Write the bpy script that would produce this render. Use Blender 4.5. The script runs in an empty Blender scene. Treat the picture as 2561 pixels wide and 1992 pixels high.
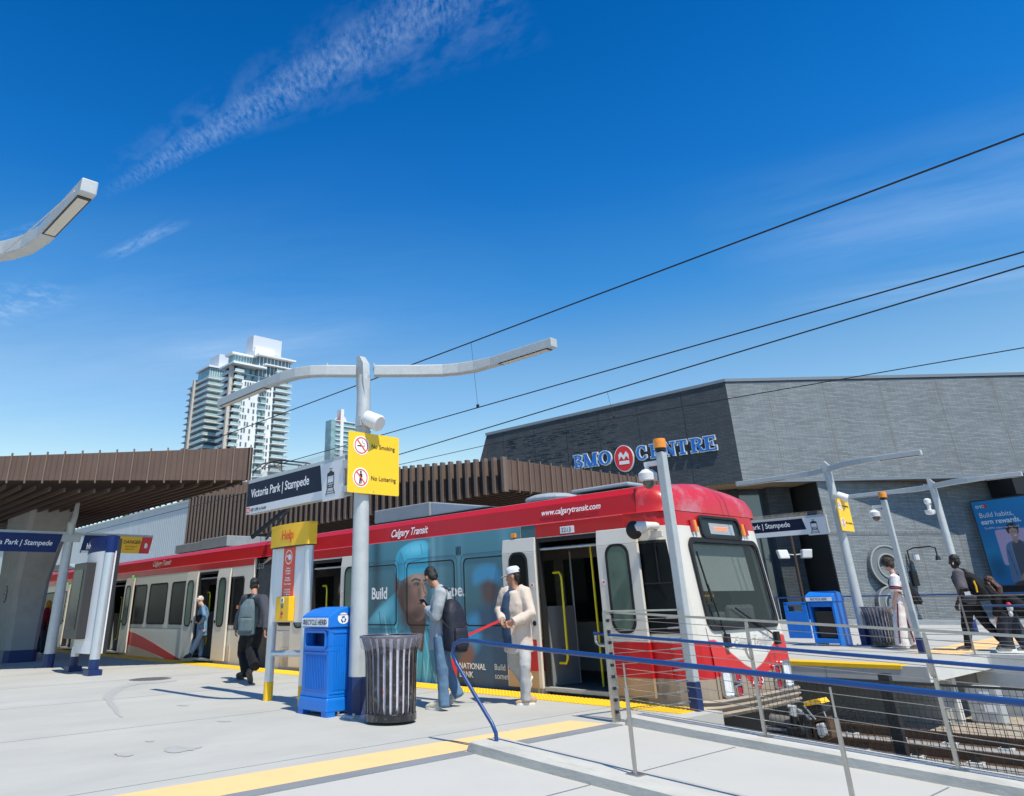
import bpy, math, random
import numpy as np
from mathutils import Vector, Matrix
random.seed(7); rng=np.random.default_rng(5)
SC=bpy.context.scene; COL=SC.collection
# ---------------- camera, world, sun ----------------
CF,CCX,CCY,CH=1850.95,1092.27,694.94,1.22
yaw,pit,rol=math.radians(-48.75),math.radians(23.77),math.radians(-1.28)
FW=np.array([math.sin(yaw)*math.cos(pit),math.cos(yaw)*math.cos(pit),math.sin(pit)])
_r=np.array([math.cos(yaw),-math.sin(yaw),0.]); _u=np.cross(_r,FW)
RT=_r*math.cos(rol)+_u*math.sin(rol); UP=-_r*math.sin(rol)+_u*math.cos(rol)
cam=bpy.data.cameras.new('camera'); co=bpy.data.objects.new('camera',cam); COL.objects.link(co)
cam.sensor_width=36; cam.sensor_fit='HORIZONTAL'; cam.lens=CF/2561*36
cam.shift_x=(1280.5-CCX)/2561; cam.shift_y=-(996-CCY)/2561
cam.clip_start=.1; cam.clip_end=9000
m=Matrix.Identity(4)
for i in range(3): m[i][0]=RT[i]; m[i][1]=UP[i]; m[i][2]=-FW[i]
m[2][3]=CH; co.matrix_world=m; SC.camera=co
CO=np.array([0,0,CH])
def ray(x,y): return FW*CF+RT*(x-CCX)-UP*(y-CCY)
def G(x,y,z=0.): d=ray(x,y); return CO+d*((z-CH)/d[2])
def PY(x,y,Y): d=ray(x,y); return CO+d*(Y/d[1])
def PX(x,y,X): d=ray(x,y); return CO+d*(X/d[0])
def PP(x,y,P0,D):
    n=np.array([-D[1],D[0],0]); r=ray(x,y); return CO+r*(((np.array(P0)-CO)@n)/(r@n))
SUN=np.array([1,-.18,1.72]); SUN=SUN/np.linalg.norm(SUN)
w=bpy.data.worlds.new('World'); SC.world=w; w.use_nodes=True
nt=w.node_tree; N=nt.nodes; L=nt.links; N.clear()
def nd(t,**k):
    n=N.new(t)
    for a,b in k.items():
        if a[0]=='_': n.inputs[int(a[1:])].default_value=b
        else: setattr(n,a,b)
    return n
def mth(op,a,b=None,clamp=False):
    n=N.new('ShaderNodeMath'); n.operation=op; n.use_clamp=clamp
    for i,v in enumerate((a,b)):
        if v is None: continue
        if isinstance(v,(int,float)): n.inputs[i].default_value=v
        else: L.new(v,n.inputs[i])
    return n.outputs[0]
sky=nd('ShaderNodeTexSky',sky_type='NISHITA',sun_disc=False,sun_elevation=math.asin(SUN[2]),sun_rotation=math.atan2(SUN[0],SUN[1]),altitude=1100,air_density=1.0,dust_density=.35,ozone_density=2.2)
tc=nd('ShaderNodeTexCoord'); sp=nd('ShaderNodeSeparateXYZ'); L.new(tc.outputs['Generated'],sp.inputs[0])
hs=nd('ShaderNodeHueSaturation'); hs.inputs['Saturation'].default_value=1.32; L.new(sky.outputs[0],hs.inputs['Color'])
g0=nd('ShaderNodeGamma'); g0.inputs[1].default_value=1.18; L.new(hs.outputs[0],g0.inputs[0])
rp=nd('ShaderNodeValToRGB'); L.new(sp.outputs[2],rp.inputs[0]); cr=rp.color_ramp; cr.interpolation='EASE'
SK=[(0.0,(.22,.24,.24)),(.07,(.42,.36,.27)),(.15,(.84,.49,.285)),(.26,(.66,.47,.34)),(.40,(.16,.42,.40)),(.52,(.02,.38,.42)),(.76,(.015,.33,.38)),(1.,(.80,.50,.34))]  # zenith stop brightened and neutral, out of view, to add fill to shadows
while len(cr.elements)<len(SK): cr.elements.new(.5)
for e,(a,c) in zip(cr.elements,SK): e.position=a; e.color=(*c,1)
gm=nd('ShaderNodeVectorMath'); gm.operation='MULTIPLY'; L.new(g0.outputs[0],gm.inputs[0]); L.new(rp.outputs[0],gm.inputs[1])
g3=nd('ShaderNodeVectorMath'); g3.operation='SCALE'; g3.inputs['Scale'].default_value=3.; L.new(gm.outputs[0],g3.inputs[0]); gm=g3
zz=mth('MAXIMUM',sp.outputs[2],.03); cx=mth('DIVIDE',sp.outputs[0],zz); cy=mth('DIVIDE',sp.outputs[1],zz)
def cdir(x,y): d=ray(x,y); return np.array([d[0]/d[2],d[1]/d[2]])
def band(a,b,wid,amp,scale,seed,ends=(.15,.15),stretch=1.,th=(.45,.7),taper=0.,rough=.72,skew=0.):
    A=cdir(*a);B=cdir(*b); D=B-A; ln=np.linalg.norm(D); D=D/ln
    t=mth('ADD',mth('MULTIPLY',mth('SUBTRACT',cx,float(A[0])),float(D[0]/ln)),mth('MULTIPLY',mth('SUBTRACT',cy,float(A[1])),float(D[1]/ln)))
    s=mth('ADD',mth('MULTIPLY',mth('SUBTRACT',cx,float(A[0])),float(-D[1])),mth('MULTIPLY',mth('SUBTRACT',cy,float(A[1])),float(D[0])))
    wv=mth('MULTIPLY',mth('ADD',mth('MULTIPLY',mth('MAXIMUM',t,0.),taper),1-taper),wid); g=mth('SUBTRACT',1.,mth('DIVIDE',mth('ABSOLUTE',s),wv),True)
    g=mth('POWER',g,.8)
    e=mth('MULTIPLY',mth('DIVIDE',t,ends[0],True),mth('DIVIDE',mth('SUBTRACT',1.,t),ends[1],True))
    cv=nd('ShaderNodeCombineXYZ'); L.new(mth('MULTIPLY',mth('ADD',t,mth('MULTIPLY',s,skew/ln)),scale*ln*stretch),cv.inputs[0]); L.new(mth('MULTIPLY',s,scale),cv.inputs[1]); cv.inputs[2].default_value=seed
    nz=nd('ShaderNodeTexNoise'); nz.inputs['Scale'].default_value=1; nz.inputs['Detail'].default_value=9; nz.inputs['Roughness'].default_value=rough; nz.inputs['Distortion'].default_value=.15; L.new(cv.outputs[0],nz.inputs[0])
    mr=nd('ShaderNodeMapRange'); mr.inputs[1].default_value=th[0]; mr.inputs[2].default_value=th[1]; L.new(nz.outputs[0],mr.inputs[0])
    return mth('MULTIPLY',mth('MULTIPLY',mr.outputs[0],g),mth('MULTIPLY',e,amp))
cl=[band((240,500),(1180,-40),.085,.30,44,3.,(.25,.05),1.9,(.38,.82),.7,.60,.6),
    band((240,440),(1300,-40),.19,.16,18,7.,(.25,.05),.8,(.42,.8),.8,.6,.5),
    band((-60,800),(170,710),.14,.30,16,1.,(.1,.3)),
    band((0,610),(150,560),.05,.25,30,8.,(.1,.3),.6),
    band((250,655),(470,545),.035,.36,26,5.,(.3,.3),.35,(.4,.7)),
    band((1750,640),(2900,380),.50,.26,3.2,11.,(.35,.05),.30,(.32,.75),0.,.6),
    band((1900,770),(3000,620),.20,.30,5,4.,(.35,.05),.22,(.32,.7),0.,.6),
    band((-300,1000),(1400,760),1.3,.22,1.1,2.,(.05,.4),.3,(.3,.75)),
    band((300,900),(1000,820),.25,.22,4,9.,(.3,.3),.25,(.35,.75))]
tot=cl[0]
for c in cl[1:]: tot=mth('ADD',tot,c)
tot=mth('MINIMUM',tot,.75)
hz=mth('POWER',mth('SUBTRACT',1.,mth('MAXIMUM',sp.outputs[2],0.),True),5.)
tot=mth('ADD',tot,mth('MULTIPLY',hz,.42),True)
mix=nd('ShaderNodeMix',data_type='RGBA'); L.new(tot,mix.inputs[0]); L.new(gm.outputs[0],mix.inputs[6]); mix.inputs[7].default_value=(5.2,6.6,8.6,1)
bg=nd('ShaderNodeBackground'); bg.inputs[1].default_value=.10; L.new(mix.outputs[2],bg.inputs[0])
wo=nd('ShaderNodeOutputWorld'); L.new(bg.outputs[0],wo.inputs[0])
sl=bpy.data.lights.new('sun','SUN'); sl.energy=4.1; sl.angle=math.radians(.53); sl.color=(1,.93,.78)
so=bpy.data.objects.new('sun',sl); COL.objects.link(so); so.rotation_euler=Vector(SUN).to_track_quat('Z','Y').to_euler(); so.location=(0,0,50)
SC.view_settings.view_transform='Standard'; SC.view_settings.look='None'; SC.view_settings.exposure=.35; SC.view_settings.gamma=1
# ---------------- materials ----------------
def mat(name,col,rough=.6,metal=0.,var=0.,vs=4.,bump=0.,bs=30.,spec=.5,dirt=None,ds=2.,coat=0.,emit=None,stretch=None,alpha=1.,trans=0.):
    m=bpy.data.materials.new(name); m.use_nodes=True; t=m.node_tree; p=t.nodes['Principled BSDF']; l=t.links
    c=(*col,1) if len(col)==3 else col
    if spec==.5 and rough>=.55: spec=.3
    p.inputs['Base Color'].default_value=c; p.inputs['Roughness'].default_value=rough; p.inputs['Metallic'].default_value=metal
    p.inputs['Specular IOR Level'].default_value=spec; p.inputs['Coat Weight'].default_value=coat
    p.inputs['Alpha'].default_value=alpha; p.inputs['Transmission Weight'].default_value=trans
    if emit: p.inputs['Emission Color'].default_value=(*emit[:3],1); p.inputs['Emission Strength'].default_value=emit[3]
    tcn=t.nodes.new('ShaderNodeTexCoord'); src=tcn.outputs['Object']
    if stretch:
        mp=t.nodes.new('ShaderNodeMapping'); mp.inputs['Scale'].default_value=stretch; l.new(src,mp.inputs[0]); src=mp.outputs[0]
    cur=None
    if var:
        n=t.nodes.new('ShaderNodeTexNoise'); n.inputs['Scale'].default_value=vs; n.inputs['Detail'].default_value=8; n.inputs['Roughness'].default_value=.65; l.new(src,n.inputs[0])
        mr=t.nodes.new('ShaderNodeMapRange'); mr.inputs[1].default_value=.25; mr.inputs[2].default_value=.75; mr.inputs[3].default_value=1-var; mr.inputs[4].default_value=1+var; l.new(n.outputs[0],mr.inputs[0])
        mx=t.nodes.new('ShaderNodeVectorMath'); mx.operation='SCALE'; mx.inputs[0].default_value=c[:3]; l.new(mr.outputs[0],mx.inputs['Scale']); cur=mx.outputs[0]
        mr2=t.nodes.new('ShaderNodeMapRange'); mr2.inputs[3].default_value=max(0,rough-.12); mr2.inputs[4].default_value=min(1,rough+.12); l.new(n.outputs[0],mr2.inputs[0]); l.new(mr2.outputs[0],p.inputs['Roughness'])
    if dirt:
        n=t.nodes.new('ShaderNodeTexNoise'); n.inputs['Scale'].default_value=ds; n.inputs['Detail'].default_value=10; n.inputs['Roughness'].default_value=.75; l.new(src,n.inputs[0])
        mr=t.nodes.new('ShaderNodeMapRange'); mr.inputs[1].default_value=.52; mr.inputs[2].default_value=.75; mr.inputs[4].default_value=dirt[3]; l.new(n.outputs[0],mr.inputs[0])
        mx=t.nodes.new('ShaderNodeMix'); mx.data_type='RGBA'; l.new(mr.outputs[0],mx.inputs[0]); mx.inputs[7].default_value=(*dirt[:3],1)
        if cur: l.new(cur,mx.inputs[6])
        else: mx.inputs[6].default_value=c
        cur=mx.outputs[2]
    if cur: l.new(cur,p.inputs['Base Color'])
    if bump:
        n=t.nodes.new('ShaderNodeTexNoise'); n.inputs['Scale'].default_value=bs; n.inputs['Detail'].default_value=5; l.new(src,n.inputs[0])
        b=t.nodes.new('ShaderNodeBump'); b.inputs['Strength'].default_value=bump; b.inputs['Distance'].default_value=.02; l.new(n.outputs[0],b.inputs['Height']); l.new(b.outputs[0],p.inputs['Normal'])
    m['_p']=1
    return m
def paintmat(name,rough=.3,coat=.3):
    m=mat(name,(1,1,1),rough,coat=coat); t=m.node_tree; a=t.nodes.new('ShaderNodeAttribute'); a.attribute_name='Col'
    t.links.new(a.outputs['Color'],t.nodes['Principled BSDF'].inputs['Base Color']); return m
def brickmat(name,c1,c2,mo,bw=.55,rh=.1,ms=.012,bias=0.):
    m=mat(name,c1,.8); t=m.node_tree; l=t.links; p=t.nodes['Principled BSDF']
    tcn=t.nodes.new('ShaderNodeTexCoord'); s=t.nodes.new('ShaderNodeSeparateXYZ'); l.new(tcn.outputs['Object'],s.inputs[0])
    c=t.nodes.new('ShaderNodeCombineXYZ'); l.new(s.outputs[0],c.inputs[0]); l.new(s.outputs[2],c.inputs[1])
    b=t.nodes.new('ShaderNodeTexBrick'); l.new(c.outputs[0],b.inputs[0]); b.offset=.37; b.offset_frequency=2
    b.inputs['Color1'].default_value=(*c1,1); b.inputs['Color2'].default_value=(*c2,1); b.inputs['Mortar'].default_value=(*mo,1)
    b.inputs['Scale'].default_value=1; b.inputs['Mortar Size'].default_value=ms; b.inputs['Brick Width'].default_value=bw; b.inputs['Row Height'].default_value=rh; b.inputs['Bias'].default_value=bias
    n=t.nodes.new('ShaderNodeTexNoise'); n.inputs['Scale'].default_value=.6; n.inputs['Detail'].default_value=6; l.new(tcn.outputs['Object'],n.inputs[0])
    mr=t.nodes.new('ShaderNodeMapRange'); mr.inputs[1].default_value=.3; mr.inputs[2].default_value=.7; mr.inputs[3].default_value=.92; mr.inputs[4].default_value=1.07; l.new(n.outputs[0],mr.inputs[0])
    v=t.nodes.new('ShaderNodeVectorMath'); v.operation='SCALE'; l.new(b.outputs[0],v.inputs[0]); l.new(mr.outputs[0],v.inputs['Scale']); l.new(v.outputs[0],p.inputs['Base Color'])
    bp=t.nodes.new('ShaderNodeBump'); bp.inputs['Strength'].default_value=.5; bp.inputs['Distance'].default_value=.02; bp.invert=True; l.new(b.outputs['Fac'],bp.inputs['Height']); l.new(bp.outputs[0],p.inputs['Normal'])
    return m
# ---------------- mesh helpers ----------------
ORG={}
SPLIT={a:a for a in ('far_side_glass','cornice_band','roof_box','roof_fitting','red_stripe','lower_band','seat','grab_pole','fascia_rib','end_rib','soffit_board','pier','notice','panel_joint','projecting_brick','mullion','bracket','penthouse_slab','upper_block','side_lamp','recycle_symbol','console','roof_slab','bolt','bargeboard','panel_seam')}
SPLIT.update(windows='window',posts='post',feet='foot',floor_slabs='floor_slab',white_panels='white_panel',glazing_bars='glazing_bar',projecting_bricks='projecting_brick',track_side_rib='track_side_rib')
def V(*a): return np.array(a,float)
def nrm(a): a=np.array(a,float); return a/(np.linalg.norm(a)+1e-12)
class MB:
    def __init__(s): s.v=[]; s.f=[]
    def quad(s,*p):
        b=len(s.v); s.v+= [tuple(map(float,q)) for q in p]; s.f.append(tuple(range(b,b+len(p)))); return s
    def box(s,x0,x1,y0,y1,z0,z1):
        x0,x1=sorted((x0,x1));y0,y1=sorted((y0,y1));z0,z1=sorted((z0,z1)); b=len(s.v)
        s.v+=[(x,y,z) for z in(z0,z1) for x,y in((x0,y0),(x1,y0),(x1,y1),(x0,y1))]
        s.f+=[tuple(b+i for i in q) for q in((3,2,1,0),(4,5,6,7),(0,1,5,4),(1,2,6,5),(2,3,7,6),(3,0,4,7))]; return s
    def obox(s,o,u,v,w_):  # oriented box from corner o with edge vectors
        o,u,v,w_=map(lambda a:np.array(a,float),(o,u,v,w_)); b=len(s.v)
        if np.dot(np.cross(u,v),w_)<0: u,v=v,u
        for k in(0,1):
            for p in(o,o+u,o+u+v,o+v): s.v.append(tuple(p+k*w_))
        s.f+=[tuple(b+i for i in q) for q in((3,2,1,0),(4,5,6,7),(0,1,5,4),(1,2,6,5),(2,3,7,6),(3,0,4,7))]; return s
    def bar(s,a,b,wd,h,up=(0,0,1)):  # rectangular bar from a to b, centred
        a=np.array(a,float);b=np.array(b,float);d=nrm(b-a);sd=nrm(np.cross(d,up));u=np.cross(sd,d)
        return s.obox(a-sd*wd/2-u*h/2,b-a,sd*wd,u*h)
    def prism(s,pts,w_):  # planar polygon pts (3d) extruded by vector w_
        w_=np.array(w_,float); P=[np.array(p,float) for p in pts]; n=len(P)
        nn=sum((np.cross(P[i],P[(i+1)%n]) for i in range(n)),np.zeros(3))
        if nn@w_<0: P=P[::-1]
        b=len(s.v); s.v+=[tuple(p) for p in P]+[tuple(p+w_) for p in P]
        s.f.append(tuple(range(b+n-1,b-1,-1))); s.f.append(tuple(range(b+n,b+2*n)))
        for i in range(n): j=(i+1)%n; s.f.append((b+i,b+j,b+n+j,b+n+i))
        return s
    def rings(s,R,closed=True,c0=True,c1=True):
        n=len(R[0]); b=len(s.v)
        for r in R: s.v+=[tuple(map(float,p)) for p in r]
        for k in range(len(R)-1):
            for i in range(n if closed else n-1):
                j=(i+1)%n; s.f.append((b+k*n+i,b+k*n+j,b+(k+1)*n+j,b+(k+1)*n+i))
        if c0: s.f.append(tuple(b+i for i in range(n-1,-1,-1)))
        if c1: s.f.append(tuple(b+(len(R)-1)*n+i for i in range(n)))
        return s
    def tube(s,path,r,n=10,side=None,round_=False,caps=True):
        P=[np.array(p,float) for p in path]; m_=len(P)
        rr=r if isinstance(r,(list,tuple)) else [r]*m_
        rr=[q if isinstance(q,(list,tuple)) else (q,q) for q in rr]
        T=[nrm(P[min(i+1,m_-1)]-P[max(i-1,0)]) for i in range(m_)]
        if round_:
            a=rr[0];z=rr[-1]; ma=min(a);mz=min(z)
            e0=[(P[0]-T[0]*ma*k,(a[0]*q,a[1]*q)) for k,q in((.97,.25),(.7,.72))]; e1=[(P[-1]+T[-1]*mz*k,(z[0]*q,z[1]*q)) for k,q in((.7,.72),(.97,.25))]
            P=[e[0] for e in e0]+P+[e[0] for e in e1]; rr=[e[1] for e in e0]+list(rr)+[e[1] for e in e1]; T=[T[0]]*2+T+[T[-1]]*2
        ref=np.array(side,float) if side is not None else (V(0,0,1) if abs(T[0][2])<.9 else V(1,0,0)); R=[]
        prev=None
        for p,t,(a,b_) in zip(P,T,rr):
            u=(ref if prev is None else prev); u=u-t*(u@t)
            if np.linalg.norm(u)<1e-4: u=np.cross(t,V(0,1,.01))
            u=nrm(u); prev=u if side is None else ref; v=np.cross(t,u)
            R.append([p+u*a*math.cos(2*math.pi*k/n)+v*b_*math.sin(2*math.pi*k/n) for k in range(n)])
        return s.rings(R,True,caps,caps)
    def lathe(s,c,prof,n=24,caps=(True,True)):
        R=[[ (c[0]+r*math.cos(2*math.pi*k/n),c[1]+r*math.sin(2*math.pi*k/n),c[2]+z) for k in range(n)] for r,z in prof]
        return s.rings(R,True,*caps)
    def ell(s,c,ax,n=10,m_=8):  # ellipsoid, ax = 3 axis vectors
        A=[np.array(a,float) for a in ax]; c=np.array(c,float)
        if np.dot(np.cross(A[0],A[1]),A[2])<0: A[0]=-A[0]
        R=[]
        for j in range(m_+1):
            th=math.pi*(j+.0)/m_; th=min(max(th,.12),math.pi-.12)
            R.append([c-A[2]*math.cos(th)+math.sin(th)*(A[0]*math.cos(2*math.pi*k/n)+A[1]*math.sin(2*math.pi*k/n)) for k in range(n)])
        return s.rings(R)
    def add(s,o): b=len(s.v); s.v+=o.v; s.f+=[tuple(i+b for i in f) for f in o.f]; return s
    def islands(s):
        par=list(range(len(s.v)))
        def fd(a):
            while par[a]!=a: par[a]=par[par[a]]; a=par[a]
            return a
        for f in s.f:
            r=fd(f[0])
            for i in f[1:]: par[fd(i)]=r
        G={}
        for f in s.f: G.setdefault(fd(f[0]),[]).append(f)
        out=[]
        for fs in G.values():
            ids=sorted({i for f in fs for i in f}); mp={a:b for b,a in enumerate(ids)}; q=MB(); q.v=[s.v[i] for i in ids]; q.f=[tuple(mp[i] for i in f) for f in fs]; out.append(q)
        return out
    def build(s,name,m_,parent=None,bevel=0,smooth=None,frame=None,mods=None):
        if parent is not None and name in SPLIT:
            I=s.islands()
            if len(I)>1:
                nm=SPLIT[name]; r=None
                for q in I[:100]: r=q._build(nm,m_,parent,bevel,smooth,frame)
                if len(I)>100:
                    z=MB(); [z.add(q) for q in I[100:]]; tag(z._build(nm,m_,parent,bevel,smooth,frame),kind='stuff')
                return r
        return s._build(name,m_,parent,bevel,smooth,frame)
    def _build(s,name,m_,parent=None,bevel=0,smooth=None,frame=None):
        me=bpy.data.meshes.new(name); org=ORG.get(parent.name,V(0,0,0)) if parent else V(0,0,0)
        if frame is None: vs=(np.array(s.v)-org) if s.v else np.zeros((0,3))
        else: vs=np.array(s.v)
        me.from_pydata(vs.tolist(),[],s.f); me.update()
        if m_: me.materials.append(m_)
        o=bpy.data.objects.new(name,me); COL.objects.link(o)
        if frame is not None: o.location=np.array(frame[0])-org; o.rotation_euler=(0,0,frame[1])
        if parent: o.parent=parent
        ORG[o.name]=org if frame is None else np.array(frame[0])
        if smooth is not None:
            me.polygons.foreach_set('use_smooth',[True]*len(me.polygons)); me.set_sharp_from_angle(angle=math.radians(smooth))
        if bevel:
            b=o.modifiers.new('b','BEVEL'); b.width=bevel; b.segments=2; b.limit_method='ANGLE'; b.angle_limit=math.radians(40)
        return o
def tag(o,label=None,cat=None,group=None,kind=None):
    if label: o['label']=label
    if cat: o['category']=cat
    if group: o['group']=group
    if kind: o['kind']=kind
    return o
def thing(name,loc,label,cat,group=None):
    o=bpy.data.objects.new(name,None); COL.objects.link(o); o.location=loc; o.empty_display_size=.2; ORG[o.name]=np.array(loc,float)
    return tag(o,label,cat,group)
KIDS={}
def copytree(o,loc=None,rz=None,label=None,group=None,parent=None,sc=None):
    c=o.copy(); COL.objects.link(c); c.parent=parent; ORG[c.name]=ORG.get(o.name)
    if parent: c.matrix_parent_inverse=o.matrix_parent_inverse.copy()
    if loc is not None: c.location=loc
    if rz is not None: c.rotation_euler[2]=rz
    if sc is not None: c.scale=sc
    if label: c['label']=label
    if group: c['group']=group
    for ch in [x for x in bpy.data.objects if x.parent==o]: copytree(ch,parent=c)
    return c
def text(name,s,m_,parent,org,right,up,cap,align='LEFT',ext=.002,shear=0.,bold=0.,xs=1.,sp=1.):
    cu=bpy.data.curves.new(name,'FONT'); cu.body=s; cu.size=cap/.7; cu.align_x=align; cu.extrude=ext/2; cu.shear=shear; cu.offset=bold*cap; cu.space_character=sp; cu.resolution_u=3
    to=bpy.data.objects.new(name,cu); COL.objects.link(to); dg=bpy.context.evaluated_depsgraph_get(); dg.update()
    me=bpy.data.meshes.new_from_object(to.evaluated_get(dg)); bpy.data.objects.remove(to)
    r=nrm(right)*xs; u=nrm(up); n=np.cross(nrm(right),u); org=np.array(org,float)
    pv=np.zeros(len(me.vertices)*3); me.vertices.foreach_get('co',pv); pv=pv.reshape(-1,3)
    po=ORG.get(parent.name,V(0,0,0)) if parent else V(0,0,0)
    q=org-po+pv[:,:1]*r+pv[:,1:2]*u+pv[:,2:]*n
    me.vertices.foreach_set('co',q.ravel()); me.update(); me.materials.clear(); me.materials.append(m_)
    o=bpy.data.objects.new(name,me); COL.objects.link(o); ORG[o.name]=po
    if parent: o.parent=parent
    return o
def rrect(x0,x1,z0,z1,r,n=5):
    P=[]
    for cx_,cz_,a0 in((x1-r,z0+r,-90),(x1-r,z1-r,0),(x0+r,z1-r,90),(x0+r,z0+r,180)):
        for k in range(n+1): a=math.radians(a0+90*k/n); P.append((cx_+r*math.cos(a),cz_+r*math.sin(a)))
    return P
def ringmesh(mb,outer,inner,mapf,w_):  # flat frame between two loops with equal count
    n=len(outer); O=[np.array(mapf(*p)) for p in outer]; I=[np.array(mapf(*p)) for p in inner]; w_=np.array(w_,float)
    b=len(mb.v); mb.v+=[tuple(p) for p in O]+[tuple(p) for p in I]+[tuple(p+w_) for p in O]+[tuple(p+w_) for p in I]
    for i in range(n):
        j=(i+1)%n; mb.f+=[(b+2*n+i,b+2*n+j,b+3*n+j,b+3*n+i),(b+i,b+n+i,b+n+j,b+j),(b+i,b+j,b+2*n+j,b+2*n+i),(b+n+j,b+n+i,b+3*n+i,b+3*n+j)]
    return mb
def gridpanel(name,parent,o,u,v,nu,nv,fn,m_):  # painted panel: o corner, u,v edge vectors
    o=np.array(o,float);u=np.array(u,float);v=np.array(v,float)
    a,b=np.meshgrid(np.linspace(0,1,nu+1),np.linspace(0,1,nv+1)); a=a.ravel();b=b.ravel()
    P=o+a[:,None]*u+b[:,None]*v; i=np.arange(nu*nv); r=i//nu; c=i%nu; q=r*(nu+1)+c
    F=np.stack([q,q+1,q+nu+2,q+nu+1],1)
    me=bpy.data.meshes.new(name); org=ORG.get(parent.name,V(0,0,0))
    me.from_pydata((P-org).tolist(),[],F.tolist()); me.materials.append(m_)
    ca=me.color_attributes.new('Col','FLOAT_COLOR','POINT'); C=fn(a,b); C=np.concatenate([C,np.ones((len(C),1))],1)
    ca.data.foreach_set('color',C.astype(np.float32).ravel())
    ob=bpy.data.objects.new(name,me); COL.objects.link(ob); ob.parent=parent; ORG[ob.name]=org
    return ob
def sdpoly(x,y,P):
    P=np.array(P,float); d=np.full(x.shape,1e9); ins=np.zeros(x.shape,bool)
    for i in range(len(P)):
        a=P[i];b=P[(i+1)%len(P)]; ex,ey=b-a; wx=x-a[0];wy=y-a[1]; t=np.clip((wx*ex+wy*ey)/(ex*ex+ey*ey+1e-12),0,1)
        d=np.minimum(d,np.hypot(wx-ex*t,wy-ey*t)); c=((a[1]>y)!=(b[1]>y))&(x<(b[0]-a[0])*(y-a[1])/(b[1]-a[1]+1e-12)+a[0]); ins^=c
    return np.where(ins,-d,d)
def spline(P,n=6):
    P=np.array(P,float); m_=len(P); out=[]
    for i in range(m_):
        p0,p1,p2,p3=P[i-1],P[i],P[(i+1)%m_],P[(i+2)%m_]
        for k in range(n):
            t=k/n; out.append(.5*((2*p1)+(-p0+p2)*t+(2*p0-5*p1+4*p2-p3)*t*t+(-p0+3*p1-3*p2+p3)*t**3))
    return out
class Paint:
    def __init__(s,x,y,bg): s.x=x;s.y=y;s.c=np.array(bg,float)*np.ones((len(x),1))
    def mix(s,m_,c): s.c=s.c*(1-m_[:,None])+np.array(c,float)*m_[:,None]
    def poly(s,P,c,soft=.01,op=1.,sm=True): d=sdpoly(s.x,s.y,spline(P) if sm else P); s.mix(np.clip(.5-d/soft,0,1)*op,c)
    def ell(s,cx_,cy_,rx,ry,c,soft=.3,op=1.,rot=0.):
        dx=s.x-cx_;dy=s.y-cy_;a=math.cos(rot);b=math.sin(rot); q=np.hypot((dx*a+dy*b)/rx,(-dx*b+dy*a)/ry); s.mix(np.clip((1+soft/2-q)/soft,0,1)*op,c)
    def line(s,pts,w_,c,soft=.5,op=1.):
        d=np.full(s.x.shape,1e9)
        for a,b in zip(pts[:-1],pts[1:]):
            ex,ey=b[0]-a[0],b[1]-a[1]; wx=s.x-a[0];wy=s.y-a[1]; t=np.clip((wx*ex+wy*ey)/(ex*ex+ey*ey+1e-12),0,1); d=np.minimum(d,np.hypot(wx-ex*t,wy-ey*t))
        s.mix(np.clip((w_*(1+soft/2)-d)/(w_*soft),0,1)*op,c)
M={}
def mm(k,*a,**q): M[k]=mat(k,*a,**q); return M[k]
mm('concrete',(.440,.438,.410),.85,var=.10,vs=1.1,bump=.12,bs=60,dirt=(.34,.35,.345,.45),ds=.9,stretch=(1,.45,1))
mm('ramp_concrete',(.478,.470,.442),.85,var=.05,vs=1.1,bump=.1,bs=70,dirt=(.40,.40,.39,.4),ds=1.1)
mm('kerb_concrete',(.50,.49,.45),.85,var=.12,vs=6,bump=.2,bs=40,dirt=(.26,.255,.24,.6),ds=4,stretch=(.4,1,1))
mm('dark_concrete',(.22,.22,.215),.9,var=.15,vs=3,bump=.2,bs=20,dirt=(.13,.13,.125,.6),ds=2)
mm('raw_concrete',(.33,.325,.31),.9,var=.12,vs=2.5,bump=.25,bs=12,dirt=(.22,.21,.2,.6),ds=2)
mm('white_concrete',(.60,.60,.57),.85,var=.08,vs=4,bump=.15,bs=20,dirt=(.45,.44,.42,.5),ds=3)
mm('ballast',(.36,.31,.25),.95,var=.3,vs=9,bump=.6,bs=30)
mm('yellow_tactile',(.86,.52,.015),.55,var=.06,vs=5,dirt=(.55,.36,.03,.35),ds=6)
mm('orange_tactile',(.88,.56,.26),.7,var=.04,vs=3,dirt=(.75,.47,.22,.3),ds=3)
mm('joint',(.22,.235,.255),.9,var=.15,vs=6,bump=.2,bs=30,stretch=(1,.2,1))
mm('stain',(.385,.39,.38),.8,var=.12,vs=8)
mm('iron',(.2,.2,.19),.7,metal=.4,var=.2,vs=20,bump=.4,bs=60)
mm('rail_steel',(.13,.075,.045),.7,metal=.2,var=.25,vs=8,bump=.2,bs=30)
mm('rail_top',(.30,.20,.14),.45,metal=.6,var=.2,vs=8)
mm('galv',(.52,.545,.55),.5,metal=.3,var=.10,vs=7,dirt=(.42,.46,.48,.5),ds=9)
mm('galv_flat',(.46,.49,.50),.55,metal=.2,var=.08,vs=10,dirt=(.45,.49,.52,.4),ds=14)
mm('alu',(.60,.64,.68),.35,metal=.6,var=.04,vs=5)
mm('stainless',(.46,.44,.41),.32,metal=.85,var=.12,vs=10)
mm('cable_steel',(.40,.38,.35),.4,metal=.8)
mm('blue_paint',(.006,.025,.115),.45,var=.08,vs=5)
mm('asphalt',(.10,.10,.10),.9,var=.15,vs=.2)
mm('rail_blue',(.006,.05,.20),.4,var=.05,vs=8,coat=.1)
mm('sign_navy',(.006,.010,.035),.45,spec=.25)
mm('sign_blue',(.006,.022,.12),.45,spec=.3)
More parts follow.
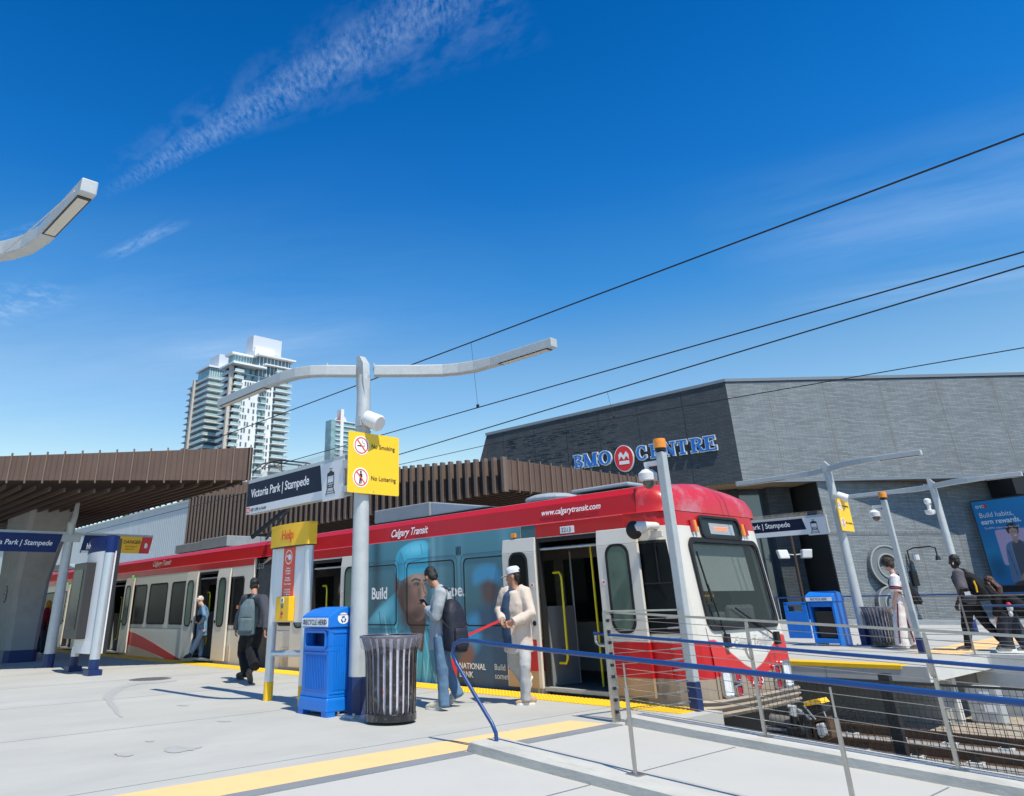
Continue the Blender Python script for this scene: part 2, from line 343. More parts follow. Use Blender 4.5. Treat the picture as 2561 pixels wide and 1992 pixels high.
mm('white_sign',(.72,.73,.75),.45,var=.03,vs=3)
mm('text_white',(.85,.86,.88),.5)
mm('text_black',(.02,.02,.025),.5)
mm('text_red',(.75,.09,.03),.5)
mm('text_grey',(.50,.48,.47),.5)
mm('yellow_plate',(.92,.58,.02),.4,var=.03,vs=3)
mm('sign_yellow',(.92,.52,.01),.4)
mm('sign_red',(.66,.02,.025),.4)
mm('red_strip',(.80,.07,.03),.4)
mm('bin_blue',(.004,.17,.64),.38,var=.09,vs=5,bump=.06,bs=40,dirt=(.03,.16,.42,.6),ds=7)
mm('bin_dark',(.003,.03,.14),.5)
mm('black_plastic',(.015,.015,.016),.45,var=.2,vs=10)
mm('can_black',(.016,.017,.022),.3,var=.3,vs=14,metal=.3,coat=.4,dirt=(.22,.235,.24,.9),ds=13,bump=.15,bs=50)
mm('can_liner',(.06,.062,.066),.6,var=.4,vs=18,bump=.4,bs=30,dirt=(.30,.29,.33,.9),ds=8.)
mm('bag_lining',(.60,.58,.70),.4,var=.15,vs=10,bump=.4,bs=18,dirt=(.05,.05,.06,.85),ds=5)
M['bag']=mat('bag',(.55,.54,.66),.25,alpha=.20,var=.1,vs=12,bump=.5,bs=14)
mm('train_white',(.66,.63,.575),.35,var=.03,vs=1.2,coat=.12,dirt=(.56,.50,.42,.3),ds=1.5,stretch=(.5,.5,1.5))
mm('train_cream',(.60,.55,.47),.35,var=.05,vs=1.5,coat=.3,dirt=(.45,.36,.26,.5),ds=2.)
mm('train_beige',(.36,.29,.22),.4,var=.1,vs=2,coat=.3,dirt=(.24,.18,.13,.6),ds=3)
mm('train_tan',(.42,.29,.17),.4,var=.06,vs=2,coat=.2)
mm('train_red',(.50,.012,.016),.33,var=.07,vs=1.2,coat=.12,spec=.35,dirt=(.45,.03,.03,.4),ds=3)
mm('hood_red',(.52,.022,.025),.38,var=.12,vs=1.5,coat=.15,dirt=(.42,.30,.34,.9),ds=1.0)
mm('train_grey',(.26,.28,.30),.55,var=.12,vs=4)
mm('roof_grey',(.33,.37,.41),.6,var=.12,vs=2,dirt=(.2,.2,.2,.5),ds=4)
mm('rubber',(.018,.018,.02),.6)
mm('bellows',(.10,.10,.10),.8,var=.3,vs=6)
mm('interior',(.022,.023,.025),.7)
mm('interior_grey',(.22,.23,.24),.6,var=.1,vs=3)
mm('floor_dark',(.10,.10,.105),.7,var=.2,vs=10)
mm('seat_red',(.26,.012,.012),.7)
mm('grab_yellow',(.80,.66,.01),.35,coat=.3)
M['glass_dark']=mat('glass_dark',(.008,.010,.012),.16,spec=.06,var=.5,vs=1.2)
M['glass_green']=mat('glass_green',(.11,.165,.13),.14,spec=.15,var=.25,vs=2,stretch=(1,1,.6))
M['glass_clear']=mat('glass_clear',(.02,.026,.026),.05,spec=.5,alpha=.34)
M['glass_tint']=mat('glass_tint',(.012,.024,.04),.1,spec=.2,alpha=.95)
mm('blind',(.62,.72,.66),.7,var=.05,vs=3)
mm('chrome',(.7,.71,.73),.15,metal=1.)
mm('lamp_glass',(.78,.80,.80),.12,var=.2,vs=20,coat=.5)
mm('lamp_red',(.42,.006,.015),.2,coat=.6)
mm('lamp_amber',(.80,.26,.01),.2,coat=.6)
M['led_red']=mat('led_red',(.6,0,.01),.3,emit=(1,.01,.03,2.5))
M['led_green']=mat('led_green',(.02,.3,.05),.3,emit=(.02,.5,.08,.6))
M['led_amber']=mat('led_amber',(.6,.15,.02),.3,emit=(1,.24,.05,1.0))
M['led_blue']=mat('led_blue',(.02,.05,.6),.3,emit=(.03,.08,1,.8))
mm('cctv_white',(.72,.72,.71),.35,var=.04,vs=5)
mm('dome',(.09,.08,.08),.08,coat=.8)
mm('copper_fascia',(.150,.100,.080),.55,var=.12,vs=1.1,metal=.25,dirt=(.15,.085,.06,.5),ds=2.5)
mm('copper_rib',(.215,.150,.118),.5,var=.1,vs=3,metal=.25)
mm('copper_shaded',(.042,.034,.030),.6,var=.15,vs=2,metal=.2)  # canopy copper again, with shade put into a darker base colour
mm('soffit',(.05,.033,.024),.7,var=.25,vs=2)
mm('soffit_rib',(.085,.055,.038),.6,var=.2,vs=2)
mm('wire',(.012,.012,.013),.5)
mm('wire_mesh',(.03,.028,.026),.5)
mm('fence_black',(.008,.009,.012),.4)
mm('corrugated',(.52,.56,.57),.6,var=.05,vs=.6,stretch=(1,1,.1))
mm('lime_patch',(.58,.62,.66),.7,var=.1,vs=1)
mm('green_roof',(.12,.30,.16),.6,var=.08,vs=1)
mm('gable_brown',(.35,.18,.12),.7)
M['brick_shaded']=brickmat('brick_shaded',(.080,.096,.110),(.055,.066,.077),(.030,.037,.043),bw=.42,rh=.07,ms=.010)  # same brick as the sunny face, its shade painted into darker colours
M['brick_lit']=brickmat('brick_lit',(.30,.335,.355),(.21,.235,.255),(.12,.135,.145),bw=.42,rh=.07,ms=.010)  # sunlit copy of the brick, sunlight painted in as lighter colours
mm('coping',(.22,.25,.28),.5,metal=.3)
mm('wall_joint',(.20,.19,.17),.8)
mm('soffit_tan',(.34,.24,.15),.7)
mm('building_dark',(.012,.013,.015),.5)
M['bld_glass']=mat('bld_glass',(.035,.06,.085),.04,spec=1.,coat=.6,var=.4,vs=.35)
mm('mullion',(.02,.022,.025),.5)
mm('tower_white',(.80,.82,.83),.6,var=.03,vs=.1)
mm('tower_tan',(.56,.50,.44),.7)  # lightened tan, distance haze is part of the colour
mm('tower_mech',(.62,.66,.72),.6)
M['tower_glass']=mat('tower_glass',(.24,.38,.39),.15,spec=.7,var=.45,vs=.12,stretch=(1,1,2))
M['tower_glass_dark']=mat('tower_glass_dark',(.13,.18,.19),.15,spec=.6,var=.5,vs=.3)  # dark panes lightened to put distance haze into the colour
M['balcony_glass']=mat('balcony_glass',(.42,.56,.56),.15,spec=.9,var=.2,vs=.2)
mm('letter_blue',(.01,.15,.52),.4)
mm('letter_edge',(.72,.74,.75),.4)
mm('emblem_grey',(.21,.23,.24),.5,metal=.3)
mm('emblem_edge',(.42,.42,.40),.4,metal=.3)
mm('screen_grey',(.035,.033,.034),.4)
M['poster']=paintmat('poster',.5,.0); M['wrap']=paintmat('wrap',.4,.06)
mm('screen_glass',(.02,.026,.03),.16,spec=.12,var=.6,vs=2.)

def spots(m,sc,th,col,amt):
    t=m.node_tree; l=t.links; P=t.nodes['Principled BSDF']; src=P.inputs['Base Color'].links[0].from_socket
    tcn=t.nodes.new('ShaderNodeTexCoord'); v=t.nodes.new('ShaderNodeTexVoronoi'); v.inputs['Scale'].default_value=sc; l.new(tcn.outputs['Object'],v.inputs['Vector'])
    n=t.nodes.new('ShaderNodeTexNoise'); n.inputs['Scale'].default_value=sc*6; l.new(tcn.outputs['Object'],n.inputs['Vector'])
    a=t.nodes.new('ShaderNodeMath'); a.operation='MULTIPLY_ADD'; l.new(n.outputs[0],a.inputs[0]); a.inputs[1].default_value=th*1.2; l.new(v.outputs['Distance'],a.inputs[2])
    r=t.nodes.new('ShaderNodeMapRange'); r.inputs[1].default_value=th*1.0; r.inputs[2].default_value=th*1.6; r.inputs[3].default_value=amt; r.inputs[4].default_value=0; l.new(a.outputs[0],r.inputs[0])
    x=t.nodes.new('ShaderNodeMix'); x.data_type='RGBA'; l.new(r.outputs[0],x.inputs[0]); l.new(src,x.inputs[6]); x.inputs[7].default_value=(*col,1); l.new(x.outputs[2],P.inputs['Base Color'])
spots(M['concrete'],1.7,.035,(.20,.20,.20),.7); spots(M['concrete'],.35,.05,(.30,.305,.30),.6)
spots(M['ramp_concrete'],2.1,.03,(.26,.26,.255),.6); spots(M['ramp_concrete'],.5,.04,(.36,.36,.35),.5)
# ---------------- setting ----------------
def struct(name,mb,m_,**k): return tag(mb.build(name,m_,**k),kind='structure')
ZF=.04
struct('ground',MB().box(-3000,3000,-3000,3000,-1.6,-1.25),M['asphalt'])
struct('track_bed',MB().box(-160,30,7.9,19.3,-1.248,-1.02),M['ballast'])
p=MB(); p.box(-160,-5.70,-14,9.04,-1.247,0); p.box(-5.70,-5.40,7.66,9.04,-1.247,0)
struct('near_platform',p,M['concrete'])
RS=-.05
def rz(x): return RS*(x+5.70)
p=MB(); X1=12
p.prism([(-5.70,-14,0),(X1,-14,rz(X1)),(X1,-14,-1.8),(-5.70,-14,-1.8)],(0,21.66,0))
struct('ramp',p,M['ramp_concrete'])
# score lines in ramp / platform
p=MB()
for X in(-4.35,-2.6,-.8): p.quad((X,-13,rz(X)+.003),(X+.012,-13,rz(X+.012)+.003),(X+.012,7.4,rz(X+.012)+.003),(X,7.4,rz(X)+.003))
for X in(-6.62,-9.7,-12.9,-16.2,-19.5,-23): p.box(X,X+.012,-13,8.5,-.01,.002)
struct('paving_joints',p,M['joint'])
p=MB(); p.box(-5.78,-5.62,-13.5,5.24,-.02,.006); p.box(-5.78,-5.62,5.46,7.42,-.02,.006); struct('expansion_joint',p,M['joint'])
p=MB(); p.quad((-6.62,-8,.004),(-5.80,-8,.004),(-5.78,7.36,.004),(-6.24,7.30,.004)); struct('tactile_band',p,M['orange_tactile'])
# yellow edge strip with domes
p=MB(); p.box(-160,-5.62,8.52,9.05,-.02,.006)
for i in range(150):
    for j in range(8):
        x=-5.68-i*.066;y=8.56+j*.064
        p.rings([[(x+r*math.cos(a),y+r*math.sin(a),z) for a in [k*math.pi/3 for k in range(6)]] for r,z in((.02,.005),(.013,.012))],c0=False)
struct('yellow_edge_strip',p,M['yellow_tactile'])
# kerbs
def kerb(name,x0,y0,y1,h,x1=11.5):
    p=MB(); R=[]
    for x in [x0]+[x0+(x1-x0)*k/20 for k in range(1,21)]:
        z=rz(max(x,-5.7)); hh=h*(0.35 if x==x0 else 1)
        R.append([(x,y0,z-.3),(x,y0-.01,z+hh*.8),(x,y0+.015,z+hh),(x,y1-.015,z+hh),(x,y1,z+hh*.8),(x,y1,z-.3)])
        if x==x0: R.append([(x+.04,a[1],a[2]+(h-hh if i in(1,2,3,4) else 0)) for i,a in enumerate(R[-1])])
    p.rings(R); return struct(name,p,M['kerb_concrete'],smooth=50)
kerb('ramp_kerb',-5.72,5.26,5.62,.085)
kerb('ramp_kerb_track_side',-5.62,7.46,7.80,.09)
# stains on the platform
def blob(name,pts,z=.0035,m_='stain'):
    p=MB(); P=spline(pts,5); P=[(a+rng.normal(0,.012),b+rng.normal(0,.012)) for a,b in P]; p.quad(*[(a,b,z) for a,b in P]); return struct(name,p,M[m_])
def gp(x,y): q=G(x,y); return (q[0],q[1])
ctr=[(438,1703),(400,1707),(350,1709),(312,1716),(285,1730),(272,1744),(275,1757),(290,1775),(303,1792)]
wd=[3,4,7,9,11,12,9,7,3]
blob('water_stain',[gp(x,y-w_*.35) for (x,y),w_ in zip(ctr,wd)][:4]+[gp(x-w_*1.1,y) for (x,y),w_ in zip(ctr,wd)][4:]+[gp(x+w_,y+2) for (x,y),w_ in zip(ctr,wd)][::-1][:5]+[gp(x,y+w_*.5) for (x,y),w_ in zip(ctr,wd)][:4][::-1])
blob('water_stain',[gp(x,y) for x,y in((405,1875),(430,1868),(460,1870),(500,1869),(480,1877),(465,1880),(440,1884),(418,1882))])
blob('water_stain',[gp(x,y) for x,y in((284,1887),(300,1890),(333,1889),(318,1894),(300,1893))])
for cx_,cy_,r in((460,1765,9),(560,1805,11),(372,1855,8)):
    blob('water_stain',[gp(cx_-r*1.6,cy_),gp(cx_,cy_-1.3),gp(cx_+r*1.4,cy_-.5),gp(cx_+r*.2,cy_+1.8)])
# manhole
t=thing('manhole_cover',(-15.9,6.36,0),'round iron manhole cover set in the platform beside the water stain','manhole cover')
p=MB(); p.lathe((-15.9,6.36,0),[(.39,-.02),(.39,.004),(.36,.005),(.35,.002)],28,(False,True)); p.build('rim',M['iron'],t)
p=MB()
for i in range(-5,6):
    for j in range(-5,6):
        if i*i+j*j<27: p.box(-15.9+i*.06-.02,-15.9+i*.06+.02,6.36+j*.06-.02,6.36+j*.06+.02,.0,.009)
p.build('cover_plate',M['iron'],t)
# rails
def rail(Y,lab):
    t=thing('rail',(-5,Y,-.86),lab,'rail','rails of the two tracks')
    prof=[(-.07,-.16),(.07,-.16),(.07,-.145),(.012,-.125),(.012,-.045),(.035,-.03),(.035,0),(-.035,0),(-.035,-.03),(-.012,-.045),(-.012,-.125),(-.07,-.145)]
    MB().rings([[(x,Y+a,-.86+b) for a,b in prof] for x in(-150,25)]).build('rail_body',M['rail_steel'],t)
    MB().box(-150,25,Y-.03,Y+.03,-.862,-.857).build('rail_head',M['rail_top'],t)
    pl=MB(); q=MB()
    for i in range(26):
        x=-12+i*.76; pl.box(x-.10,x+.10,Y-.2,Y+.2,-1.021,-.985); q.box(x-.05,x+.05,Y-.15,Y-.05,-.99,-.93); q.box(x-.05,x+.05,Y+.05,Y+.15,-.99,-.93); q.tube([(x,Y-.12,-.93),(x,Y-.12,-.88)],.014,6); q.tube([(x,Y+.12,-.93),(x,Y+.12,-.88)],.014,6)
    pl.build('base_plate',M['white_concrete'],t); tag(q.build('rail_clip',M['black_plastic'],t),kind='stuff')
for Y,l in((9.8,'nearest rusty rail, under the stopped train beside the near platform edge'),(11.24,'rusty rail of the near track, on its far side'),(13.9,'rusty rail of the empty far track, on its near side'),(15.36,'rusty rail of the empty far track, closest to the far platform')): rail(Y,l)
p=MB()
for y in(9.8,11.24,13.9,15.36): p.box(-150,25,y-.42,y+.42,-1.03,-1.012)
struct('track_plinths',p,M['raw_concrete'])
# ---- far platform
FY=15.88
p=MB(); p.box(-160,-5.45,FY,19.4,-.20,ZF); p.box(-160,-5.75,19.4,37.0,-1.24,ZF)
struct('far_platform',p,M['concrete'])
struct('platform_back_wall',MB().box(-160,-5.75,17.2,17.5,-1.24,-.2),M['raw_concrete'])
p=MB(); p.box(-5.45,-5.43,FY,19.4,-.2,ZF); struct('platform_end_face',p,M['white_concrete'])
p=MB(); p.box(-5.75,12,19.36,19.6,-1.24,ZF+.02); p.box(-5.75,12,19.6,30,-1.24,-.01); struct('far_ramp',p,M['white_concrete'])
struct('far_yellow_edge_strip',MB().box(-160,-5.85,FY-.012,FY+.5,ZF-.055,ZF+.007),M['yellow_tactile'])
p=MB(); p.quad((-6.9,19.3,ZF+.004),(-5.9,19.2,ZF+.004),(-6.2,26.5,ZF+.004),(-7.2,26.5,ZF+.004)); struct('far_tactile_band',p,M['orange_tactile'])
p=MB()
for X in(-7.2,-9.3,-11.6,-14): p.box(X,X+.015,FY-.003,FY+.2,-.2,ZF-.06)
struct('beam_joints',p,M['joint'])
struct('platform_rear_kerb',MB().box(-60,10,36.2,36.5,ZF-.2,ZF+.18),M['white_concrete'])
# equipment cabinet beneath far platform end
t=thing('equipment_cabinet',(-5.4,18.2,-1.02),'grey metal trackside cabinet with white notices, standing below the far platform end','cabinet')
MB().box(-5.62,-5.12,18.0,18.4,-1.02,-.42).build('cabinet_body',M['galv_flat'],t,bevel=.01)
p=MB(); p.box(-5.38,-5.22,17.985,17.998,-.62,-.50); p.box(-5.36,-5.18,17.985,17.998,-.82,-.70); p.build('notice',M['text_white'],t)
MB().box(-5.45,-5.40,17.97,18.0,-.78,-.72).build('handle',M['galv'],t)
tag(MB().box(-5.80,-5.66,17.6,17.8,-1.03,-.22).build('concrete_post',M['white_concrete']),'white concrete support post beside the grey trackside cabinet','post')
# ---------------- canopies ----------------
def fascia(mb,rb,a,b,z0a,z1a,z0b,z1b,step,prot,out,ribw=.04,over=.06,seam=None):
    a=V(*a,0);b=V(*b,0); d=b-a; ln=np.linalg.norm(d); n=int(ln/step); o=V(*out,0)
    mb.obox
    mb.prism([(*a[:2],z0a),(*b[:2],z0b),(*b[:2],z1b),(*a[:2],z1a)],-o*.05)
    for i in range(n+1):
        t=i/max(n,1); q=a+d*t; z0=z0a+(z0b-z0a)*t; z1=z1a+(z1b-z1a)*t; u=nrm(d)*ribw
        rb.obox(V(q[0],q[1],z0-.07)-u/2,u,o*prot,(0,0,z1-z0+.07+over))
        if seam and i<n:
            for ff in seam: q2=a+d*((i+ff)/n); u2=nrm(d)*.012; mb.obox(V(q2[0],q2[1],z0+.01)-u2/2,u2,o*.018,(0,0,z1-z0-.03))
# near canopy
t=thing('station_canopy',(-25,6,0),'brown metal ribbed canopy over the near platform, on a concrete pier','canopy')
A_=(-16.9,8.6);B_=(-23.2,-.9); zb=4.06
p=MB();r=MB(); fascia(p,r,A_,B_,zb,4.84,zb,4.40,.38,.05,(.834,-.552),ribw=.03,seam=(.38,.72)); 
p.build('end_fascia',M['copper_fascia'],t); r.build('fascia_rib',M['copper_rib'],t)
p=MB();r=MB(); fascia(p,r,(-16.9,8.6),(-62,8.6),zb,4.84,zb,5.4,.42,.05,(0,1),over=.0); p.build('track_side_fascia',M['copper_shaded'],t); r.build('track_side_rib',M['copper_shaded'],t)
p=MB(); KB=(-25,6.0)
p.prism([(-17,8.55,zb),(-62,8.55,zb),(-62,5.6,3.86),(-24,5.6,3.86),(-20.2,3.7,zb-.02)][:5],(0,0,.05))
p.prism([(-20.2,3.7,zb-.02),(-24,5.6,3.86),(-62,5.6,3.86),(-62,-1,zb),(-23.3,-1,zb)],(0,0,.05)); p.build('soffit',M['soffit'],t)
p=MB()
for i in range(34):
    y=8.5-i*.28
    xs=-16.95-(8.6-y)*(6.3/9.5)
    zc=lambda yy: zb-.2*max(0,1-abs(yy-5.6)/2.9)
    p.bar((xs-.1,y,zc(y)-.03-(0 if 1 else 0)),(-62,y,zc(y)-.03),.05,.09)
p.build('soffit_board',M['soffit_rib'],t)
p=MB(); p.prism([(-16.95,8.55,4.80),(-62,8.55,5.3),(-62,-1,5.3),(-23.2,-.9,4.36)],(0,0,.03)); p.build('roof',M['copper_shaded'],t)
p=MB()
def colring(x0,x1,y0,y1,z,c=.12): return [(x0+c,y0,z),(x1-c,y0,z),(x1,y0+c,z),(x1,y1-c,z),(x1-c,y1,z),(x0+c,y1,z),(x0,y1-c,z),(x0,y0+c,z)]
p.rings([colring(-26.6,-24.35,5.7,6.5,.30),colring(-26.5,-24.45,5.65,6.55,2.),colring(-26.3,-23.6,5.5,6.7,4.0)])
cp=tag(p.build('pier',M['raw_concrete'],t),None)
p=MB(); p.rings([colring(-26.62,-24.33,5.68,6.52,0),colring(-26.62,-24.33,5.68,6.52,.30)]); p.build('pier_base',M['blue_paint'],t)
# CS emblem on the pier
e=MB(); e.prism([(-25.35+.17*math.cos(a),5.655,1.72+.23*math.sin(a)) for a in [k*math.pi/14 for k in range(28)]],(0,-.012,0)); eb=e.build('emblem',M['text_black'],t)
text('emblem_letters','C',M['galv_flat'],eb,(-25.43,5.64,1.74),(1,0,0),(0,0,1),.15,bold=.01); text('emblem_letters','S',M['galv_flat'],eb,(-25.40,5.64,1.55),(1,0,0),(0,0,1),.15,bold=.01)
# far canopy
t=thing('station_canopy',(-30,20,0),'brown metal ribbed canopy over the far platform, behind the train roof','canopy')
p=MB();r=MB(); fascia(p,r,(-14.9,15.5),(-36.2,15.5),4.12,4.95,4.0,6.68,.37,.14,(0,-1),ribw=.10); p.build('long_fascia',M['copper_shaded'],t); r.build('fascia_rib',M['copper_rib'],t)
p=MB();r=MB(); fascia(p,r,(-14.9,15.5),(-14.9,23.2),4.12,4.95,4.19,5.0,.47,.06,(1,0),ribw=.03,seam=(.5,)); p.build('end_fascia',M['copper_fascia'],t); r.build('end_rib',M['copper_rib'],t)
MB().prism([(-14.95,15.55,4.1),(-36.2,15.55,3.98),(-38,23.2,4.1),(-14.95,23.2,4.17)],(0,0,.05)).build('soffit',M['soffit'],t)
p=MB()
for i in range(25): y=15.7+i*.3; p.bar((-15,y,4.09),(-36.2,y,4.02),.05,.08)
p.build('soffit_board',M['soffit_rib'],t)
MB().prism([(-14.95,15.55,4.9),(-36.2,15.55,6.6),(-38,23.2,6.6),(-14.95,23.2,4.95)],(0,0,.03)).build('roof',M['copper_shaded'],t)
p=MB()
for x in(-24,): p.rings([colring(x-1.1,x+1.1,21.6,22.4,ZF),colring(x-1.4,x+1.4,21.4,22.6,4.05)])
p.build('pier',M['raw_concrete'],t)
# ---------------- convention building ----------------
C0=V(-19.33,37.68,0); LD=nrm(V(-.982,-.19,0)); RD=nrm(V(.659,.752,0)); NB=V(-.752,.659,0)
aL=math.atan2(-LD[1],-LD[0]); aR=math.atan2(RD[1],RD[0])
t=thing('convention_building',(-19.33,37.68,0),'large dark grey brick building with an overhanging upper storey, right of the far canopy','building')
E1=C0+LD*15.85; LL=15.85
# left upper wall in local frame origin E1, x toward C0
MB().prism([(0,0,6.62),(LL,0,6.62),(LL,0,11.95),(0,0,11.32)],(0,.4,0)).build('upper_wall',M['brick_shaded'],t,frame=(E1,aL))
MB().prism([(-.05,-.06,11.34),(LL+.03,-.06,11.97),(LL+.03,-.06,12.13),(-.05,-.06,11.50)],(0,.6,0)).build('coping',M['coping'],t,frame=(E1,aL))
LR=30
MB().box(0,LR,0,.4,6.72,11.95).build('upper_wall',M['brick_lit'],t,frame=(C0,aR))
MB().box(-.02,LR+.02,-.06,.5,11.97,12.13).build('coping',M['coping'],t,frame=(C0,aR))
MB().box(0,LR,-.03,.4,6.60,6.718).build('drip_edge',M['coping'],t,frame=(C0,aR))
p=MB()
for x in(2.2,5.2,8.3,11.4,14.4,17.5,20.5): p.box(x,x+.035,-.006,0.01,6.72,11.95)
p.build('panel_joint',M['wall_joint'],t,frame=(C0,aR))
p=MB()
for x in(1.3,3.6,5.9,8.1,10.6,13.3): p.box(x,x+.03,-.006,.01,6.64,11.3+x*.04)
p.build('panel_joint',M['mullion'],t,frame=(E1,aL))
p=MB()
random.seed(3)
for i in range(190):
    x=random.uniform(1.4,5.9); z=random.choice([6.72+.14*k for k in range(30)]); p.box(x,x+.42,-.012,.0,z+.005,z+.065)
for i in range(90):
    x=random.uniform(5.9,9); z=random.choice([6.72+.14*k for k in range(30)]); p.box(x,x+.42,-.010,.0,z+.005,z+.065)
p.build('projecting_bricks',M['brick_shaded'],t,frame=(E1,aL))
far=C0+RD*LR
MB().prism([C0+V(0,0,6.62),E1+V(0,0,6.6),E1+NB*16+V(0,0,6.6),far+NB*16+V(0,0,6.62),far+V(0,0,6.62)],(0,0,.08)).build('soffit',M['soffit_tan'],t)
MB().prism([C0+V(0,0,11.9),E1+V(0,0,11.3),E1+NB*25+V(0,0,11.3),far+NB*25+V(0,0,11.9),far+V(0,0,11.9)],(0,0,.05)).build('roof',M['coping'],t)
g0=PP(1600,1400,C0+NB*2.2,LD); 
# glass curtain wall, parallel to left face
Ga=C0+NB*2.6+LD*9; GLn=9.6
MB().box(0,GLn,0,.1,0,6.55).build('curtain_glass',M['bld_glass'],t,frame=(Ga,aL))
p=MB()
for i in range(8): p.box(i*1.35,i*1.35+.05,-.05,.02,0,6.55)
for z in(.0,3.1,3.6): p.box(0,GLn,-.04,.02,z,z+.06)
p.box(0,GLn,-.06,.02,6.05,6.58)
p.build('mullion',M['mullion'],t,frame=(Ga,aL))
# lower walls facing right-face direction
W0=C0+NB*2.0
def wl(q,z=0): return PP(q,1400,W0,RD)
s0=(PP(1950,1400,W0,RD)-W0)@RD; s1=(PP(2010,1400,W0,RD)-W0)@RD; s2=(PP(2068,1350,W0,RD)-W0)@RD; s3=(PP(2400,1400,W0,RD)-W0)@RD
MB().box(-1.2,s0,.55,.65,0,6.55).build('curtain_glass',M['bld_glass'],t,frame=(W0,aR)); MB().box(s0,s1,-.0,.8,0,6.6).build('brick_pier',M['brick_shaded'],t,frame=(W0,aR))
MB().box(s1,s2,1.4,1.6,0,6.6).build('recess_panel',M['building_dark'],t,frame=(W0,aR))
p=MB()
for k in range(3): p.box(s1+.4+k*.6,s1+.46+k*.6,1.3,1.4,0,6.6)
p.box(s1,s2,1.3,1.4,3.1,3.2); p.build('mullion',M['mullion'],t,frame=(W0,aR))
ang=.165; aB=aR+ang; RB=V(math.cos(aB),math.sin(aB),0); NBb=V(-math.sin(aB),math.cos(aB),0)
WA=PP(2074,1350,C0+NB*.12,RD); WA[2]=0; sB=lambda x,y=1400: float((PP(x,y,WA,RB)-WA)@RB); s3b=sB(2415)
MB().box(0,s3b,0,2.4,0,6.6).build('lower_wall',M['brick_lit'],t,frame=(WA,aB)); MB().box(-.04,-.003,.02,2.4,0,6.6).build('recess_panel',M['building_dark'],t,frame=(WA,aB))
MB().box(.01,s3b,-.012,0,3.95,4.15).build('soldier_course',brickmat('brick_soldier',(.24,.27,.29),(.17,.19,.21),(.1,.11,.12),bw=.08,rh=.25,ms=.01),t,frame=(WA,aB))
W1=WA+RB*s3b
MB().box(0,20,0,.8,0,6.6).build('lower_wall',M['brick_lit'],t,frame=(W1,aR-.10))
p=MB()
for x in(2.2,5.0,7.4): p.box(x,x+.03,-.006,.01,0,6.6)
p.build('panel_joint',M['wall_joint'],t,frame=(WA,aB))
MB().box(2,20,-2.4,-.3,5.6,6.6).build('dark_canopy',M['building_dark'],t,frame=(W1,aR-.1))
# letters on left wall
def onL(s,z): return E1+LD*(-s)+V(0,0,z)
NL=np.cross(-LD,V(0,0,1)); NL=nrm(NL)
def serif(ch,w_,h):
    P=[];t_=w_*.26;b=h*.11
    def R(x0,x1,y0,y1): P.append([(x0,y0),(x1,y0),(x1,y1),(x0,y1)])
    def arc(cx_,cy_,rx,ry,tx,ty,a0,a1,n=14):
        o=[(cx_+rx*math.cos(math.radians(a0+(a1-a0)*k/n)),cy_+ry*math.sin(math.radians(a0+(a1-a0)*k/n))) for k in range(n+1)]
        i=[(cx_+(rx-tx)*math.cos(math.radians(a0+(a1-a0)*k/n)),cy_+(ry-ty)*math.sin(math.radians(a0+(a1-a0)*k/n))) for k in range(n+1)]
        for k in range(n): P.append([o[k],o[k+1],i[k+1],i[k]])
    if ch in'BRE': R(w_*.12,w_*.12+t_,0,h); R(0,w_*.5,0,b); R(0,w_*.5,h-b,h)
    if ch=='B': arc(w_*.45,h*.76,w_*.46,h*.24,t_*.9,b,-90,90); arc(w_*.45,h*.27,w_*.54,h*.27,t_,b,-90,90); R(w_*.3,w_*.5,h*.48,h*.56)
    if ch=='R': arc(w_*.45,h*.74,w_*.46,h*.26,t_*.9,b,-90,90); P.append([(w_*.45,h*.5),(w_*.7,h*.5),(w_*.98,b*.5),(w_*.75,b*.5)]); R(w_*.7,w_*1.05,0,b); R(w_*.3,w_*.5,h*.47,h*.55)
    if ch=='E': R(0,w_*.95,0,b); R(0,w_*.9,h-b,h); R(w_*.84,w_*.95,0,h*.3); R(w_*.8,w_*.9,h*.74,h); R(w_*.3,w_*.68,h*.46,h*.56); R(w_*.6,w_*.7,h*.36,h*.66)
    if ch=='M': R(w_*.08,w_*.2,0,h); R(w_*.72,w_*.95,0,h); R(0,w_*.3,0,b); R(w_*.62,w_*1.05,0,b); P.append([(0,h),(w_*.28,h),(w_*.62,0),(w_*.42,0)]); P.append([(w_*.78,h),(w_,h),(w_*.56,0),(w_*.46,0)]); R(0,w_*.25,h-b,h); R(w_*.78,w_*1.05,h-b,h)
    if ch in'OC': arc(w_*.5,h*.5,w_*.52,h*.52,t_,b,40 if ch=='C' else 0,320 if ch=='C' else 360,24)
    if ch=='C': R(w_*.80,w_*.92,h*.62,h*.95); R(w_*.84,w_*.94,h*.12,h*.3)
    if ch=='N': R(w_*.12,w_*.26,0,h); R(w_*.74,w_*.88,0,h); P.append([(0,h),(w_*.3,h),(w_*.9,0),(w_*.66,0)]); R(0,w_*.38,0,b); R(w_*.6,w_,h-b,h); R(0,w_*.25,h-b,h)
    if ch=='T': R(w_*.36,w_*.64,0,h); R(w_*.2,w_*.8,0,b); R(0,w_,h-b,h); R(0,w_*.11,h*.7,h); R(w_*.89,w_,h*.7,h)
    return P
sg=thing('wall_lettering',tuple(onL(6,8.4)),'blue serif letters reading BMO CENTRE with a round red emblem on the shaded brick wall','sign')
def sOf(q): return float((PP(q,1150,C0,LD)-E1)@(-LD))
BL=lambda x:sOf(1400+x/4.368)
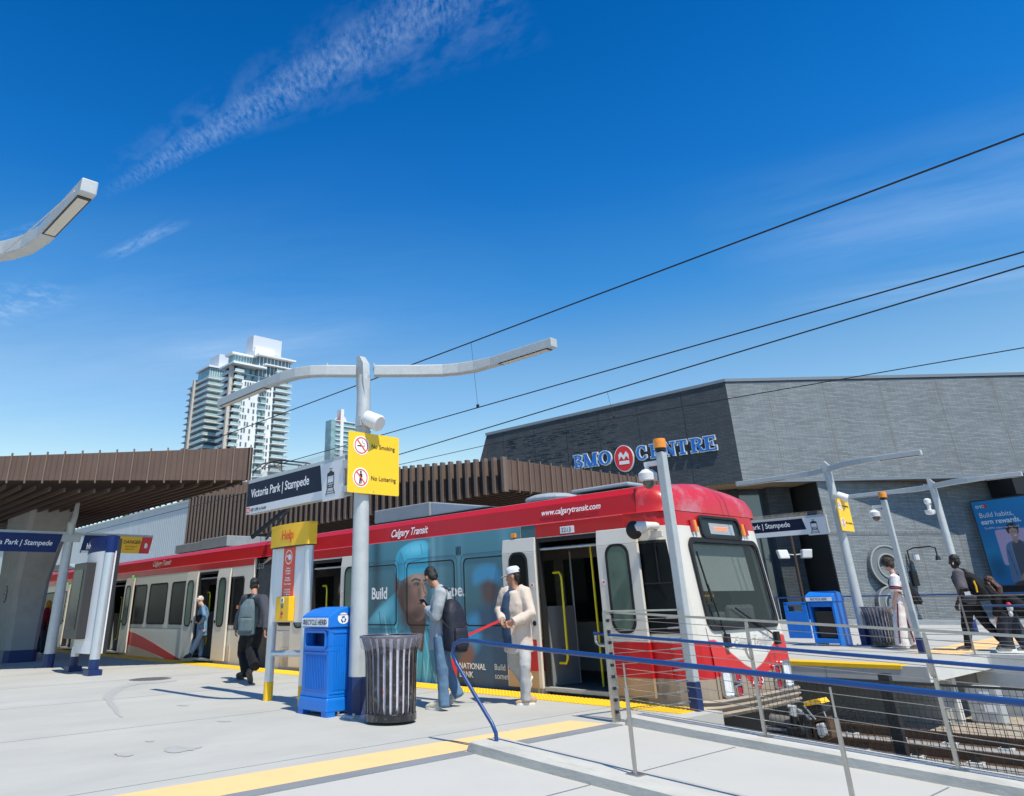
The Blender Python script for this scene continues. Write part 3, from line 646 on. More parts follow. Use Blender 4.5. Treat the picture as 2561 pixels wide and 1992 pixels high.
for ch,x0,x1 in(('B',165,270),('M',272,425),('O',442,578),('C',860,978),('E',1010,1130),('N',1155,1300),('T',1308,1430),('R',1460,1610),('E',1612,1762)):
    a=BL(x0);b=BL(x1); w_=b-a-.03; h=.76; z0=8.42+ (0 if x0>700 else .0); mb=MB(); me=MB()
    for k,pl in enumerate(serif(ch,w_,h)):
        c=sum(np.array([u,v_]) for u,v_ in pl)/len(pl)
        mb.prism([onL(a+u,z0+v_)+NL*(.16+.0006*k) for u,v_ in pl],NL*.01)
        big=[ (u+(.035 if u>c[0] else -.035),v_+(.035 if v_>c[1] else -.035)) for u,v_ in pl]
        me.prism([onL(a+u,z0+v_)+NL*.03 for u,v_ in big],NL*(.125+.0005*k))
    le=me.build('letter',M['letter_edge'],sg); mb.build('letter_face',M['letter_blue'],le)
cx_=(BL(605)+BL(828))/2; czc=8.62; rx=.60; rzz=.75
rx=(BL(820)-BL(608))/2
rr=[(math.cos(k*math.pi/20),math.sin(k*math.pi/20)) for k in range(40)]
ee=MB().prism([onL(cx_+a*rx,czc+b*rzz)+NL*.03 for a,b in rr],NL*.14).build('roundel',M['letter_edge'],sg)
MB().prism([onL(cx_+a*rx*.94,czc+b*rzz*.94)+NL*.171 for a,b in rr],NL*.01).build('roundel_face',M['sign_red'],ee)
p=MB(); k=rx*.52; hh=rzz*.52
p.prism([onL(cx_+a*k,czc+b*hh)+NL*.184 for a,b in((-1,-.85),(1,-.85),(1,-.35),(-1,-.35))],NL*.01)
p.prism([onL(cx_+a*k,czc+b*hh)+NL*.184 for a,b in((-1,-.2),(-.5,.35),(0,-.2),(.5,.35),(1,-.2),(1,.55),(.55,1.0),(0,.42),(-.55,1.0),(-1,.55))],NL*.01)
p.build('roundel_mark',M['letter_edge'],ee)
# block CS emblem on lower wall
def onR(s,z,o=0): return WA+RB*s+V(0,0,z)-NBb*o
sR=sB
em=thing('wall_emblem',tuple(onR(sR(2210),1.5)),'large grey metal C and S letters fixed to the grey brick wall','sign')
def arcband(cx_,cz_,ro,ri,a0,a1,n,o0,th):
    mb=MB()
    for k in range(n):
        q=[math.radians(a0+(a1-a0)*j/n) for j in(k,k+1)]
        mb.prism([onR(cx_+ro*math.cos(q[0]),cz_+ro*math.sin(q[0]),o0),onR(cx_+ro*math.cos(q[1]),cz_+ro*math.sin(q[1]),o0),onR(cx_+ri*math.cos(q[1]),cz_+ri*math.sin(q[1]),o0),onR(cx_+ri*math.cos(q[0]),cz_+ri*math.sin(q[0]),o0)],-NBb*th)
    return mb
def zR(x,y): return float(PP(x,y,WA,RB)[2])
for nm,(px_,py_),ro,ri,a0,a1 in(('letter_c',(2213,1416),.98,.52,45,308),('letter_s',(2228,1512),.86,.44,88,268),('letter_s',(2240,1590),.86,.44,-92,60)):
    c=sR(px_,py_); z=zR(px_,py_)
    q=arcband(c,z,ro,ri,a0,a1,22,.03,.22).build(nm,M['emblem_grey'],em)
    e=arcband(c,z,ro,ro-.07,a0,a1,22,.252,.04); e.add(arcband(c,z,ri+.07,ri,a0,a1,22,.252,.04)); e.build('rim',M['emblem_edge'],q)
# wall lamp
t=thing('wall_lamp',tuple(onR(sR(2275),2.6)),'black gooseneck wall lamp on the grey brick wall beside the letters','lamp')
a=sR(2270,1400);zt=zR(2270,1373)
p=MB(); p.tube([onR(a,zt-1.3,.1),onR(a,zt-.1,.12),onR(a+.05,zt,.5),onR(a+.3,zt+.02,1.3),onR(a+.42,zt-.05,1.5),onR(a+.42,zt-.45,1.5)],.035,8); p.build('arm',M['black_plastic'],t)
MB().tube([onR(a+.42,zt-.42,1.5),onR(a+.42,zt-.62,1.5)],[.08,.13],10).build('lamp_head',M['black_plastic'],t)
MB().obox(onR(a-.12,zt-1.75,.02),RB*.3,-NBb*.16,(0,0,.7)).build('bracket_box',M['black_plastic'],t)
MB().tube([onR(a+.25,zt-.55,.3),onR(a+.25,zt-.3,.3)],[.16,.16],10).build('camera_housing',M['cctv_white'],t)
# floodlight mast before pier
fx=(PP(1990,1400,C0+NB*0.6,RD))
t=thing('floodlight_pole',(fx[0],fx[1],ZF),'thin brown pole carrying two white floodlights before the brick pier','pole')
MB().tube([(fx[0],fx[1],ZF),(fx[0],fx[1],4.6)],.06,8).build('pole',M['soffit_rib'],t)
for sx in(-1,1):
    o=V(fx[0],fx[1],3.15)+RD*.55*sx; b=MB(); b.obox(o-RD*.25-NB*.15-V(0,0,.22),RD*.5,NB*.3,(sx*.08,0,.42)); q=b.build('floodlight',M['cctv_white'],t,bevel=.05)
    MB().tube([V(fx[0],fx[1],3.1),o],.03,6).build('bracket',M['galv'],q)
# big advert screen
SD=nrm(V(.955,-.297,0)); P0=V(-12.07,47.12,0)
t=thing('advert_screen',(-10.5,46.6,ZF),'tall blue advertising screen showing a smiling man in a denim jacket','advertising screen')
SNn=np.cross(SD,V(0,0,1)); scw=2.75
Q0=P0-SD*.0
MB().obox(Q0-SD*.06+V(0,0,1.42),SD*(scw+.5),-SNn*.5,(0,0,4.1)).build('screen_case',M['screen_grey'],t)
MB().obox(Q0-SD*.0+V(0,0,-.0)-SNn*.1,SD*(scw+.3),-SNn*.4,(0,0,1.42)).build('screen_base',M['building_dark'],t)
def posterfn(a,b):
    x=a*scw;y=b*3.98; P=Paint(x,y,(.01,.16,.42)); P.c=P.c*(1-b[:,None]*.0)+np.clip((b[:,None]-.3),0,1)*np.array([.0,.12,.16])
    P.ell(.3,1.2,.9,.9,(.01,.28,.5),1.,.8); P.ell(.4,.8,.4,.5,(.0,.08,.2),1.,.7)
    P.poly([(p_,q_) for p_,q_ in rrect(.75,2.3,.9,2.55,.12)],(.62,.45,.62),.03,1,False)
    P.poly([(1.0,0),(.95,.9),(1.05,1.7),(1.3,1.95),(1.7,2.0),(2.1,1.85),(2.35,1.5),(2.4,0)],(.13,.22,.36),.03)
    P.poly([(1.35,.2),(1.35,1.6),(1.5,1.98),(1.85,1.98),(1.95,1.5),(1.95,.2)],(.09,.10,.13),.03)
    P.line([(1.1,1.6),(1.2,.4)],.02,(.05,.1,.2)); P.line([(1.3,1.9),(1.33,.3)],.02,(.2,.3,.45)); P.line([(2.0,1.8),(1.98,.3)],.02,(.2,.3,.45))
    P.poly([(2.0,.4),(2.0,1.35),(2.75,1.4),(2.75,.4)],(.0,.14,.45),.02,1,False)
    P.poly([(1.3,.15),(1.45,.5),(1.75,.45),(1.7,.15)],(.45,.25,.18),.03); P.poly([(1.0,0),(1.4,.2),(2.6,.2),(2.7,0)],(.08,.05,.04),.03)
    P.ell(1.6,2.08,.12,.2,(.5,.3,.22),.2); P.ell(1.62,2.35,.2,.28,(.56,.34,.25),.12,1,.2); P.ell(1.66,2.24,.07,.035,(.8,.75,.72),.4,1,.2)
    P.line([(1.52,2.42),(1.6,2.4)],.014,(.1,.05,.04)); P.line([(1.68,2.4),(1.75,2.42)],.014,(.1,.05,.04))
    P.poly([(1.35,2.35),(1.3,2.6),(1.45,2.78),(1.7,2.82),(1.88,2.65),(1.86,2.4),(1.78,2.3),(1.8,2.5),(1.6,2.58),(1.44,2.5),(1.42,2.35)],(.045,.025,.018),.03)
    P.ell(.62,3.72,.11,.11,(.6,.02,.04),.06)
    return P.c
scr=gridpanel('screen',t,Q0+V(0,0,1.48)+SNn*.006,SD*scw,(0,0,3.98),110,160,posterfn,M['poster'])
tx=lambda s,x,z,c,b=0: text('screen_text',s,M['text_white'],scr,Q0+SD*x+V(0,0,1.48+z)+SNn*.012,SD,(0,0,1),c,bold=b)
tx('BMO',.16,3.64,.15); tx('Build habits,',.22,3.18,.24); tx('earn rewards.',.22,2.86,.24,.03); tx('The BMO eclipse rise Visa Card.',.30,2.62,.09)
# far rail on rear kerb
t=thing('rear_railing',(-15,36.35,ZF),'thin blue handrail on grey posts along the rear edge of the far platform','railing')
MB().tube([(-30,36.35,1.14),(9,36.35,1.14)],.03,6).build('handrail',M['rail_blue'],t)
p=MB()
for i in range(20): p.tube([(-28+i*2,36.35,.2),(-28+i*2,36.35,1.12)],.022,6)
tag(p.build('posts',M['stainless'],t)); 
# ---------------- distant buildings ----------------
def tower(name,lab,X,Y,W_,D_,z1,floors_h=2.62,split=None):
    t=thing(name,(X,Y,-1.25),lab,'tower','residential towers'); return t
FHT=3.0
t=thing('residential_tower',(-315,155,-1.25),'tall white and glass apartment tower, the higher of the twin towers','tower')
XA,YA,YE=-300,140.6,170.2
zt=101.3
MB().box(XA-10,XA-1.5,YA+3,YE-.6,-1.25,zt).build('tower_shaft',M['tower_glass'],t)
p=MB(); n=int(zt/FHT)
w1=MB(); gl=MB(); gd=MB(); bl=MB()
random.seed(11)
for i in range(n+1):
    z=zt-i*FHT
    if z<-1: break
    p.box(XA-11,XA-1.2,YA,YA+4,z-.3,z)                # balcony slabs, left face
    p.box(XA-9,XA+1.3,YA+.6,YA+5.2,z-.3,z)              # corner balconies on the lit face
    p.box(XA-4,XA+1.6,YE-8.5,YE,z-.3,z)
    p.box(XA-4,XA+1.3,YA+13.6,YA+18,z-.3,z) if i>7 else None
    p.box(XA-10,XA-.9,YA+3,YE-.6,z-.35,z-.05)
    bl.box(XA-10.9,XA-2,YA+.02,YA+.08,z,z+1.0); bl.box(XA+1.2,XA+1.28,YA+.7,YA+5.1,z,z+1.0); bl.box(XA+1.5,XA+1.58,YE-8.4,YE,z,z+1.0)
    if i>7: bl.box(XA+1.2,XA+1.28,YA+13.7,YA+17.9,z,z+1.)
    for (ya,yb) in((YA+5.5,YA+13),(YA+13.6,YA+17.6),(YA+18.2,YE-9)):
        k=ya
        while k<yb-.8:
            if random.random()<.50: gd.box(XA-1.4,XA-.55,k,k+.75,z-2.6,z-.75)
            k+=1.25
    gd.box(XA-2,XA-1.2,YE-8.2,YE-3,z-2.7,z-.4)
p.build('floor_slabs',M['tower_white'],t); bl.build('balcony_glass',M['balcony_glass'],t); gd.build('windows',M['tower_glass_dark'],t)
q=MB()
for(ya,yb) in((YA+5.3,YA+13.2),(YA+18,YA+21.4)): q.box(XA-2,XA-.7,ya,yb,-1,zt-6 if ya<YA+10 else zt-3)
q.box(XA-2,XA-.62,YA+13.2,YA+13.9,-1,zt-3)
q.build('white_panels',M['tower_white'],t)
MB().box(XA-2.4,XA-1.0,YA-.6,YA+1.2,-1,zt+.8).build('fin_wall',M['tower_tan'],t)
MB().box(XA-11.5,XA+2.4,YA-1,YA+15.6,zt,zt+.9).build('roof_slab',M['tower_white'],t)
MB().box(XA-9.5,XA-5,YA+2.0,YE-1,zt+.9,zt+6.2).build('penthouse_glass',M['tower_glass'],t)
MB().box(XA-4.9,XA-.6,YA+12,YE-.4,zt-3,zt+6.0).build('penthouse_glass',M['tower_glass_dark'],t)
q=MB(); q.box(XA-11,XA-3.5,YA+.8,YA+12,zt+6.2,zt+7.1); q.box(XA-9,XA+1.6,YA+11.4,YE+1.4,zt+6.3,zt+7.1); q.box(XA-9,XA+1.6,YA+15,YE+1.2,zt+2.2,zt+2.8); q.build('penthouse_slab',M['tower_white'],t)
q=MB()
for k in range(9): q.box(XA-.55,XA-.45,YA+13+k*1.9,YA+13.3+k*1.9,zt-3,zt+6.2)
for k in range(7): q.box(XA-5.0,XA-4.9,YA+3+k*1.4,YA+3.2+k*1.4,zt+.9,zt+6.2)
q.build('glazing_bars',M['tower_white'],t)
MB().box(XA-9,XA-2,YA+11.2,YA+21.3,zt+7.1,zt+11.2).build('upper_block',M['tower_white'],t)
MB().box(XA-9.5,XA-3,YA+10.4,YA+25.3,zt+9,zt+16.8).build('mechanical_penthouse',M['tower_mech'],t)
# tower B
t=thing('residential_tower',(-345,150,-1.25),'lower white and green glass apartment tower left of the taller twin','tower')
XB,YB,zb2=-330,142.5,102.3
MB().box(XB-13.5,XB-1,YB+2,YB+17,-1.25,zb2).build('tower_shaft',M['tower_glass'],t)
p=MB();bl=MB();gd=MB()
for i in range(36):
    z=zb2-i*FHT
    p.box(XB-13,XB+1.2,YB-.2,YB+16,z-.3,z); p.box(XB-24.5,XB-14.5,YB+.3,YB+6,z-.3,z)
    bl.box(XB-13,XB+1.1,YB-.1,YB-.02,z,z+1.); bl.box(XB+1.1,XB+1.16,YB,YB+8,z,z+1.)
    if i>5: gd.box(XB-3,XB-.6,YB+1.6,YB+7.8,z-2.6,z-.5)
    gd.box(XB-2,XB-.8,YB+8.6,YB+12,z-2.6,z-.6)
    gd.box(XB-24,XB-15,YB+2,YB+3,z-2.6,z-.4)
p.build('floor_slabs',M['tower_white'],t); bl.build('balcony_glass',M['balcony_glass'],t); gd.build('windows',M['tower_glass_dark'],t)
MB().box(XB-22,XB-14.5,YB+3,YB+17,-1.25,zb2).build('tower_shaft',M['tower_tan'],t)
MB().box(XB-15,XB-13.4,YB-1,YB+4,-1,zb2+2).build('fin_wall',M['tower_tan'],t)
MB().box(XB-12.5,XB+.2,YB+.4,YB+9,zb2,zb2+5.3).build('penthouse_glass',M['tower_glass'],t)
q=MB()
for k in range(7): q.box(XB+.2,XB+.3,YB+.6+k*1.2,YB+.8+k*1.2,zb2,zb2+5.3)
q.box(XB-14,XB+1.2,YB-.6,YB+10,zb2+5.3,zb2+6.1); q.box(XB-12,XB,YB+7,YB+16,zb2,zb2+7.5); q.build('roof_slab',M['tower_white'],t)
MB().box(XB-12,XB-2,YB+5.6,YB+12,zb2+6.1,zb2+13.5).build('mechanical_penthouse',M['tower_mech'],t)
# distant glass tower behind mast
t=thing('distant_tower',(-420,290,-1.25),'far glass tower topped by a white curved sail, beside the lamp mast','tower')
a=PX(829,1050,-420);b=PX(853,1050,-420);c=PX(905,1050,-420); zt2=a[2]
MB().box(-427,-420,a[1],c[1]+8,-1.25,zt2).build('tower_shaft',M['tower_glass'],t)
p=MB()
for i in range(40): p.box(-427.5,-419.3,a[1]+3.4,c[1]+8,zt2-i*3.2-.4,zt2-i*3.2)
p.box(-424,-419,b[1]-.8,b[1]+1.6,-1,zt2+8); p.build('floor_slabs',M['tower_white'],t)
h=PX(860,1030,-420)[2]; y0=PX(852,1062,-420)[1];y1=PX(884,1062,-420)[1];zz0=PX(860,1062,-420)[2]
MB().prism([(-425,y0+(y1-y0)*u,zz0+(h-zz0)*v_-1) for u,v_ in((0,0),(.02,.45),(.15,.8),(.42,1.02),(.66,.82),(.85,.45),(1,0))],(-4,0,0)).build('sail_roof',M['tower_white'],t)
MB().tube([(-420,y0-1,zz0),(-420,y0-1,h)],[.5,.15],6).build('antenna',M['text_red'],t)
# pale trackside building and gabled house
t=thing('trackside_building',(-95,26,-1.25),'long pale corrugated metal building beyond the parked train cars','building')
MB().box(-170,-46,26,40,-1.25,9.35).build('wall',M['corrugated'],t)
p=MB()
for i in range(300): p.box(-46.2-i*.4,-46.14-i*.4,25.985,26,-1,9.3)
tag(p.build('cladding_ribs',M['corrugated'],t),kind='stuff')
MB().box(-170.2,-45.8,25.9,40.1,9.35,9.5).build('roof',M['galv_flat'],t)
q=[PY(x,y,25.97) for x,y in((296,1445),(292,1415),(298,1395),(290,1365),(300,1345),(305,1360),(312,1330),(318,1350),(326,1312),(332,1345),(340,1318),(346,1342),(356,1322),(362,1350),(372,1335),(378,1350),(374,1372),(382,1395),(385,1420),(378,1440))]
MB().prism(q,(0,-.01,0)).build('paint_patch',M['lime_patch'],t)
t=thing('gabled_building',(-165,66,-1.25),'brown gabled house front under a green roof behind the pale building','building')
gq=lambda x,y:PY(x,y,60)
a=gq(320,1290);b=gq(371,1272);c=gq(386,1292)
MB().prism([gq(322,1297),gq(371,1274),gq(387,1290),gq(387,1330),gq(322,1330)],(0,6,0)).build('gable_wall',M['gable_brown'],t)
MB().prism([gq(255,1330),gq(330,1275),gq(371,1270),gq(318,1300),gq(300,1330)],(0,4,0)).build('roof',M['green_roof'],t)
p=MB(); p.bar(gq(300,1312),gq(371,1271),1.2,1.2); p.bar(gq(371,1271),gq(388,1290),1.2,1.2); p.build('bargeboard',M['tower_white'],t)
# ---------------- train ----------------
YN=9.2; YC=10.525; YFAR=11.85
DOORS=(2.82,9.335); DW=.6
WINS=((3.95,5.19),(5.49,6.81),(7.04,8.4))
def yN(z): return YN
def winpanel(parent,f,x0,x1,z0,z1,Y,r,gm,out=.012,fw=.035,name='window',rub='rubber'):
    o=rrect(x0,x1,z0,z1,r); i=rrect(x0+fw,x1-fw,z0+fw,z1-fw,max(r-fw*.6,.02))
    mp=lambda a,b:(f(a),Y,b)
    fr=ringmesh(MB(),o,i,mp,(0,-out,0)).build(name,M[rub],parent)
    MB().prism([(f(a),Y+.001,b) for a,b in i],(0,-out*.45,0)).build('glass',M[gm],fr)
    return fr
HWS=[(10.4,1.325),(10.95,1.31),(11.08,1.275),(11.17,1.21),(11.24,1.12),(11.28,1.02)]
def lean(s,z): return s-(.20*max(0,(z-.5)/1.8) if s>10.9 else .20*max(0,(z-.5)/1.8)*max(0,(s-10.4)/.5))
def half(t,Xc,d,wrap,detail=True,lit=False):
    f=lambda s: Xc+d*s
    segs=[(.42,DOORS[0]-DW),(DOORS[0]+DW,DOORS[1]-DW),(DOORS[1]+DW,10.4)]
    b=MB()
    for a,c in segs: b.box(f(a),f(c),YN,YN+.06,-.12,2.33)
    for c in DOORS: b.box(f(c-DW),f(c+DW),YN,YN+.06,2.12,2.33)
    fw_=MB(); wz=(.86,1.95)
    fw_.box(f(.42),f(10.4),YFAR-.06,YFAR,-.12,wz[0]); fw_.box(f(.42),f(10.4),YFAR-.06,YFAR,wz[1],2.33)
    k=.42
    for a,c in [(.85,2.0)]+[(DOORS[0]-.5,DOORS[0]+.5)]+list(WINS)+[(DOORS[1]-.5,DOORS[1]+.5)]: fw_.box(f(k),f(a),YFAR-.06,YFAR,*wz); k=c
    fw_.box(f(k),f(10.4),YFAR-.06,YFAR,*wz); b.add(fw_)
    # nose shell by rows
    zr=[-.12,.28,.70,.88,1.93,2.14,2.33]
    body=b.build('body',M['train_white'],t)
    def outline(z):
        P=[(lean(s,z),-h) for s,h in HWS]+[(lean(11.285,z),-.90),(lean(11.29,z),.90)]+[(lean(s,z),h) for s,h in HWS[::-1]]
        return [(f(s),YC+h,z) for s,h in P]
    for (z0,z1,mk) in ((-.12,.28,'train_beige'),(.28,.70,'train_red'),(.70,.88,'train_white'),(.88,1.93,'train_white'),(1.93,2.14,'train_white'),(2.14,2.33,'train_red')):
        A=outline(z0);B=outline(z1); q=MB(); n=len(A)
        for i in range(n-1):
            if z0==.88 and i==6: continue
            q.quad(A[i],A[i+1],B[i+1],B[i])
        if z0==.88:
            for i in (6,7): a_=V(*A[i]);b_=V(*B[i]); q.quad(a_,b_,b_-V(d*.08,0,0),a_-V(d*.08,0,0))
        q.build('nose_panel',M[mk],t,smooth=35)
    # roof and fairing
    pr=[(-1.325,2.325),(-1.305,2.345),(-1.285,2.50),(-1.275,2.60),(-1.19,2.695),(-.95,2.735)]
    ks=[(.02,1,1),(.25,1,1),(10.62,1,1)] ; ns=[(10.625,1,1),(10.85,.985,.93),(10.98,.95,.74),(11.06,.90,.45),(11.08,.86,.02)]
    def prof(s,kw,kz,full):
        P=[(y*kw,2.33+(z-2.33)*kz) for y,z in pr]; P=P+([(0,2.33+(2.83-2.33)*kz)] if full else [])+[(-y,z) for y,z in P[::-1]]; return [(f(s),YC+y,z) for y,z in P]
    q=MB();
    for side in(-1,1):
        R=[[ (f(s+(.1 if s<.03 else 0)*(z-2.33)*3-(.15 if s<.03 else 0)),YC-side*y*-1 if 0 else YC+side*y*-1*-1 if 0 else YC+(y if side<0 else -y),z) for y,z in pr[:5]] for s,kw,kz in ks]; q.rings(R,False,False,False)
    q.build('roof_fairing',M['train_red'],t,smooth=30)
    q=MB(); q.rings([[(f(s),YC+y,z) for y,z in ((-1.195,2.69),(-.95,2.735),(0,2.83),(.95,2.735),(1.195,2.69))] for s in(.1,10.62)],False,False,False); q.build('roof',M['roof_grey'],t,smooth=30)
    q=MB(); q.rings([prof(s,a,c,True) for s,a,c in ns],False,False,False); q.build('nose_hood',M['hood_red'],t,smooth=40)
    MB().box(f(10.615),f(10.623),YN+.035,YN+.10,2.34,2.66).build('hood_seam',M['rubber'],t)
    # red band above doors
    q=MB(); q.box(f(.42),f(10.4),YN-.004,YN-.0005,2.17 if not wrap else 2.17,2.326); 
    if wrap: q=MB(); q.box(f(.42),f(3.95),YN-.004,YN-.0005,2.15,2.326); q.box(f(8.6),f(10.4),YN-.004,YN-.0005,2.13,2.326)
    q.build('cornice_band',M['train_red'],t)
    # interior
    q=MB(); q.box(f(.3),f(10.9),YN+.07,YFAR-.07,-.05,.075); q.build('floor',M['floor_dark'],t)
    q=MB(); q.box(f(.3),f(10.9),YN+.07,YFAR-.07,2.2,2.3); q.box(f(10.35),f(10.4),YN+.07,YFAR-.07,.075,2.2); q.build('ceiling',M['interior'],t)
    g=MB()
    for a,c in [(.85,2.0),(DOORS[0]-.5,DOORS[0]+.5)]+list(WINS)+[(DOORS[1]-.5,DOORS[1]+.5)]: g.box(f(a),f(c),YFAR-.04,YFAR-.03,*wz)
    g.build('far_side_glass',M['glass_tint'],t)
    for c in DOORS:
        q=MB(); q.box(f(c-DW),f(c-DW+.035),YN-.01,YN+.09,.06,2.12); q.box(f(c+DW-.035),f(c+DW),YN-.01,YN+.09,.06,2.12); q.box(f(c-DW),f(c+DW),YN+.0,YN+.09,2.06,2.121)
        fr=q.build('door_frame',M['rubber'],t)
        MB().box(f(c-DW),f(c+DW),YN-.035,YN+.07,.03,.08).build('door_sill',M['galv'],fr)
        MB().tube([(f(c-DW),YN+.04,1.96),(f(c+DW),YN+.04,1.96)],.018,8).build('door_rail',M['galv'],fr)
        q=MB(); yy=YN+.22
        for sg_ in(-1,1):
            x=f(c+sg_*(DW-.10)); x2=f(c+sg_*(DW-.26))
            q.tube([(x,yy,1.62),(x2+(x-x2)*.2,yy,1.62),(x2,yy,1.55),(x2,yy,.45),(x2+(x-x2)*.2,yy,.38),(x,yy,.38)],.019,8) if sg_*d<0 else None
        q.tube([(f(c+.05),YN+.5,.08),(f(c+.05),YN+.5,2.0)],.019,8)
        q.build('grab_pole',M['grab_yellow'],t,smooth=60)
        q=MB(); xx=f(c-d*.62+0) ; 
        q=MB(); q.box(f(c-d*DW*1.0),f(c-d*(DW-.03)),YN+.12,YN+.75,.08,1.15); q.build('draught_screen',M['interior_grey'],t)
        q=MB(); q.tube([(f(c-d*(DW-.02)),YN+.75,.08),(f(c-d*(DW-.02)),YN+.75,1.95)],.015,6); q.build('stanchion',M['galv'],t)
        q=MB()
        for k in range(3):
            for yy2 in(YN+.95,YN+1.5): 
                x=f(c-.3+k*.8); q.box(x,x+.07,yy2+.3,yy2+.75,.45,1.05); q.box(x,x+.42,yy2+.3,yy2+.75,.42,.50)
        q.build('seat',M['seat_red'],t)
        for sg_ in(-1,1):
            a=c+sg_*DW; e=c+sg_*(DW+.70); x0,x1=sorted((f(a),f(e)))
            lf=MB(); lf.box(x0,x1,YN-.075,YN-.03,.055,1.93); lf.prism([(x0,YN-.075,1.93),(x0,YN-.03,1.93),(x0,YN-.02,2.14),(x0,YN-.045,2.14)],(x1-x0,0,0))
            dk=lf.build('door_leaf',M['train_white'] if (c>5 or not wrap) else M['train_white'],t,bevel=.008)
            xm0,xm1=sorted((f(c+sg_*(DW+.17)),f(c+sg_*(DW+.53))))
            gmn='glass_green' if not(wrap and c>5 and sg_<0) else 'glass_dark'
            winpanel(dk,lambda s:s,xm0-.02,xm1+.02,.80,1.94,YN-.0755,.15,gmn,name='door_window')
            xb=f(c+sg_*(DW+.08)); 
            q=MB(); q.tube([(xb,YN-.076,.92),(xb,YN-.088,.92)],.035,14); q.build('door_button',M['rubber'],dk)
            q=MB(); q.tube([(xb,YN-.0755,1.45),(xb,YN-.079,1.45)],.033,14); lb=q.build('warning_label',M['text_white'],dk)
            q=MB(); q.tube([(xb,YN-.079,1.45),(xb,YN-.081,1.45)],.020,10); q.build('warning_mark',M['text_red'],lb)
    q=MB()
    for s_ in(.44,2.12,3.55,8.62,10.36): q.box(f(s_),f(s_)+.006,YN-.0022,YN-.0004,-.1,2.15)
    for a_,c_ in segs: q.box(f(a_),f(c_),YN-.0022,YN-.0004,.745,.751)
    q.build('panel_seam',M['rubber'],t)
    # windows
    if not wrap:
        for a,c in WINS+((.85,1.95),): x0,x1=sorted((f(a),f(c))); winpanel(t,lambda s:s,x0,x1,.84,1.94,YN-.0005,.10,'glass_dark',fw=.045)
    else:
        x0,x1=sorted((f(.85),f(1.95))); winpanel(t,lambda s:s,x0,x1,.84,1.94,YN-.0005,.1,'glass_dark',fw=.045)
    x0,x1=sorted((f(10.62),f(11.16)))
    # cab side window following the nose flank
    q=MB(); S=[10.60,10.95,11.08,11.15]; hw=dict((10.6,1.3) if 0 else (s,h) for s,h in HWS); 
    yy=lambda s: YC-np.interp(s,[a for a,_ in HWS],[b_ for _,b_ in HWS])-.006
    q.rings([[(f(lean(s,z)),yy(s),z) for z in(.83,1.3,1.92)] for s in S],False,False,False); cw=q.build('cab_side_window',M['glass_dark'],t,smooth=40)
    q=MB()
    for z in(.80,1.92): q.rings([[(f(lean(s,z)),yy(s)-.004,z),(f(lean(s,z)),yy(s)-.004,z+.035)] for s in S],False,False,False)
    q.quad((f(10.58),yy(10.6)-.004,.8),(f(10.61),yy(10.6)-.004,.8),(f(10.61),yy(10.6)-.004,1.95),(f(10.58),yy(10.6)-.004,1.95))
    q.box(f(10.86),f(10.88),yy(10.8)-.006,yy(10.8),1.42,1.92); q.box(f(10.6),f(11.05),yy(10.8)-.006,yy(10.8),1.40,1.42); q.build('window_seal',M['rubber'],cw)
    q=MB()
    for a in((.95,1.6) if not wrap else (.95,1.6),): pass
    for a,c in ((.95+.5,1.95),(3.75,4.25)) if 0 else (((1.35,2.05),) if not wrap else ((1.05,1.5),)):
        q.box(f(a),f(c),YN-.012,YN-.0005,.05,.42)
    vg=q.build('vent_grille',M['train_cream'],t)
    q=MB()
    a,c=(1.38,2.02) if not wrap else (1.08,1.47)
    k=a
    while k<c: q.box(f(k),f(k)+.012,YN-.016,YN-.0125,.07,.38); k+=.05
    q.build('grille_slots',M['train_beige'],vg)
    # tail/side lamps
    lx=f(8.28); 
    q=MB(); q.box(lx-.05,lx+.05,YN-.05,YN-.006,2.16,2.23); lp=q.build('side_lamp',M['lamp_amber'] if wrap else M['led_green'],t,bevel=.01)
    q=MB(); q.box(lx-.05,lx+.05,YN-.05,YN-.006,2.02,2.06); q.build('side_lamp',M['led_red'],t,bevel=.01)
    # underframe
    q=MB(); q.box(f(.0),f(10.9),YN+.3,YFAR-.3,-.55,-.125); q.box(f(2.5),f(4.8),YN+.2,YFAR-.2,-.85,-.3); q.box(f(5.2),f(7.),YN+.25,YFAR-.25,-.80,-.3); q.build('underframe',M['black_plastic'],t)
    for s in(8.4,9.9,.9):
        q=MB()
        for y in(9.8,11.24): q.tube([(f(s),y-.06,-.52),(f(s),y+.06,-.52)],.33,20)
        q.tube([(f(s),9.8,-.52),(f(s),11.24,-.52)],.06,8); q.build('wheelset',M['iron'],t)
    return body
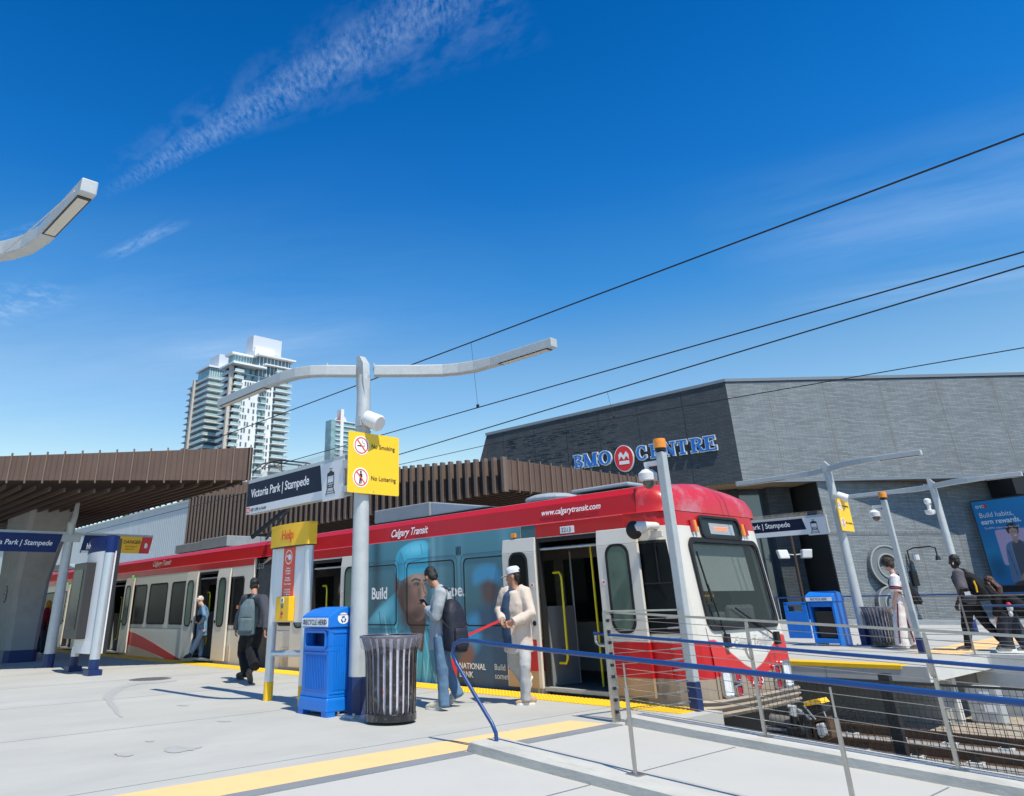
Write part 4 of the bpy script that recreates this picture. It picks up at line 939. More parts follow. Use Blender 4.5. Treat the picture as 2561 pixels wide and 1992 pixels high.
def frontface(t,Xc,d,number,dest):
    f=lambda s: Xc+d*s
    X=lambda z,o=0.: f(lean(11.288,z)+o)
    n=V(d,0,0); 
    # painted lower front
    def fn(a,b):
        y=(a-.5)*1.98; z=-.06+b*.94
        P=Paint(y,z,(.66,.635,.58))
        top=.70-.40*np.exp(-(y/.42)**2)+0*y; top=np.where(np.abs(y)<1.2,.72-.46*np.clip(1-np.abs(y)/.86,0,1)**1.05+.06*np.exp(-(y/.16)**2),top)
        bot=.30-.22*np.exp(-(y/.22)**2)
        P.mix(np.clip((top-z)/.012+.5,0,1),(.60,.022,.022)); P.mix(np.clip((bot-z)/.012+.5,0,1),(.36,.29,.22))
        nz=rng.normal(0,1,len(y))*.012; P.c=np.clip(P.c*(1+nz[:,None]),0,1); return P.c
    yl=(YC-.99,YC+.99) 
    p0=V(X(.5,.004),yl[0],-.06); gridpanel('front_livery',t,p0,(0,1.98,0),(0,0,.56),150,44,lambda a,b:fn(a,b*.56/.94),M['wrap'])
    p0=V(X(.5,.004),yl[0],.50); gridpanel('front_livery',t,p0,(0,1.98,0),(X(.88,.004)-X(.5,.004),0,.38),150,30,lambda a,b:fn(a,(b*.38+.56)/.94),M['wrap'])
    # windscreen
    T=lambda y,z,o=.0: (X(z,.012+o),YC+y,z)
    o=rrect(-.94,.94,.82,1.99,.13); i=rrect(-.88,.88,.90,1.93,.10)
    fr=ringmesh(MB(),o,i,lambda a,b:T(a,b),(d*.02,0,0)).build('windscreen',M['rubber'],t)
    MB().prism([T(a,b,-.012) for a,b in i],(d*.006,0,0)).build('glass',M['glass_clear'],fr)
    bl=MB().prism([T(-.80,1.30,-.10),T(.70,1.30,-.10),T(.70,1.91,-.10),T(-.80,1.91,-.10)],(-d*.008,0,0)).build('sun_blind',M['blind'],t)
    q=MB(); q.obox((f(10.55),YC-.95,.60),(d*.45,0,0),(0,1.9,0),(0,0,.32)); q.build('dashboard',M['interior'],t)
    q=MB(); q.obox((f(10.95),YC+.02,.88),(d*.10,0,0),(0,.72,0),(0,0,.24)); q.obox((f(10.9),YC-.25,.86),(d*.08,0,0),(0,.30,0),(0,0,.18)); q.build('console',M['interior_grey'],t,bevel=.05)
    q=MB(); q.obox((f(10.40),YC+.42,1.12),(d*.05,0,0),(0,.30,0),(0,0,.42)); q.build('yellow_box',M['sign_yellow'],t,bevel=.02)
    q=MB(); q.obox((f(10.41),YC+.12,.85),(d*.05,0,0),(0,.13,0),(0,0,1.0)); q.build('door_post',M['interior_grey'],t)
    def wiper(y0,z0,y1,z1,y2,z2):
        q=MB(); q.tube([T(y0,z0,.035),T(y1,z1,.045)],.012,6); q.tube([T(y1+(y2-y1)*-.5,z1+(z2-z1)*-.5,.035),T(y2,z2,.035)],.014,6); q.obox(V(*T(y0-.04,z0-.10,.0)),(0,.09,0),(d*.05,0,0),(0,0,.16)); q.build('wiper',M['rubber'],t)
    wiper(-.62,.72,-.78,1.38,-.84,1.80); wiper(.72,.70,.10,.95,-.20,1.08)
    # destination box
    o=rrect(-.55,.55,1.985,2.30,.09); i=rrect(-.51,.51,2.02,2.265,.07)
    fr=ringmesh(MB(),o,i,lambda a,b:T(a,b,.0),(d*.03,0,0)).build('destination_box',M['rubber'],t)
    MB().prism([T(a,b,.0) for a,b in i],(d*.006,0,0)).build('glass',M['screen_glass'],fr)
    MB().prism([T(a,b,.008) for a,b in rrect(-.30,.36,2.05,2.20,.01)],(d*.003,0,0)).build('display',M['roof_grey'],fr)
    rt=(0,1,0) if d>0 else (0,-1,0)
    text('display_text',dest,M['led_amber'],fr,T(-.20 if d>0 else .20,2.10,.013),rt,(0,0,1),.055,bold=0.,xs=1.05)
    for sy in(-1,1):
        for k,(dy,mk) in enumerate(((.66,'lamp_amber'),(.74,'lamp_red'))):
            q=MB(); q.tube([T(sy*dy,2.06,.0),T(sy*dy,2.22,.0)],.032,10,round_=False); q.build('marker_lamp',M[mk],t,smooth=40)
        h0=rrect(sy*.80-.125,sy*.80+.125,.05,.40,.06); h1=rrect(sy*.80-.10,sy*.80+.10,.08,.37,.05)
        hl=ringmesh(MB(),h0,h1,lambda a,b:T(a,b,.0),(d*.04,0,0)).build('headlight',M['chrome'],t,bevel=.006)
        MB().prism([T(a,b,.0) for a,b in h1],(d*.02,0,0)).build('lens',M['lamp_glass'],hl,bevel=.01)
        for zc_ in(.285,.12):
            h0=rrect(sy*.53-.085,sy*.53+.085,zc_-.075,zc_+.075,.04); h1=rrect(sy*.53-.065,sy*.53+.065,zc_-.055,zc_+.055,.03)
            hl=ringmesh(MB(),h0,h1,lambda a,b:T(a,b,.0),(d*.035,0,0)).build('tail_light',M['chrome'],t,bevel=.005)
            MB().prism([T(a,b,.0) for a,b in h1],(d*.02,0,0)).build('lens',M['lamp_red'],hl,bevel=.01)
    text('front_lettering','Calgary Transit',M['text_grey'],t,T(-.42*d,.62,.008),rt,(0,0,1),.125,shear=.25,xs=.85)
    text('front_number',number,M['text_white'],t,T(-.15*d,.165,.008),rt,(0,0,1),.12,bold=.02,xs=.9)
    # ribbed bumper
    q=MB(); P=[(lean(s,0),h) for s,h in HWS[2:]]; pl=[(f(s+.04),YC-h-.02) for s,h in P]+[(f(11.36),YC),]+[(f(s+.04),YC+h+.02) for s,h in P[::-1]]
    for zz_ in(-.10,-.03,.035): 
        R=[[(x,y,zz_-.022),(x+d*.03,y,zz_),(x,y,zz_+.022)] for x,y in pl]; q.rings(R,False,False,False)
    q.rings([[(x-d*.01,y,-.14),(x-d*.01,y,.06)] for x,y in pl],False,False,False); q.build('bumper',M['train_beige'],t)
    # mirror
    q=MB(); mx=f(10.93); q.tube([(mx,YN,2.13),(mx-d*.05,YN-.12,2.13),(mx-d*.12,YN-.24,2.10)],[(.05,.05),(.055,.05),(.09,.09)],12,round_=True); mi=q.build('mirror_arm',M['train_white'],t,smooth=60)
    MB().ell((mx-d*.18,YN-.26,2.08),[(.12,0,0),(0,.085,0),(0,0,.12)],14,10).build('mirror_head',M['rubber'],mi,smooth=60)
    MB().box(f(10.84),f(11.02),YN-.02,YN+.01,1.98,2.07).build('side_indicator',M['train_white'],t,bevel=.01)
def makecar(Xc,wrap,label,front=True):
    t=thing('light_rail_car',(Xc,YC,-1.02),label,'train car','cars of the stopped train')
    half(t,Xc,1,wrap); half(t,Xc,-1,False)
    q=MB(); R=[]
    for k in range(15): s=-.44+k*.88/14; e=.0 if k%2 else .05; R.append([(Xc+s,YC-1.16-e,-.1),(Xc+s,YC-1.16-e,2.15),(Xc+s,YC-1.0,2.3+e),(Xc+s,YC+1.0,2.3+e),(Xc+s,YC+1.16+e,2.15),(Xc+s,YC+1.16+e,-.1)])
    q.rings(R,False,False,False); q.build('bellows',M['bellows'],t)
    q=MB(); q.box(Xc+3.8,Xc+5.6,YC-.85,YC+.6,2.78,3.04); q.box(Xc-4.7,Xc-3.0,YC-.85,YC+.6,2.78,3.06); q.box(Xc-6.5,Xc-4.71,YC-.83,YC+.6,2.78,3.02); q.build('roof_box',M['train_grey'],t,bevel=.02)
    q=MB(); q.prism([(Xc+5.6,YC-.8,2.79),(Xc+5.6,YC-.8,3.04),(Xc+7.2,YC-.8,2.80)],(0,1.3,0)); q.box(Xc-.5,Xc+.5,YC-.9,YC+.9,2.5,2.7); q.ell((Xc+8.4,YC-.5,2.80),[(.5,0,0),(0,.4,0),(0,0,.10)],16,8); q.box(Xc+9.2,Xc+10.3,YC-.95,YC+.95,2.78,2.83); q.build('roof_fitting',M['roof_grey'],t,bevel=.02)
    frontface(t,Xc,1,'2213','SOMERSET'); frontface(t,Xc,-1,'2213','SOMERSET')
    return t
def swoosh(t,Xc,d):
    f=lambda s: Xc+d*s
    up=[(11.0,.72),(9.95,.72),(9.2,.70),(7.6,.60),(6.2,.38),(4.9,.14),(4.0,-.02),(3.55,-.10)]; lo=[(4.6,-.10),(5.3,.02),(6.2,.12),(7.4,.24),(9.2,.30),(9.95,.30)]
    def inside(a,b): return True
    pts=up[1:]+lo
    for a,b in((3.5,8.02),):
        P=[(s,z) for s,z in [(8.03,.63),(7.6,.60),(6.9,.50),(6.2,.38),(5.5,.25),(4.9,.14),(4.0,-.02),(3.5,-.10),(4.7,-.10),(5.3,.02),(6.2,.12),(7.2,.22),(8.03,.27)]]
        MB().prism([(f(s),YN-.0005,z) for s,z in P],(0,-.004,0)).build('red_swoosh',M['train_red'],t)
    q=MB(); q.box(f(9.94),f(10.4),YN-.005,YN-.0005,.28,.70); q.box(f(8.03),f(8.73),YN-.005,YN-.0005,.27,.67); q.build('red_stripe',M['train_red'],t)
    q=MB(); q.box(f(9.94),f(10.4),YN-.005,YN-.0005,-.12,.279); q.prism([(f(8.73),YN-.0006,-.119),(f(8.73),YN-.0006,.269),(f(7.2),YN-.0006,.21),(f(6.2),YN-.0006,.11),(f(4.75),YN-.0006,-.119)],(0,-.003,0)); q.build('lower_band',M['train_beige'],t)
# front car (with wrap)
XC1=-17.0
car=makecar(XC1,True,'front train car with a blue advert of a surgeon on its side, nose facing right')
# front half livery
f1=lambda s:XC1+s
q=MB(); q.box(f1(8.6),f1(8.73),YN-.005,YN-.0005,.28,.70); q.box(f1(9.94),f1(10.4),YN-.005,YN-.0005,.28,.70); q.box(-8.94,-8.33,YN-.079,YN-.0755,.28,.70); q.box(-7.0,-6.362,YN-.079,YN-.028,.28,.70); q.build('red_stripe',M['train_red'],car)
q=MB(); q.box(f1(9.94),f1(10.4),YN-.005,YN-.0005,-.12,.279); q.box(-7.0,-6.362,YN-.079,YN-.028,.06,.279); q.box(-8.94,-8.33,YN-.079,YN-.0755,.06,.279); q.build('lower_band',M['train_tan'],car)
q=MB(); q.box(f1(8.42),f1(8.73),YN-.006,YN-.0005,2.13,2.326); q.build('teal_panel',mat('teal_panel',(.02,.085,.12),.3,coat=.5),car)
swoosh(car,XC1,-1)
# the wrap painting
WX0,WX1,WZ0,WZ1=-13.05,-8.60,-.115,2.325
def wrapfn(a,b):
    x=WX0+a*(WX1-WX0); z=WZ0+b*(WZ1-WZ0)
    base=np.array([.030,.105,.155]); P=Paint(x,z,base)
    t_=np.clip((z-.0)/2.3,0,1)[:,None]; P.c=np.array([.012,.030,.052])*(1-t_)+np.array([.055,.20,.27])*t_
    r=np.clip((x+10.3)/1.7,0,1)[:,None]*np.clip(1.2-z,0,1)[:,None]; P.c=P.c*(1-r*.75)+np.array([.008,.012,.028])*r*.75
    for cx_,w_,c_,o_ in((-12.9,.10,(.01,.03,.05),.6),(-12.45,.14,(.008,.025,.045),.7),(-10.75,.07,(.16,.36,.46),.7),(-10.55,.10,(.12,.28,.36),.5),(-10.05,.12,(.09,.24,.32),.5),(-8.95,.12,(.10,.28,.37),.6)):
        P.mix(np.exp(-((x-cx_)/w_)**2)*o_*np.clip((z-.4)/1.2,0,1),c_)
    # distant blurred figure
    P.ell(-9.35,1.40,.20,.24,(.075,.045,.045),.7,.95); P.poly([(-9.72,1.50),(-9.70,1.72),(-9.45,1.80),(-9.15,1.74),(-9.12,1.52),(-9.4,1.56)],(.035,.26,.50),.10,.9)
    P.poly([(-9.85,.2),(-9.9,.75),(-9.75,1.05),(-9.45,1.16),(-9.1,1.12),(-8.8,.9),(-8.6,.3),(-8.6,-.1),(-9.7,-.1)],(.020,.065,.14),.18,.95)
    P.poly([(-9.95,.62),(-9.9,.98),(-9.65,1.05),(-9.6,.7),(-9.75,.5)],(.03,.24,.48),.14,.9); P.poly([(-10.15,.30),(-9.95,.60),(-9.75,.52),(-9.95,.2)],(.16,.075,.05),.12,.9)
    P.poly([(-8.95,.4),(-8.85,1.0),(-8.6,1.1),(-8.55,.3)],(.03,.20,.42),.15,.7)
    # scrubs
    sc=(.045,.29,.44); scd=(.010,.09,.16); scl=(.15,.52,.68)
    P.poly([(-13.1,-.15),(-13.05,.55),(-12.75,.90),(-12.5,1.08),(-12.2,1.24),(-11.9,1.40),(-11.72,1.45),(-11.5,1.2),(-11.2,.95),(-10.95,.95),(-10.75,.75),(-10.62,.3),(-10.75,-.15)],sc,.03)
    P.poly([(-10.85,.9),(-10.62,.55),(-10.45,.30),(-10.42,.12),(-10.72,.10),(-10.9,.4)],(.015,.10,.20),.04); P.poly([(-10.72,.12),(-10.42,.14),(-10.30,-.12),(-10.62,-.15)],(.30,.13,.05),.05)
    P.ell(-12.5,.50,.50,.40,scd,1.2,.95,.4); P.ell(-11.6,.35,.28,.6,scd,1.2,.7,-.2); P.ell(-12.25,1.08,.30,.12,scl,1.2,.7,.5); P.ell(-12.7,.2,.5,.2,scd,1.3,.6)
    for k in range(9):
        x0=-12.35+k*.17; P.line([(x0,1.1-.08*k if k<5 else .7),(x0+.12,.6-.05*k),(x0+.06+.1*(k%3),-.1)],.016,scl if k%2 else scd,1.3,.75)
    for k in range(5): x0=-11.25+k*.1; P.line([(x0,.86),(x0+.03+.05*k,.4),(x0-.02+.03*k,-.12)],.018,scl if k%2==0 else scd,1.2,.8)
    P.poly([(-11.5,1.05),(-11.35,.70),(-11.1,.45),(-11.02,.75),(-11.0,1.0)],(.07,.035,.025),.03); 
    # neck + face
    P.poly([(-11.82,1.45),(-11.66,1.15),(-11.45,.92),(-11.15,.72),(-11.05,.9),(-11.1,1.3),(-11.6,1.6)],(.085,.05,.04),.03)
    sk=(.27,.165,.13); skd=(.055,.030,.026)
    P.poly([(-11.74,1.95),(-11.72,1.5),(-11.62,1.22),(-11.42,1.02),(-11.22,.94),(-11.06,.985),(-11.0,1.08),(-11.02,1.18),(-10.985,1.235),(-11.02,1.30),(-10.93,1.37),(-10.945,1.46),(-11.0,1.56),(-10.965,1.72),(-10.95,1.95)],sk,.02)
    P.ell(-11.62,1.42,.19,.50,skd,1.2,.95); P.ell(-11.32,1.02,.30,.12,skd,1.2,.9,.2); P.ell(-11.38,1.62,.14,.10,skd,1.3,.5); P.ell(-11.35,1.30,.22,.10,(.12,.072,.058),1.2,.6,-.6)
    P.ell(-11.22,1.66,.25,.10,(.46,.33,.27),1.3,.85); P.ell(-11.04,1.40,.07,.12,(.44,.30,.24),1.1,.85); P.ell(-11.15,1.40,.06,.09,skd,1.1,.5)
    P.ell(-11.22,1.555,.10,.035,skd,.9,.9); P.line([(-11.36,1.61),(-11.26,1.64),(-11.12,1.61)],.016,(.02,.013,.012),.8,.95); P.ell(-11.21,1.545,.028,.014,(.015,.01,.01),.4); P.ell(-11.24,1.548,.012,.008,(.35,.3,.28),.5)
    P.line([(-11.03,1.60),(-10.98,1.60)],.014,(.02,.013,.012),.8,.9); P.ell(-10.99,1.55,.025,.015,skd,.6)
    P.line([(-11.06,1.55),(-11.02,1.42),(-10.95,1.37)],.012,skd,1.2,.7); P.ell(-10.99,1.335,.035,.012,(.03,.018,.016),.8,.9)
    P.line([(-11.17,1.225),(-11.08,1.235),(-11.0,1.225)],.010,(.03,.015,.015),.9,.95); P.ell(-11.07,1.205,.07,.018,(.26,.12,.105),.8,.8)
    P.ell(-11.15,1.12,.13,.05,(.10,.065,.055),1.3,.6)
    P.ell(-11.79,1.54,.065,.155,(.17,.095,.075),.25,1,-.1); P.ell(-11.785,1.54,.035,.10,(.06,.03,.028),.7,.9,-.1)
    # cap
    cp_=(.045,.40,.60)
    P.poly([(-11.86,1.78),(-11.84,2.0),(-11.74,2.16),(-11.45,2.26),(-11.15,2.29),(-10.92,2.24),(-10.90,1.95),(-10.93,1.74),(-11.1,1.73),(-11.35,1.72),(-11.55,1.66),(-11.72,1.63)],cp_,.02)
    P.ell(-11.25,2.16,.30,.09,(.16,.62,.80),1.2,.8,.05); P.ell(-11.70,1.85,.10,.22,(.018,.19,.32),1.2,.8,.1); P.line([(-11.8,1.90),(-11.4,1.93),(-10.95,1.98)],.012,(.012,.14,.24),1.2,.7)
    P.line([(-11.7,2.1),(-11.6,1.95),(-11.55,1.8)],.015,(.015,.17,.28),1.2,.7); P.line([(-11.4,2.2),(-11.42,2.0)],.012,(.09,.46,.62),1.2,.7); P.line([(-11.1,2.22),(-11.05,2.05)],.012,(.015,.17,.28),1.2,.6)
    for k in range(10): P.line([(-11.5+k*.055,1.93),(-11.5+k*.055,1.88)],.006,(.012,.12,.2),1,.6)
    # glazed areas read a little darker and greyer
    for x0,x1 in((-13.1,-11.81),(-11.51,-10.19),(-9.96,-8.6)):
        mk=((x>x0+.04)&(x<x1-.04)&(z>.88)&(z<1.90)).astype(float); P.mix(mk*.16,(.035,.05,.065))
    # bank symbol
    P.poly([(-10.40,.50),(-10.30,.38),(-10.19,.33),(-10.21,.04),(-10.40,.12)],(.62,.02,.03),.012,1,False); P.poly([(-10.42,.68),(-10.34,.62),(-10.27,.42),(-10.36,.36),(-10.43,.45)],(.07,.22,.24),.012,1,False)
    P.c=np.clip(P.c*np.array([1.5,1.38,1.30]),0.002,1); return P.c
wr=gridpanel('advert_wrap',car,(WX0,YN-.005,WZ0),(WX1-WX0,0,0),(0,0,WZ1-WZ0),360,200,wrapfn,M['wrap'])
q=MB(); q.box(WX0-.15,WX1,YN-.0045,YN-.0006,WZ0,WZ1); q.build('wrap_backing',M['teal_panel'] if 'teal_panel' in M else M['sign_navy'],car)
for x0,x1 in((-13.1,-11.81),(-11.51,-10.19),(-9.96,-8.62)):
    o=rrect(x0,x1,.87,1.92,.09); i=rrect(x0+.018,x1-.018,.888,1.902,.078); ringmesh(MB(),o,i,lambda a,b:(a,YN-.006,b),(0,-.008,0)).build('window_seal',M['rubber'],car)
    o=rrect(x0-.07,x1+.07,.80,1.99,.12); i=rrect(x0-.062,x1+.062,.808,1.982,.115); ringmesh(MB(),o,i,lambda a,b:(a,YN-.006,b),(0,-.003,0)).build('window_recess',mat('teal_edge',(.05,.14,.18),.4),car)
AX=(1,0,0);UZ=(0,0,1)
text('advert_lettering','Build',M['text_white'],wr,(-12.60,YN-.008,1.325),AX,UZ,.20,bold=.03,xs=.88)
text('advert_lettering','hope.',M['text_white'],wr,(-10.60,YN-.008,1.33),AX,UZ,.20,bold=.03,xs=1.04)
text('advert_lettering','NATIONAL\nBANK',M['text_white'],wr,(-10.14,YN-.008,.245),AX,UZ,.085,bold=.015,xs=1.02)
text('advert_lettering','Build\nsomething.',M['text_white'],wr,(-9.32,YN-.008,.255),AX,UZ,.085,bold=.0,xs=1.0)
q=MB(); 
for k in range(4): q.box(-10.14+k*.035,-10.125+k*.035,YN-.009,YN-.005,1.98,2.12)
q.build('vent_slots',M['rubber'],car)
def fair(y): return y
text('side_lettering','Calgary Transit',M['text_white'],car,(-12.03,9.212,2.41),AX,(0,.16,1),.135,shear=.25,bold=.015,xs=.92)
text('side_lettering','www.calgarytransit.com',M['text_white'],car,(-8.14,9.212,2.45),AX,(0,.16,1),.088,shear=.2,bold=.015,xs=.95)
MB().box(-7.76,-7.49,YN-.008,YN-.0045,2.155,2.255).build('number_plate',M['text_white'],car)
text('number','2213',M['text_black'],car,(-7.74,YN-.011,2.172),AX,UZ,.068,bold=.0,xs=1.)
text('side_lettering','Calgary Transit',M['text_grey'],car,(-23.9,9.212,2.42),AX,(0,.16,1),.15,shear=.25,bold=.01)
text('number','2213',M['text_grey'],car,(-17.45,YN+.09,2.08),AX,UZ,.12)
text('door_lettering','Press to\nOpen',M['text_black'],car,(-6.99,YN-.0775,1.06),AX,UZ,.024,bold=.02)
for x in(-6.5+.0,-6.18): MB().box(x,x+.07,YN-.02,YN-.0005,.30,.42).build('latch',M['train_red'],car,bevel=.004)
# coupler at the nose
q=MB(); q.tube([(-6.3,YC,-.50),(-5.45,YC,-.50)],.11,12); q.tube([(-5.6,YC,-.50),(-5.28,YC,-.50)],.16,12); cpx=q.build('coupler',M['iron'],car,smooth=40)
MB().bar((-5.7,YC-.05,-.34),(-5.3,YC-.02,-.33),.16,.03).build('coupler_lever',M['train_grey'],cpx,bevel=.005)
q=MB(); q.obox((-5.30,YC-.24,-.62),(.26,0,0),(0,.40,0),(0,0,.34)); q.tube([(-5.1,YC-.3,-.3),(-5.1,YC+.2,-.3)],.05,8); q.build('coupler_block',M['black_plastic'],cpx,bevel=.03)
KY=YC-.15
def K(x,y,o=0.): return PY(x,y,KY+o)
fr=[K(2027,1801),K(2068,1792),K(2081,1846),K(2041,1860)]; c=sum(fr)/4; fi=[c+(v-c)*.74 for v in fr]
q=MB()
for i in range(4): j=(i+1)%4; q.prism([fr[i],fr[j],fi[j],fi[i]],(.02,.10,0))
q.build('coupler_face',M['rail_steel'],cpx)
MB().prism([c+(v-c)*.70+V(-.03,.06,0) for v in fr],(-.04,.06,0)).build('face_recess',M['black_plastic'],cpx)
MB().prism([K(2038,1812,-.04),K(2058,1808,-.04),K(2068,1838,-.04),K(2052,1848,-.04),K(2044,1838,-.04)],(.0,.09,0)).build('coupler_cone',M['galv'],cpx,bevel=.02)
bx_=[K(2010,1768),K(2054,1760),K(2060,1780),K(2030,1790)]
MB().prism(bx_,(0,.22,0)).build('coupler_cover',M['black_plastic'],cpx,bevel=.012)
MB().prism([K(2008,1756,-.005),K(2046,1748,-.005),K(2056,1760,-.005),K(2012,1768,-.005)],(0,.23,0)).build('cover_top',M['sign_yellow'],cpx,bevel=.006)
MB().tube([K(1972,1768),K(1984,1768),K(1984,1790)],[.025,.045,.05],10).build('hose_elbow',M['galv'],cpx,smooth=60)
q=MB(); q.tube([K(1984,1786),K(1987,1810),K(1990,1835),K(1984,1862),K(1974,1880)],.045,10); q.tube([K(2004,1790),K(2000,1830),K(2012,1870)],.028,8); q.tube([K(2012,1785),K(2020,1830),K(2030,1866)],.022,8); q.tube([K(2040,1855),K(2056,1868),K(2090,1872)],.016,6); q.build('jumper_cable',M['rubber'],cpx,smooth=60)
q=MB(); q.bar(K(1990,1772),K(2030,1800),.02,.02); q.bar(K(2010,1765),K(2040,1800),.015,.015); q.bar(K(2060,1780),K(2066,1794),.012,.012); q.build('steel_bracket',M['galv'],cpx)
q=MB(); q.tube([K(1996,1775,.1),K(1996,1840,.1)],.06,8); q.tube([K(1930,1800,.1),K(2000,1812,.1)],.07,10); q.build('coupler_body',M['iron'],cpx,smooth=50)
# pantograph
q=MB(); bx=-18.6
q.tube([(bx-1.5,YC,3.05),(bx+.25,YC,3.9)],.035,8); q.tube([(bx-.1,YC,3.6),(bx+.0,YC,4.75)],.03,8) ; q=MB()
q.tube([(-19.6,YC-.3,3.0),(-18.0,YC,3.75)],.06,8); q.tube([(-18.0,YC,3.75),(-18.15,YC,4.55)],.04,8); q.tube([(-19.9,YC+.3,3.0),(-18.0,YC,3.75)],.035,8)
q.tube([(-18.3,YC-.25,4.6),(-18.3,YC+.25,4.6)],.03,6)
for x in(-18.5,-18.1): q.tube([(x,YC-.95,4.60),(x,YC-.75,4.78),(x,YC-.45,4.86),(x,YC+.45,4.86),(x,YC+.75,4.78),(x,YC+.95,4.60)],.022,8)
for y in(-.4,.4): q.tube([(-18.5,YC+y,4.84),(-18.3,YC+y*.6,4.6),(-18.1,YC+y,4.84)],.018,6)
q.build('pantograph',M['fence_black'],car,smooth=50)
car2=makecar(-40.25,False,'second train car, plain white and red, partly behind the concrete pier')
swoosh(car2,-40.25,1); swoosh(car2,-40.25,-1)
c3=copytree(car2,loc=(-63.5,YC,-1.02),label='last train car, at the far left end of the stopped train')
# ---------------- platform furniture ----------------
AX=(1,0,0);UZ=(0,0,1)
def octo(x,y,z,r): return [(x+r*math.cos(math.pi/8+k*math.pi/4),y+r*math.sin(math.pi/8+k*math.pi/4),z) for k in range(8)]
def mast(x,y,z0,label,mir=1,plate=True,camhead=True,armlabel=None):
    t=thing('lamp_mast',(x,y,z0),label,'lamp post','galvanised twin-arm lamp masts')
    MB().rings([octo(x,y,z0+.42,.120),octo(x,y,z0+3.9,.100),octo(x,y,z0+4.25,.094)]).build('mast_pole',M['galv'],t,smooth=50)
    MB().rings([octo(x,y,z0,.132),octo(x,y,z0+.42,.130)]).build('mast_foot',M['blue_paint'],t)
    MB().box(x-.2,x+.2,y-.2,y+.2,z0,z0+.02).build('base_plate',M['galv'],t)
    q=MB()
    for sx in(-.165,.165):
        for sy in(-.165,.165): q.tube([(x+sx,y+sy,z0+.02),(x+sx,y+sy,z0+.05)],.018,6)
    q.build('bolt',M['stainless'],t)
    # finned head
    q=MB(); q.rings([[(x-.09,y-.03,z0+3.85),(x+.09,y-.03,z0+3.85),(x+.09,y+.03,z0+3.85),(x-.09,y+.03,z0+3.85)],[(x-.09,y-.075,z0+4.15),(x+.09,y-.075,z0+4.15),(x+.09,y+.04,z0+4.15),(x-.09,y+.04,z0+4.15)],[(x-.10,y-.075,z0+4.42),(x+.07,y-.075,z0+4.42),(x+.07,y+.04,z0+4.42),(x-.10,y+.04,z0+4.42)],[(x-.10,y-.07,z0+4.56),(x-.02,y-.07,z0+4.54),(x-.02,y+.03,z0+4.54),(x-.10,y+.03,z0+4.56)]]); q.build('mast_head',M['galv_flat'],t,smooth=40)
    za=z0+4.32
    for s in(-1,1):
        p0=V(0,0,0);pts=[V(.10*s,.10*s,0),V(.50*s,.62*s,0),V(.72*s,.88*s,0),V(.92*s,1.02*s,0),V(1.15*s,1.12*s,0),V(1.45*s,1.18*s,0),V(2.55*s,1.22*s,0)]
        if s<0: pts=[V(-.06,-.10,0),V(-.30,-.44,0),V(-.45,-.60,0),V(-.65,-.71,0),V(-.95,-.77,0),V(-1.25,-.79,0),V(-2.9,-.82,0)]
        P=[V(x+p[0],y+p[1]*mir,za) for p in pts]
        R=[]
        for i,p in enumerate(P):
            tt=nrm(P[min(i+1,len(P)-1)]-P[max(i-1,0)]); n=V(-tt[1],tt[0],0)*.065; h=.085 if i<5 else .07
            R.append([p-n-V(0,0,h),p+n-V(0,0,h),p+n*1.0+V(0,0,h*.8),p-n*1.0+V(0,0,h*.8)])
        a=MB().rings(R).build('lamp_arm',M['galv_flat'],t,bevel=.012)
        p=P[-2];e=P[-1]; d=nrm(e-p); n=V(-d[1],d[0],0)
        st=p+d*.15; ln=np.linalg.norm(e-st)-.08
        fr=MB().obox(st-n*.055-V(0,0,.078),d*ln,n*.11,(0,0,.012)).build('lamp_frame',M['fence_black'],a)
        MB().obox(st+d*.03-n*.042-V(0,0,.0815),d*(ln-.06),n*.084,(0,0,.006)).build('lamp_diffuser',mat('diffuser',(.55,.55,.50),.5) if 'diffuser' not in bpy.data.materials else bpy.data.materials['diffuser'],fr)
        q=MB(); q.tube([P[1]-V(0,0,0),P[1]+V(0,0,.11)],.014,6) if s<0 else q.tube([P[0],P[0]+V(0,0,.11)],.014,6); q.build('bolt',M['galv'],a)
    if camhead:
        c=MB(); c.tube([(x+.20,y-.06,z0+3.66),(x+.10,y-.12,z0+3.49)],.0,3) if 0 else c.tube([(x+.10,y-.02,z0+3.62),(x+.33,y+.05,z0+3.50)],[.105,.115],18); k=c.build('loudspeaker',M['cctv_white'],t,bevel=.02,smooth=50)
        MB().obox((x-.02,y-.12,z0+3.5),(.13,0,0),(0,.1,0),(0,0,.13)).build('bracket',M['galv'],k)
    return t
mm_main=mast(-8.48,6.0,0,'tall galvanised twin-arm lamp mast standing between the blue recycling bin and the slatted bin')
mast(-8.17,.06,0,'lamp mast whose lit underside arm enters at the upper left of the photo',camhead=False)
mast(-8.6,21.55,ZF,'lamp mast on the far platform behind the open blue recycling bin',mir=-.55)
mast(-8.1,28.1,ZF,'lamp mast on the far platform behind the man with the black backpack',mir=-.5,camhead=False)
t=thing('guy_wire',(-6.2,1.3,4.5),'thin pale wire rising from the left edge to the lamp arm tip at upper left','wire')
MB().tube([PX(186,478,-5.55),PX(2,640,-7.2),PX(-250,866,-9.6)],.006,6).build('wire_strand',M['galv'],t)
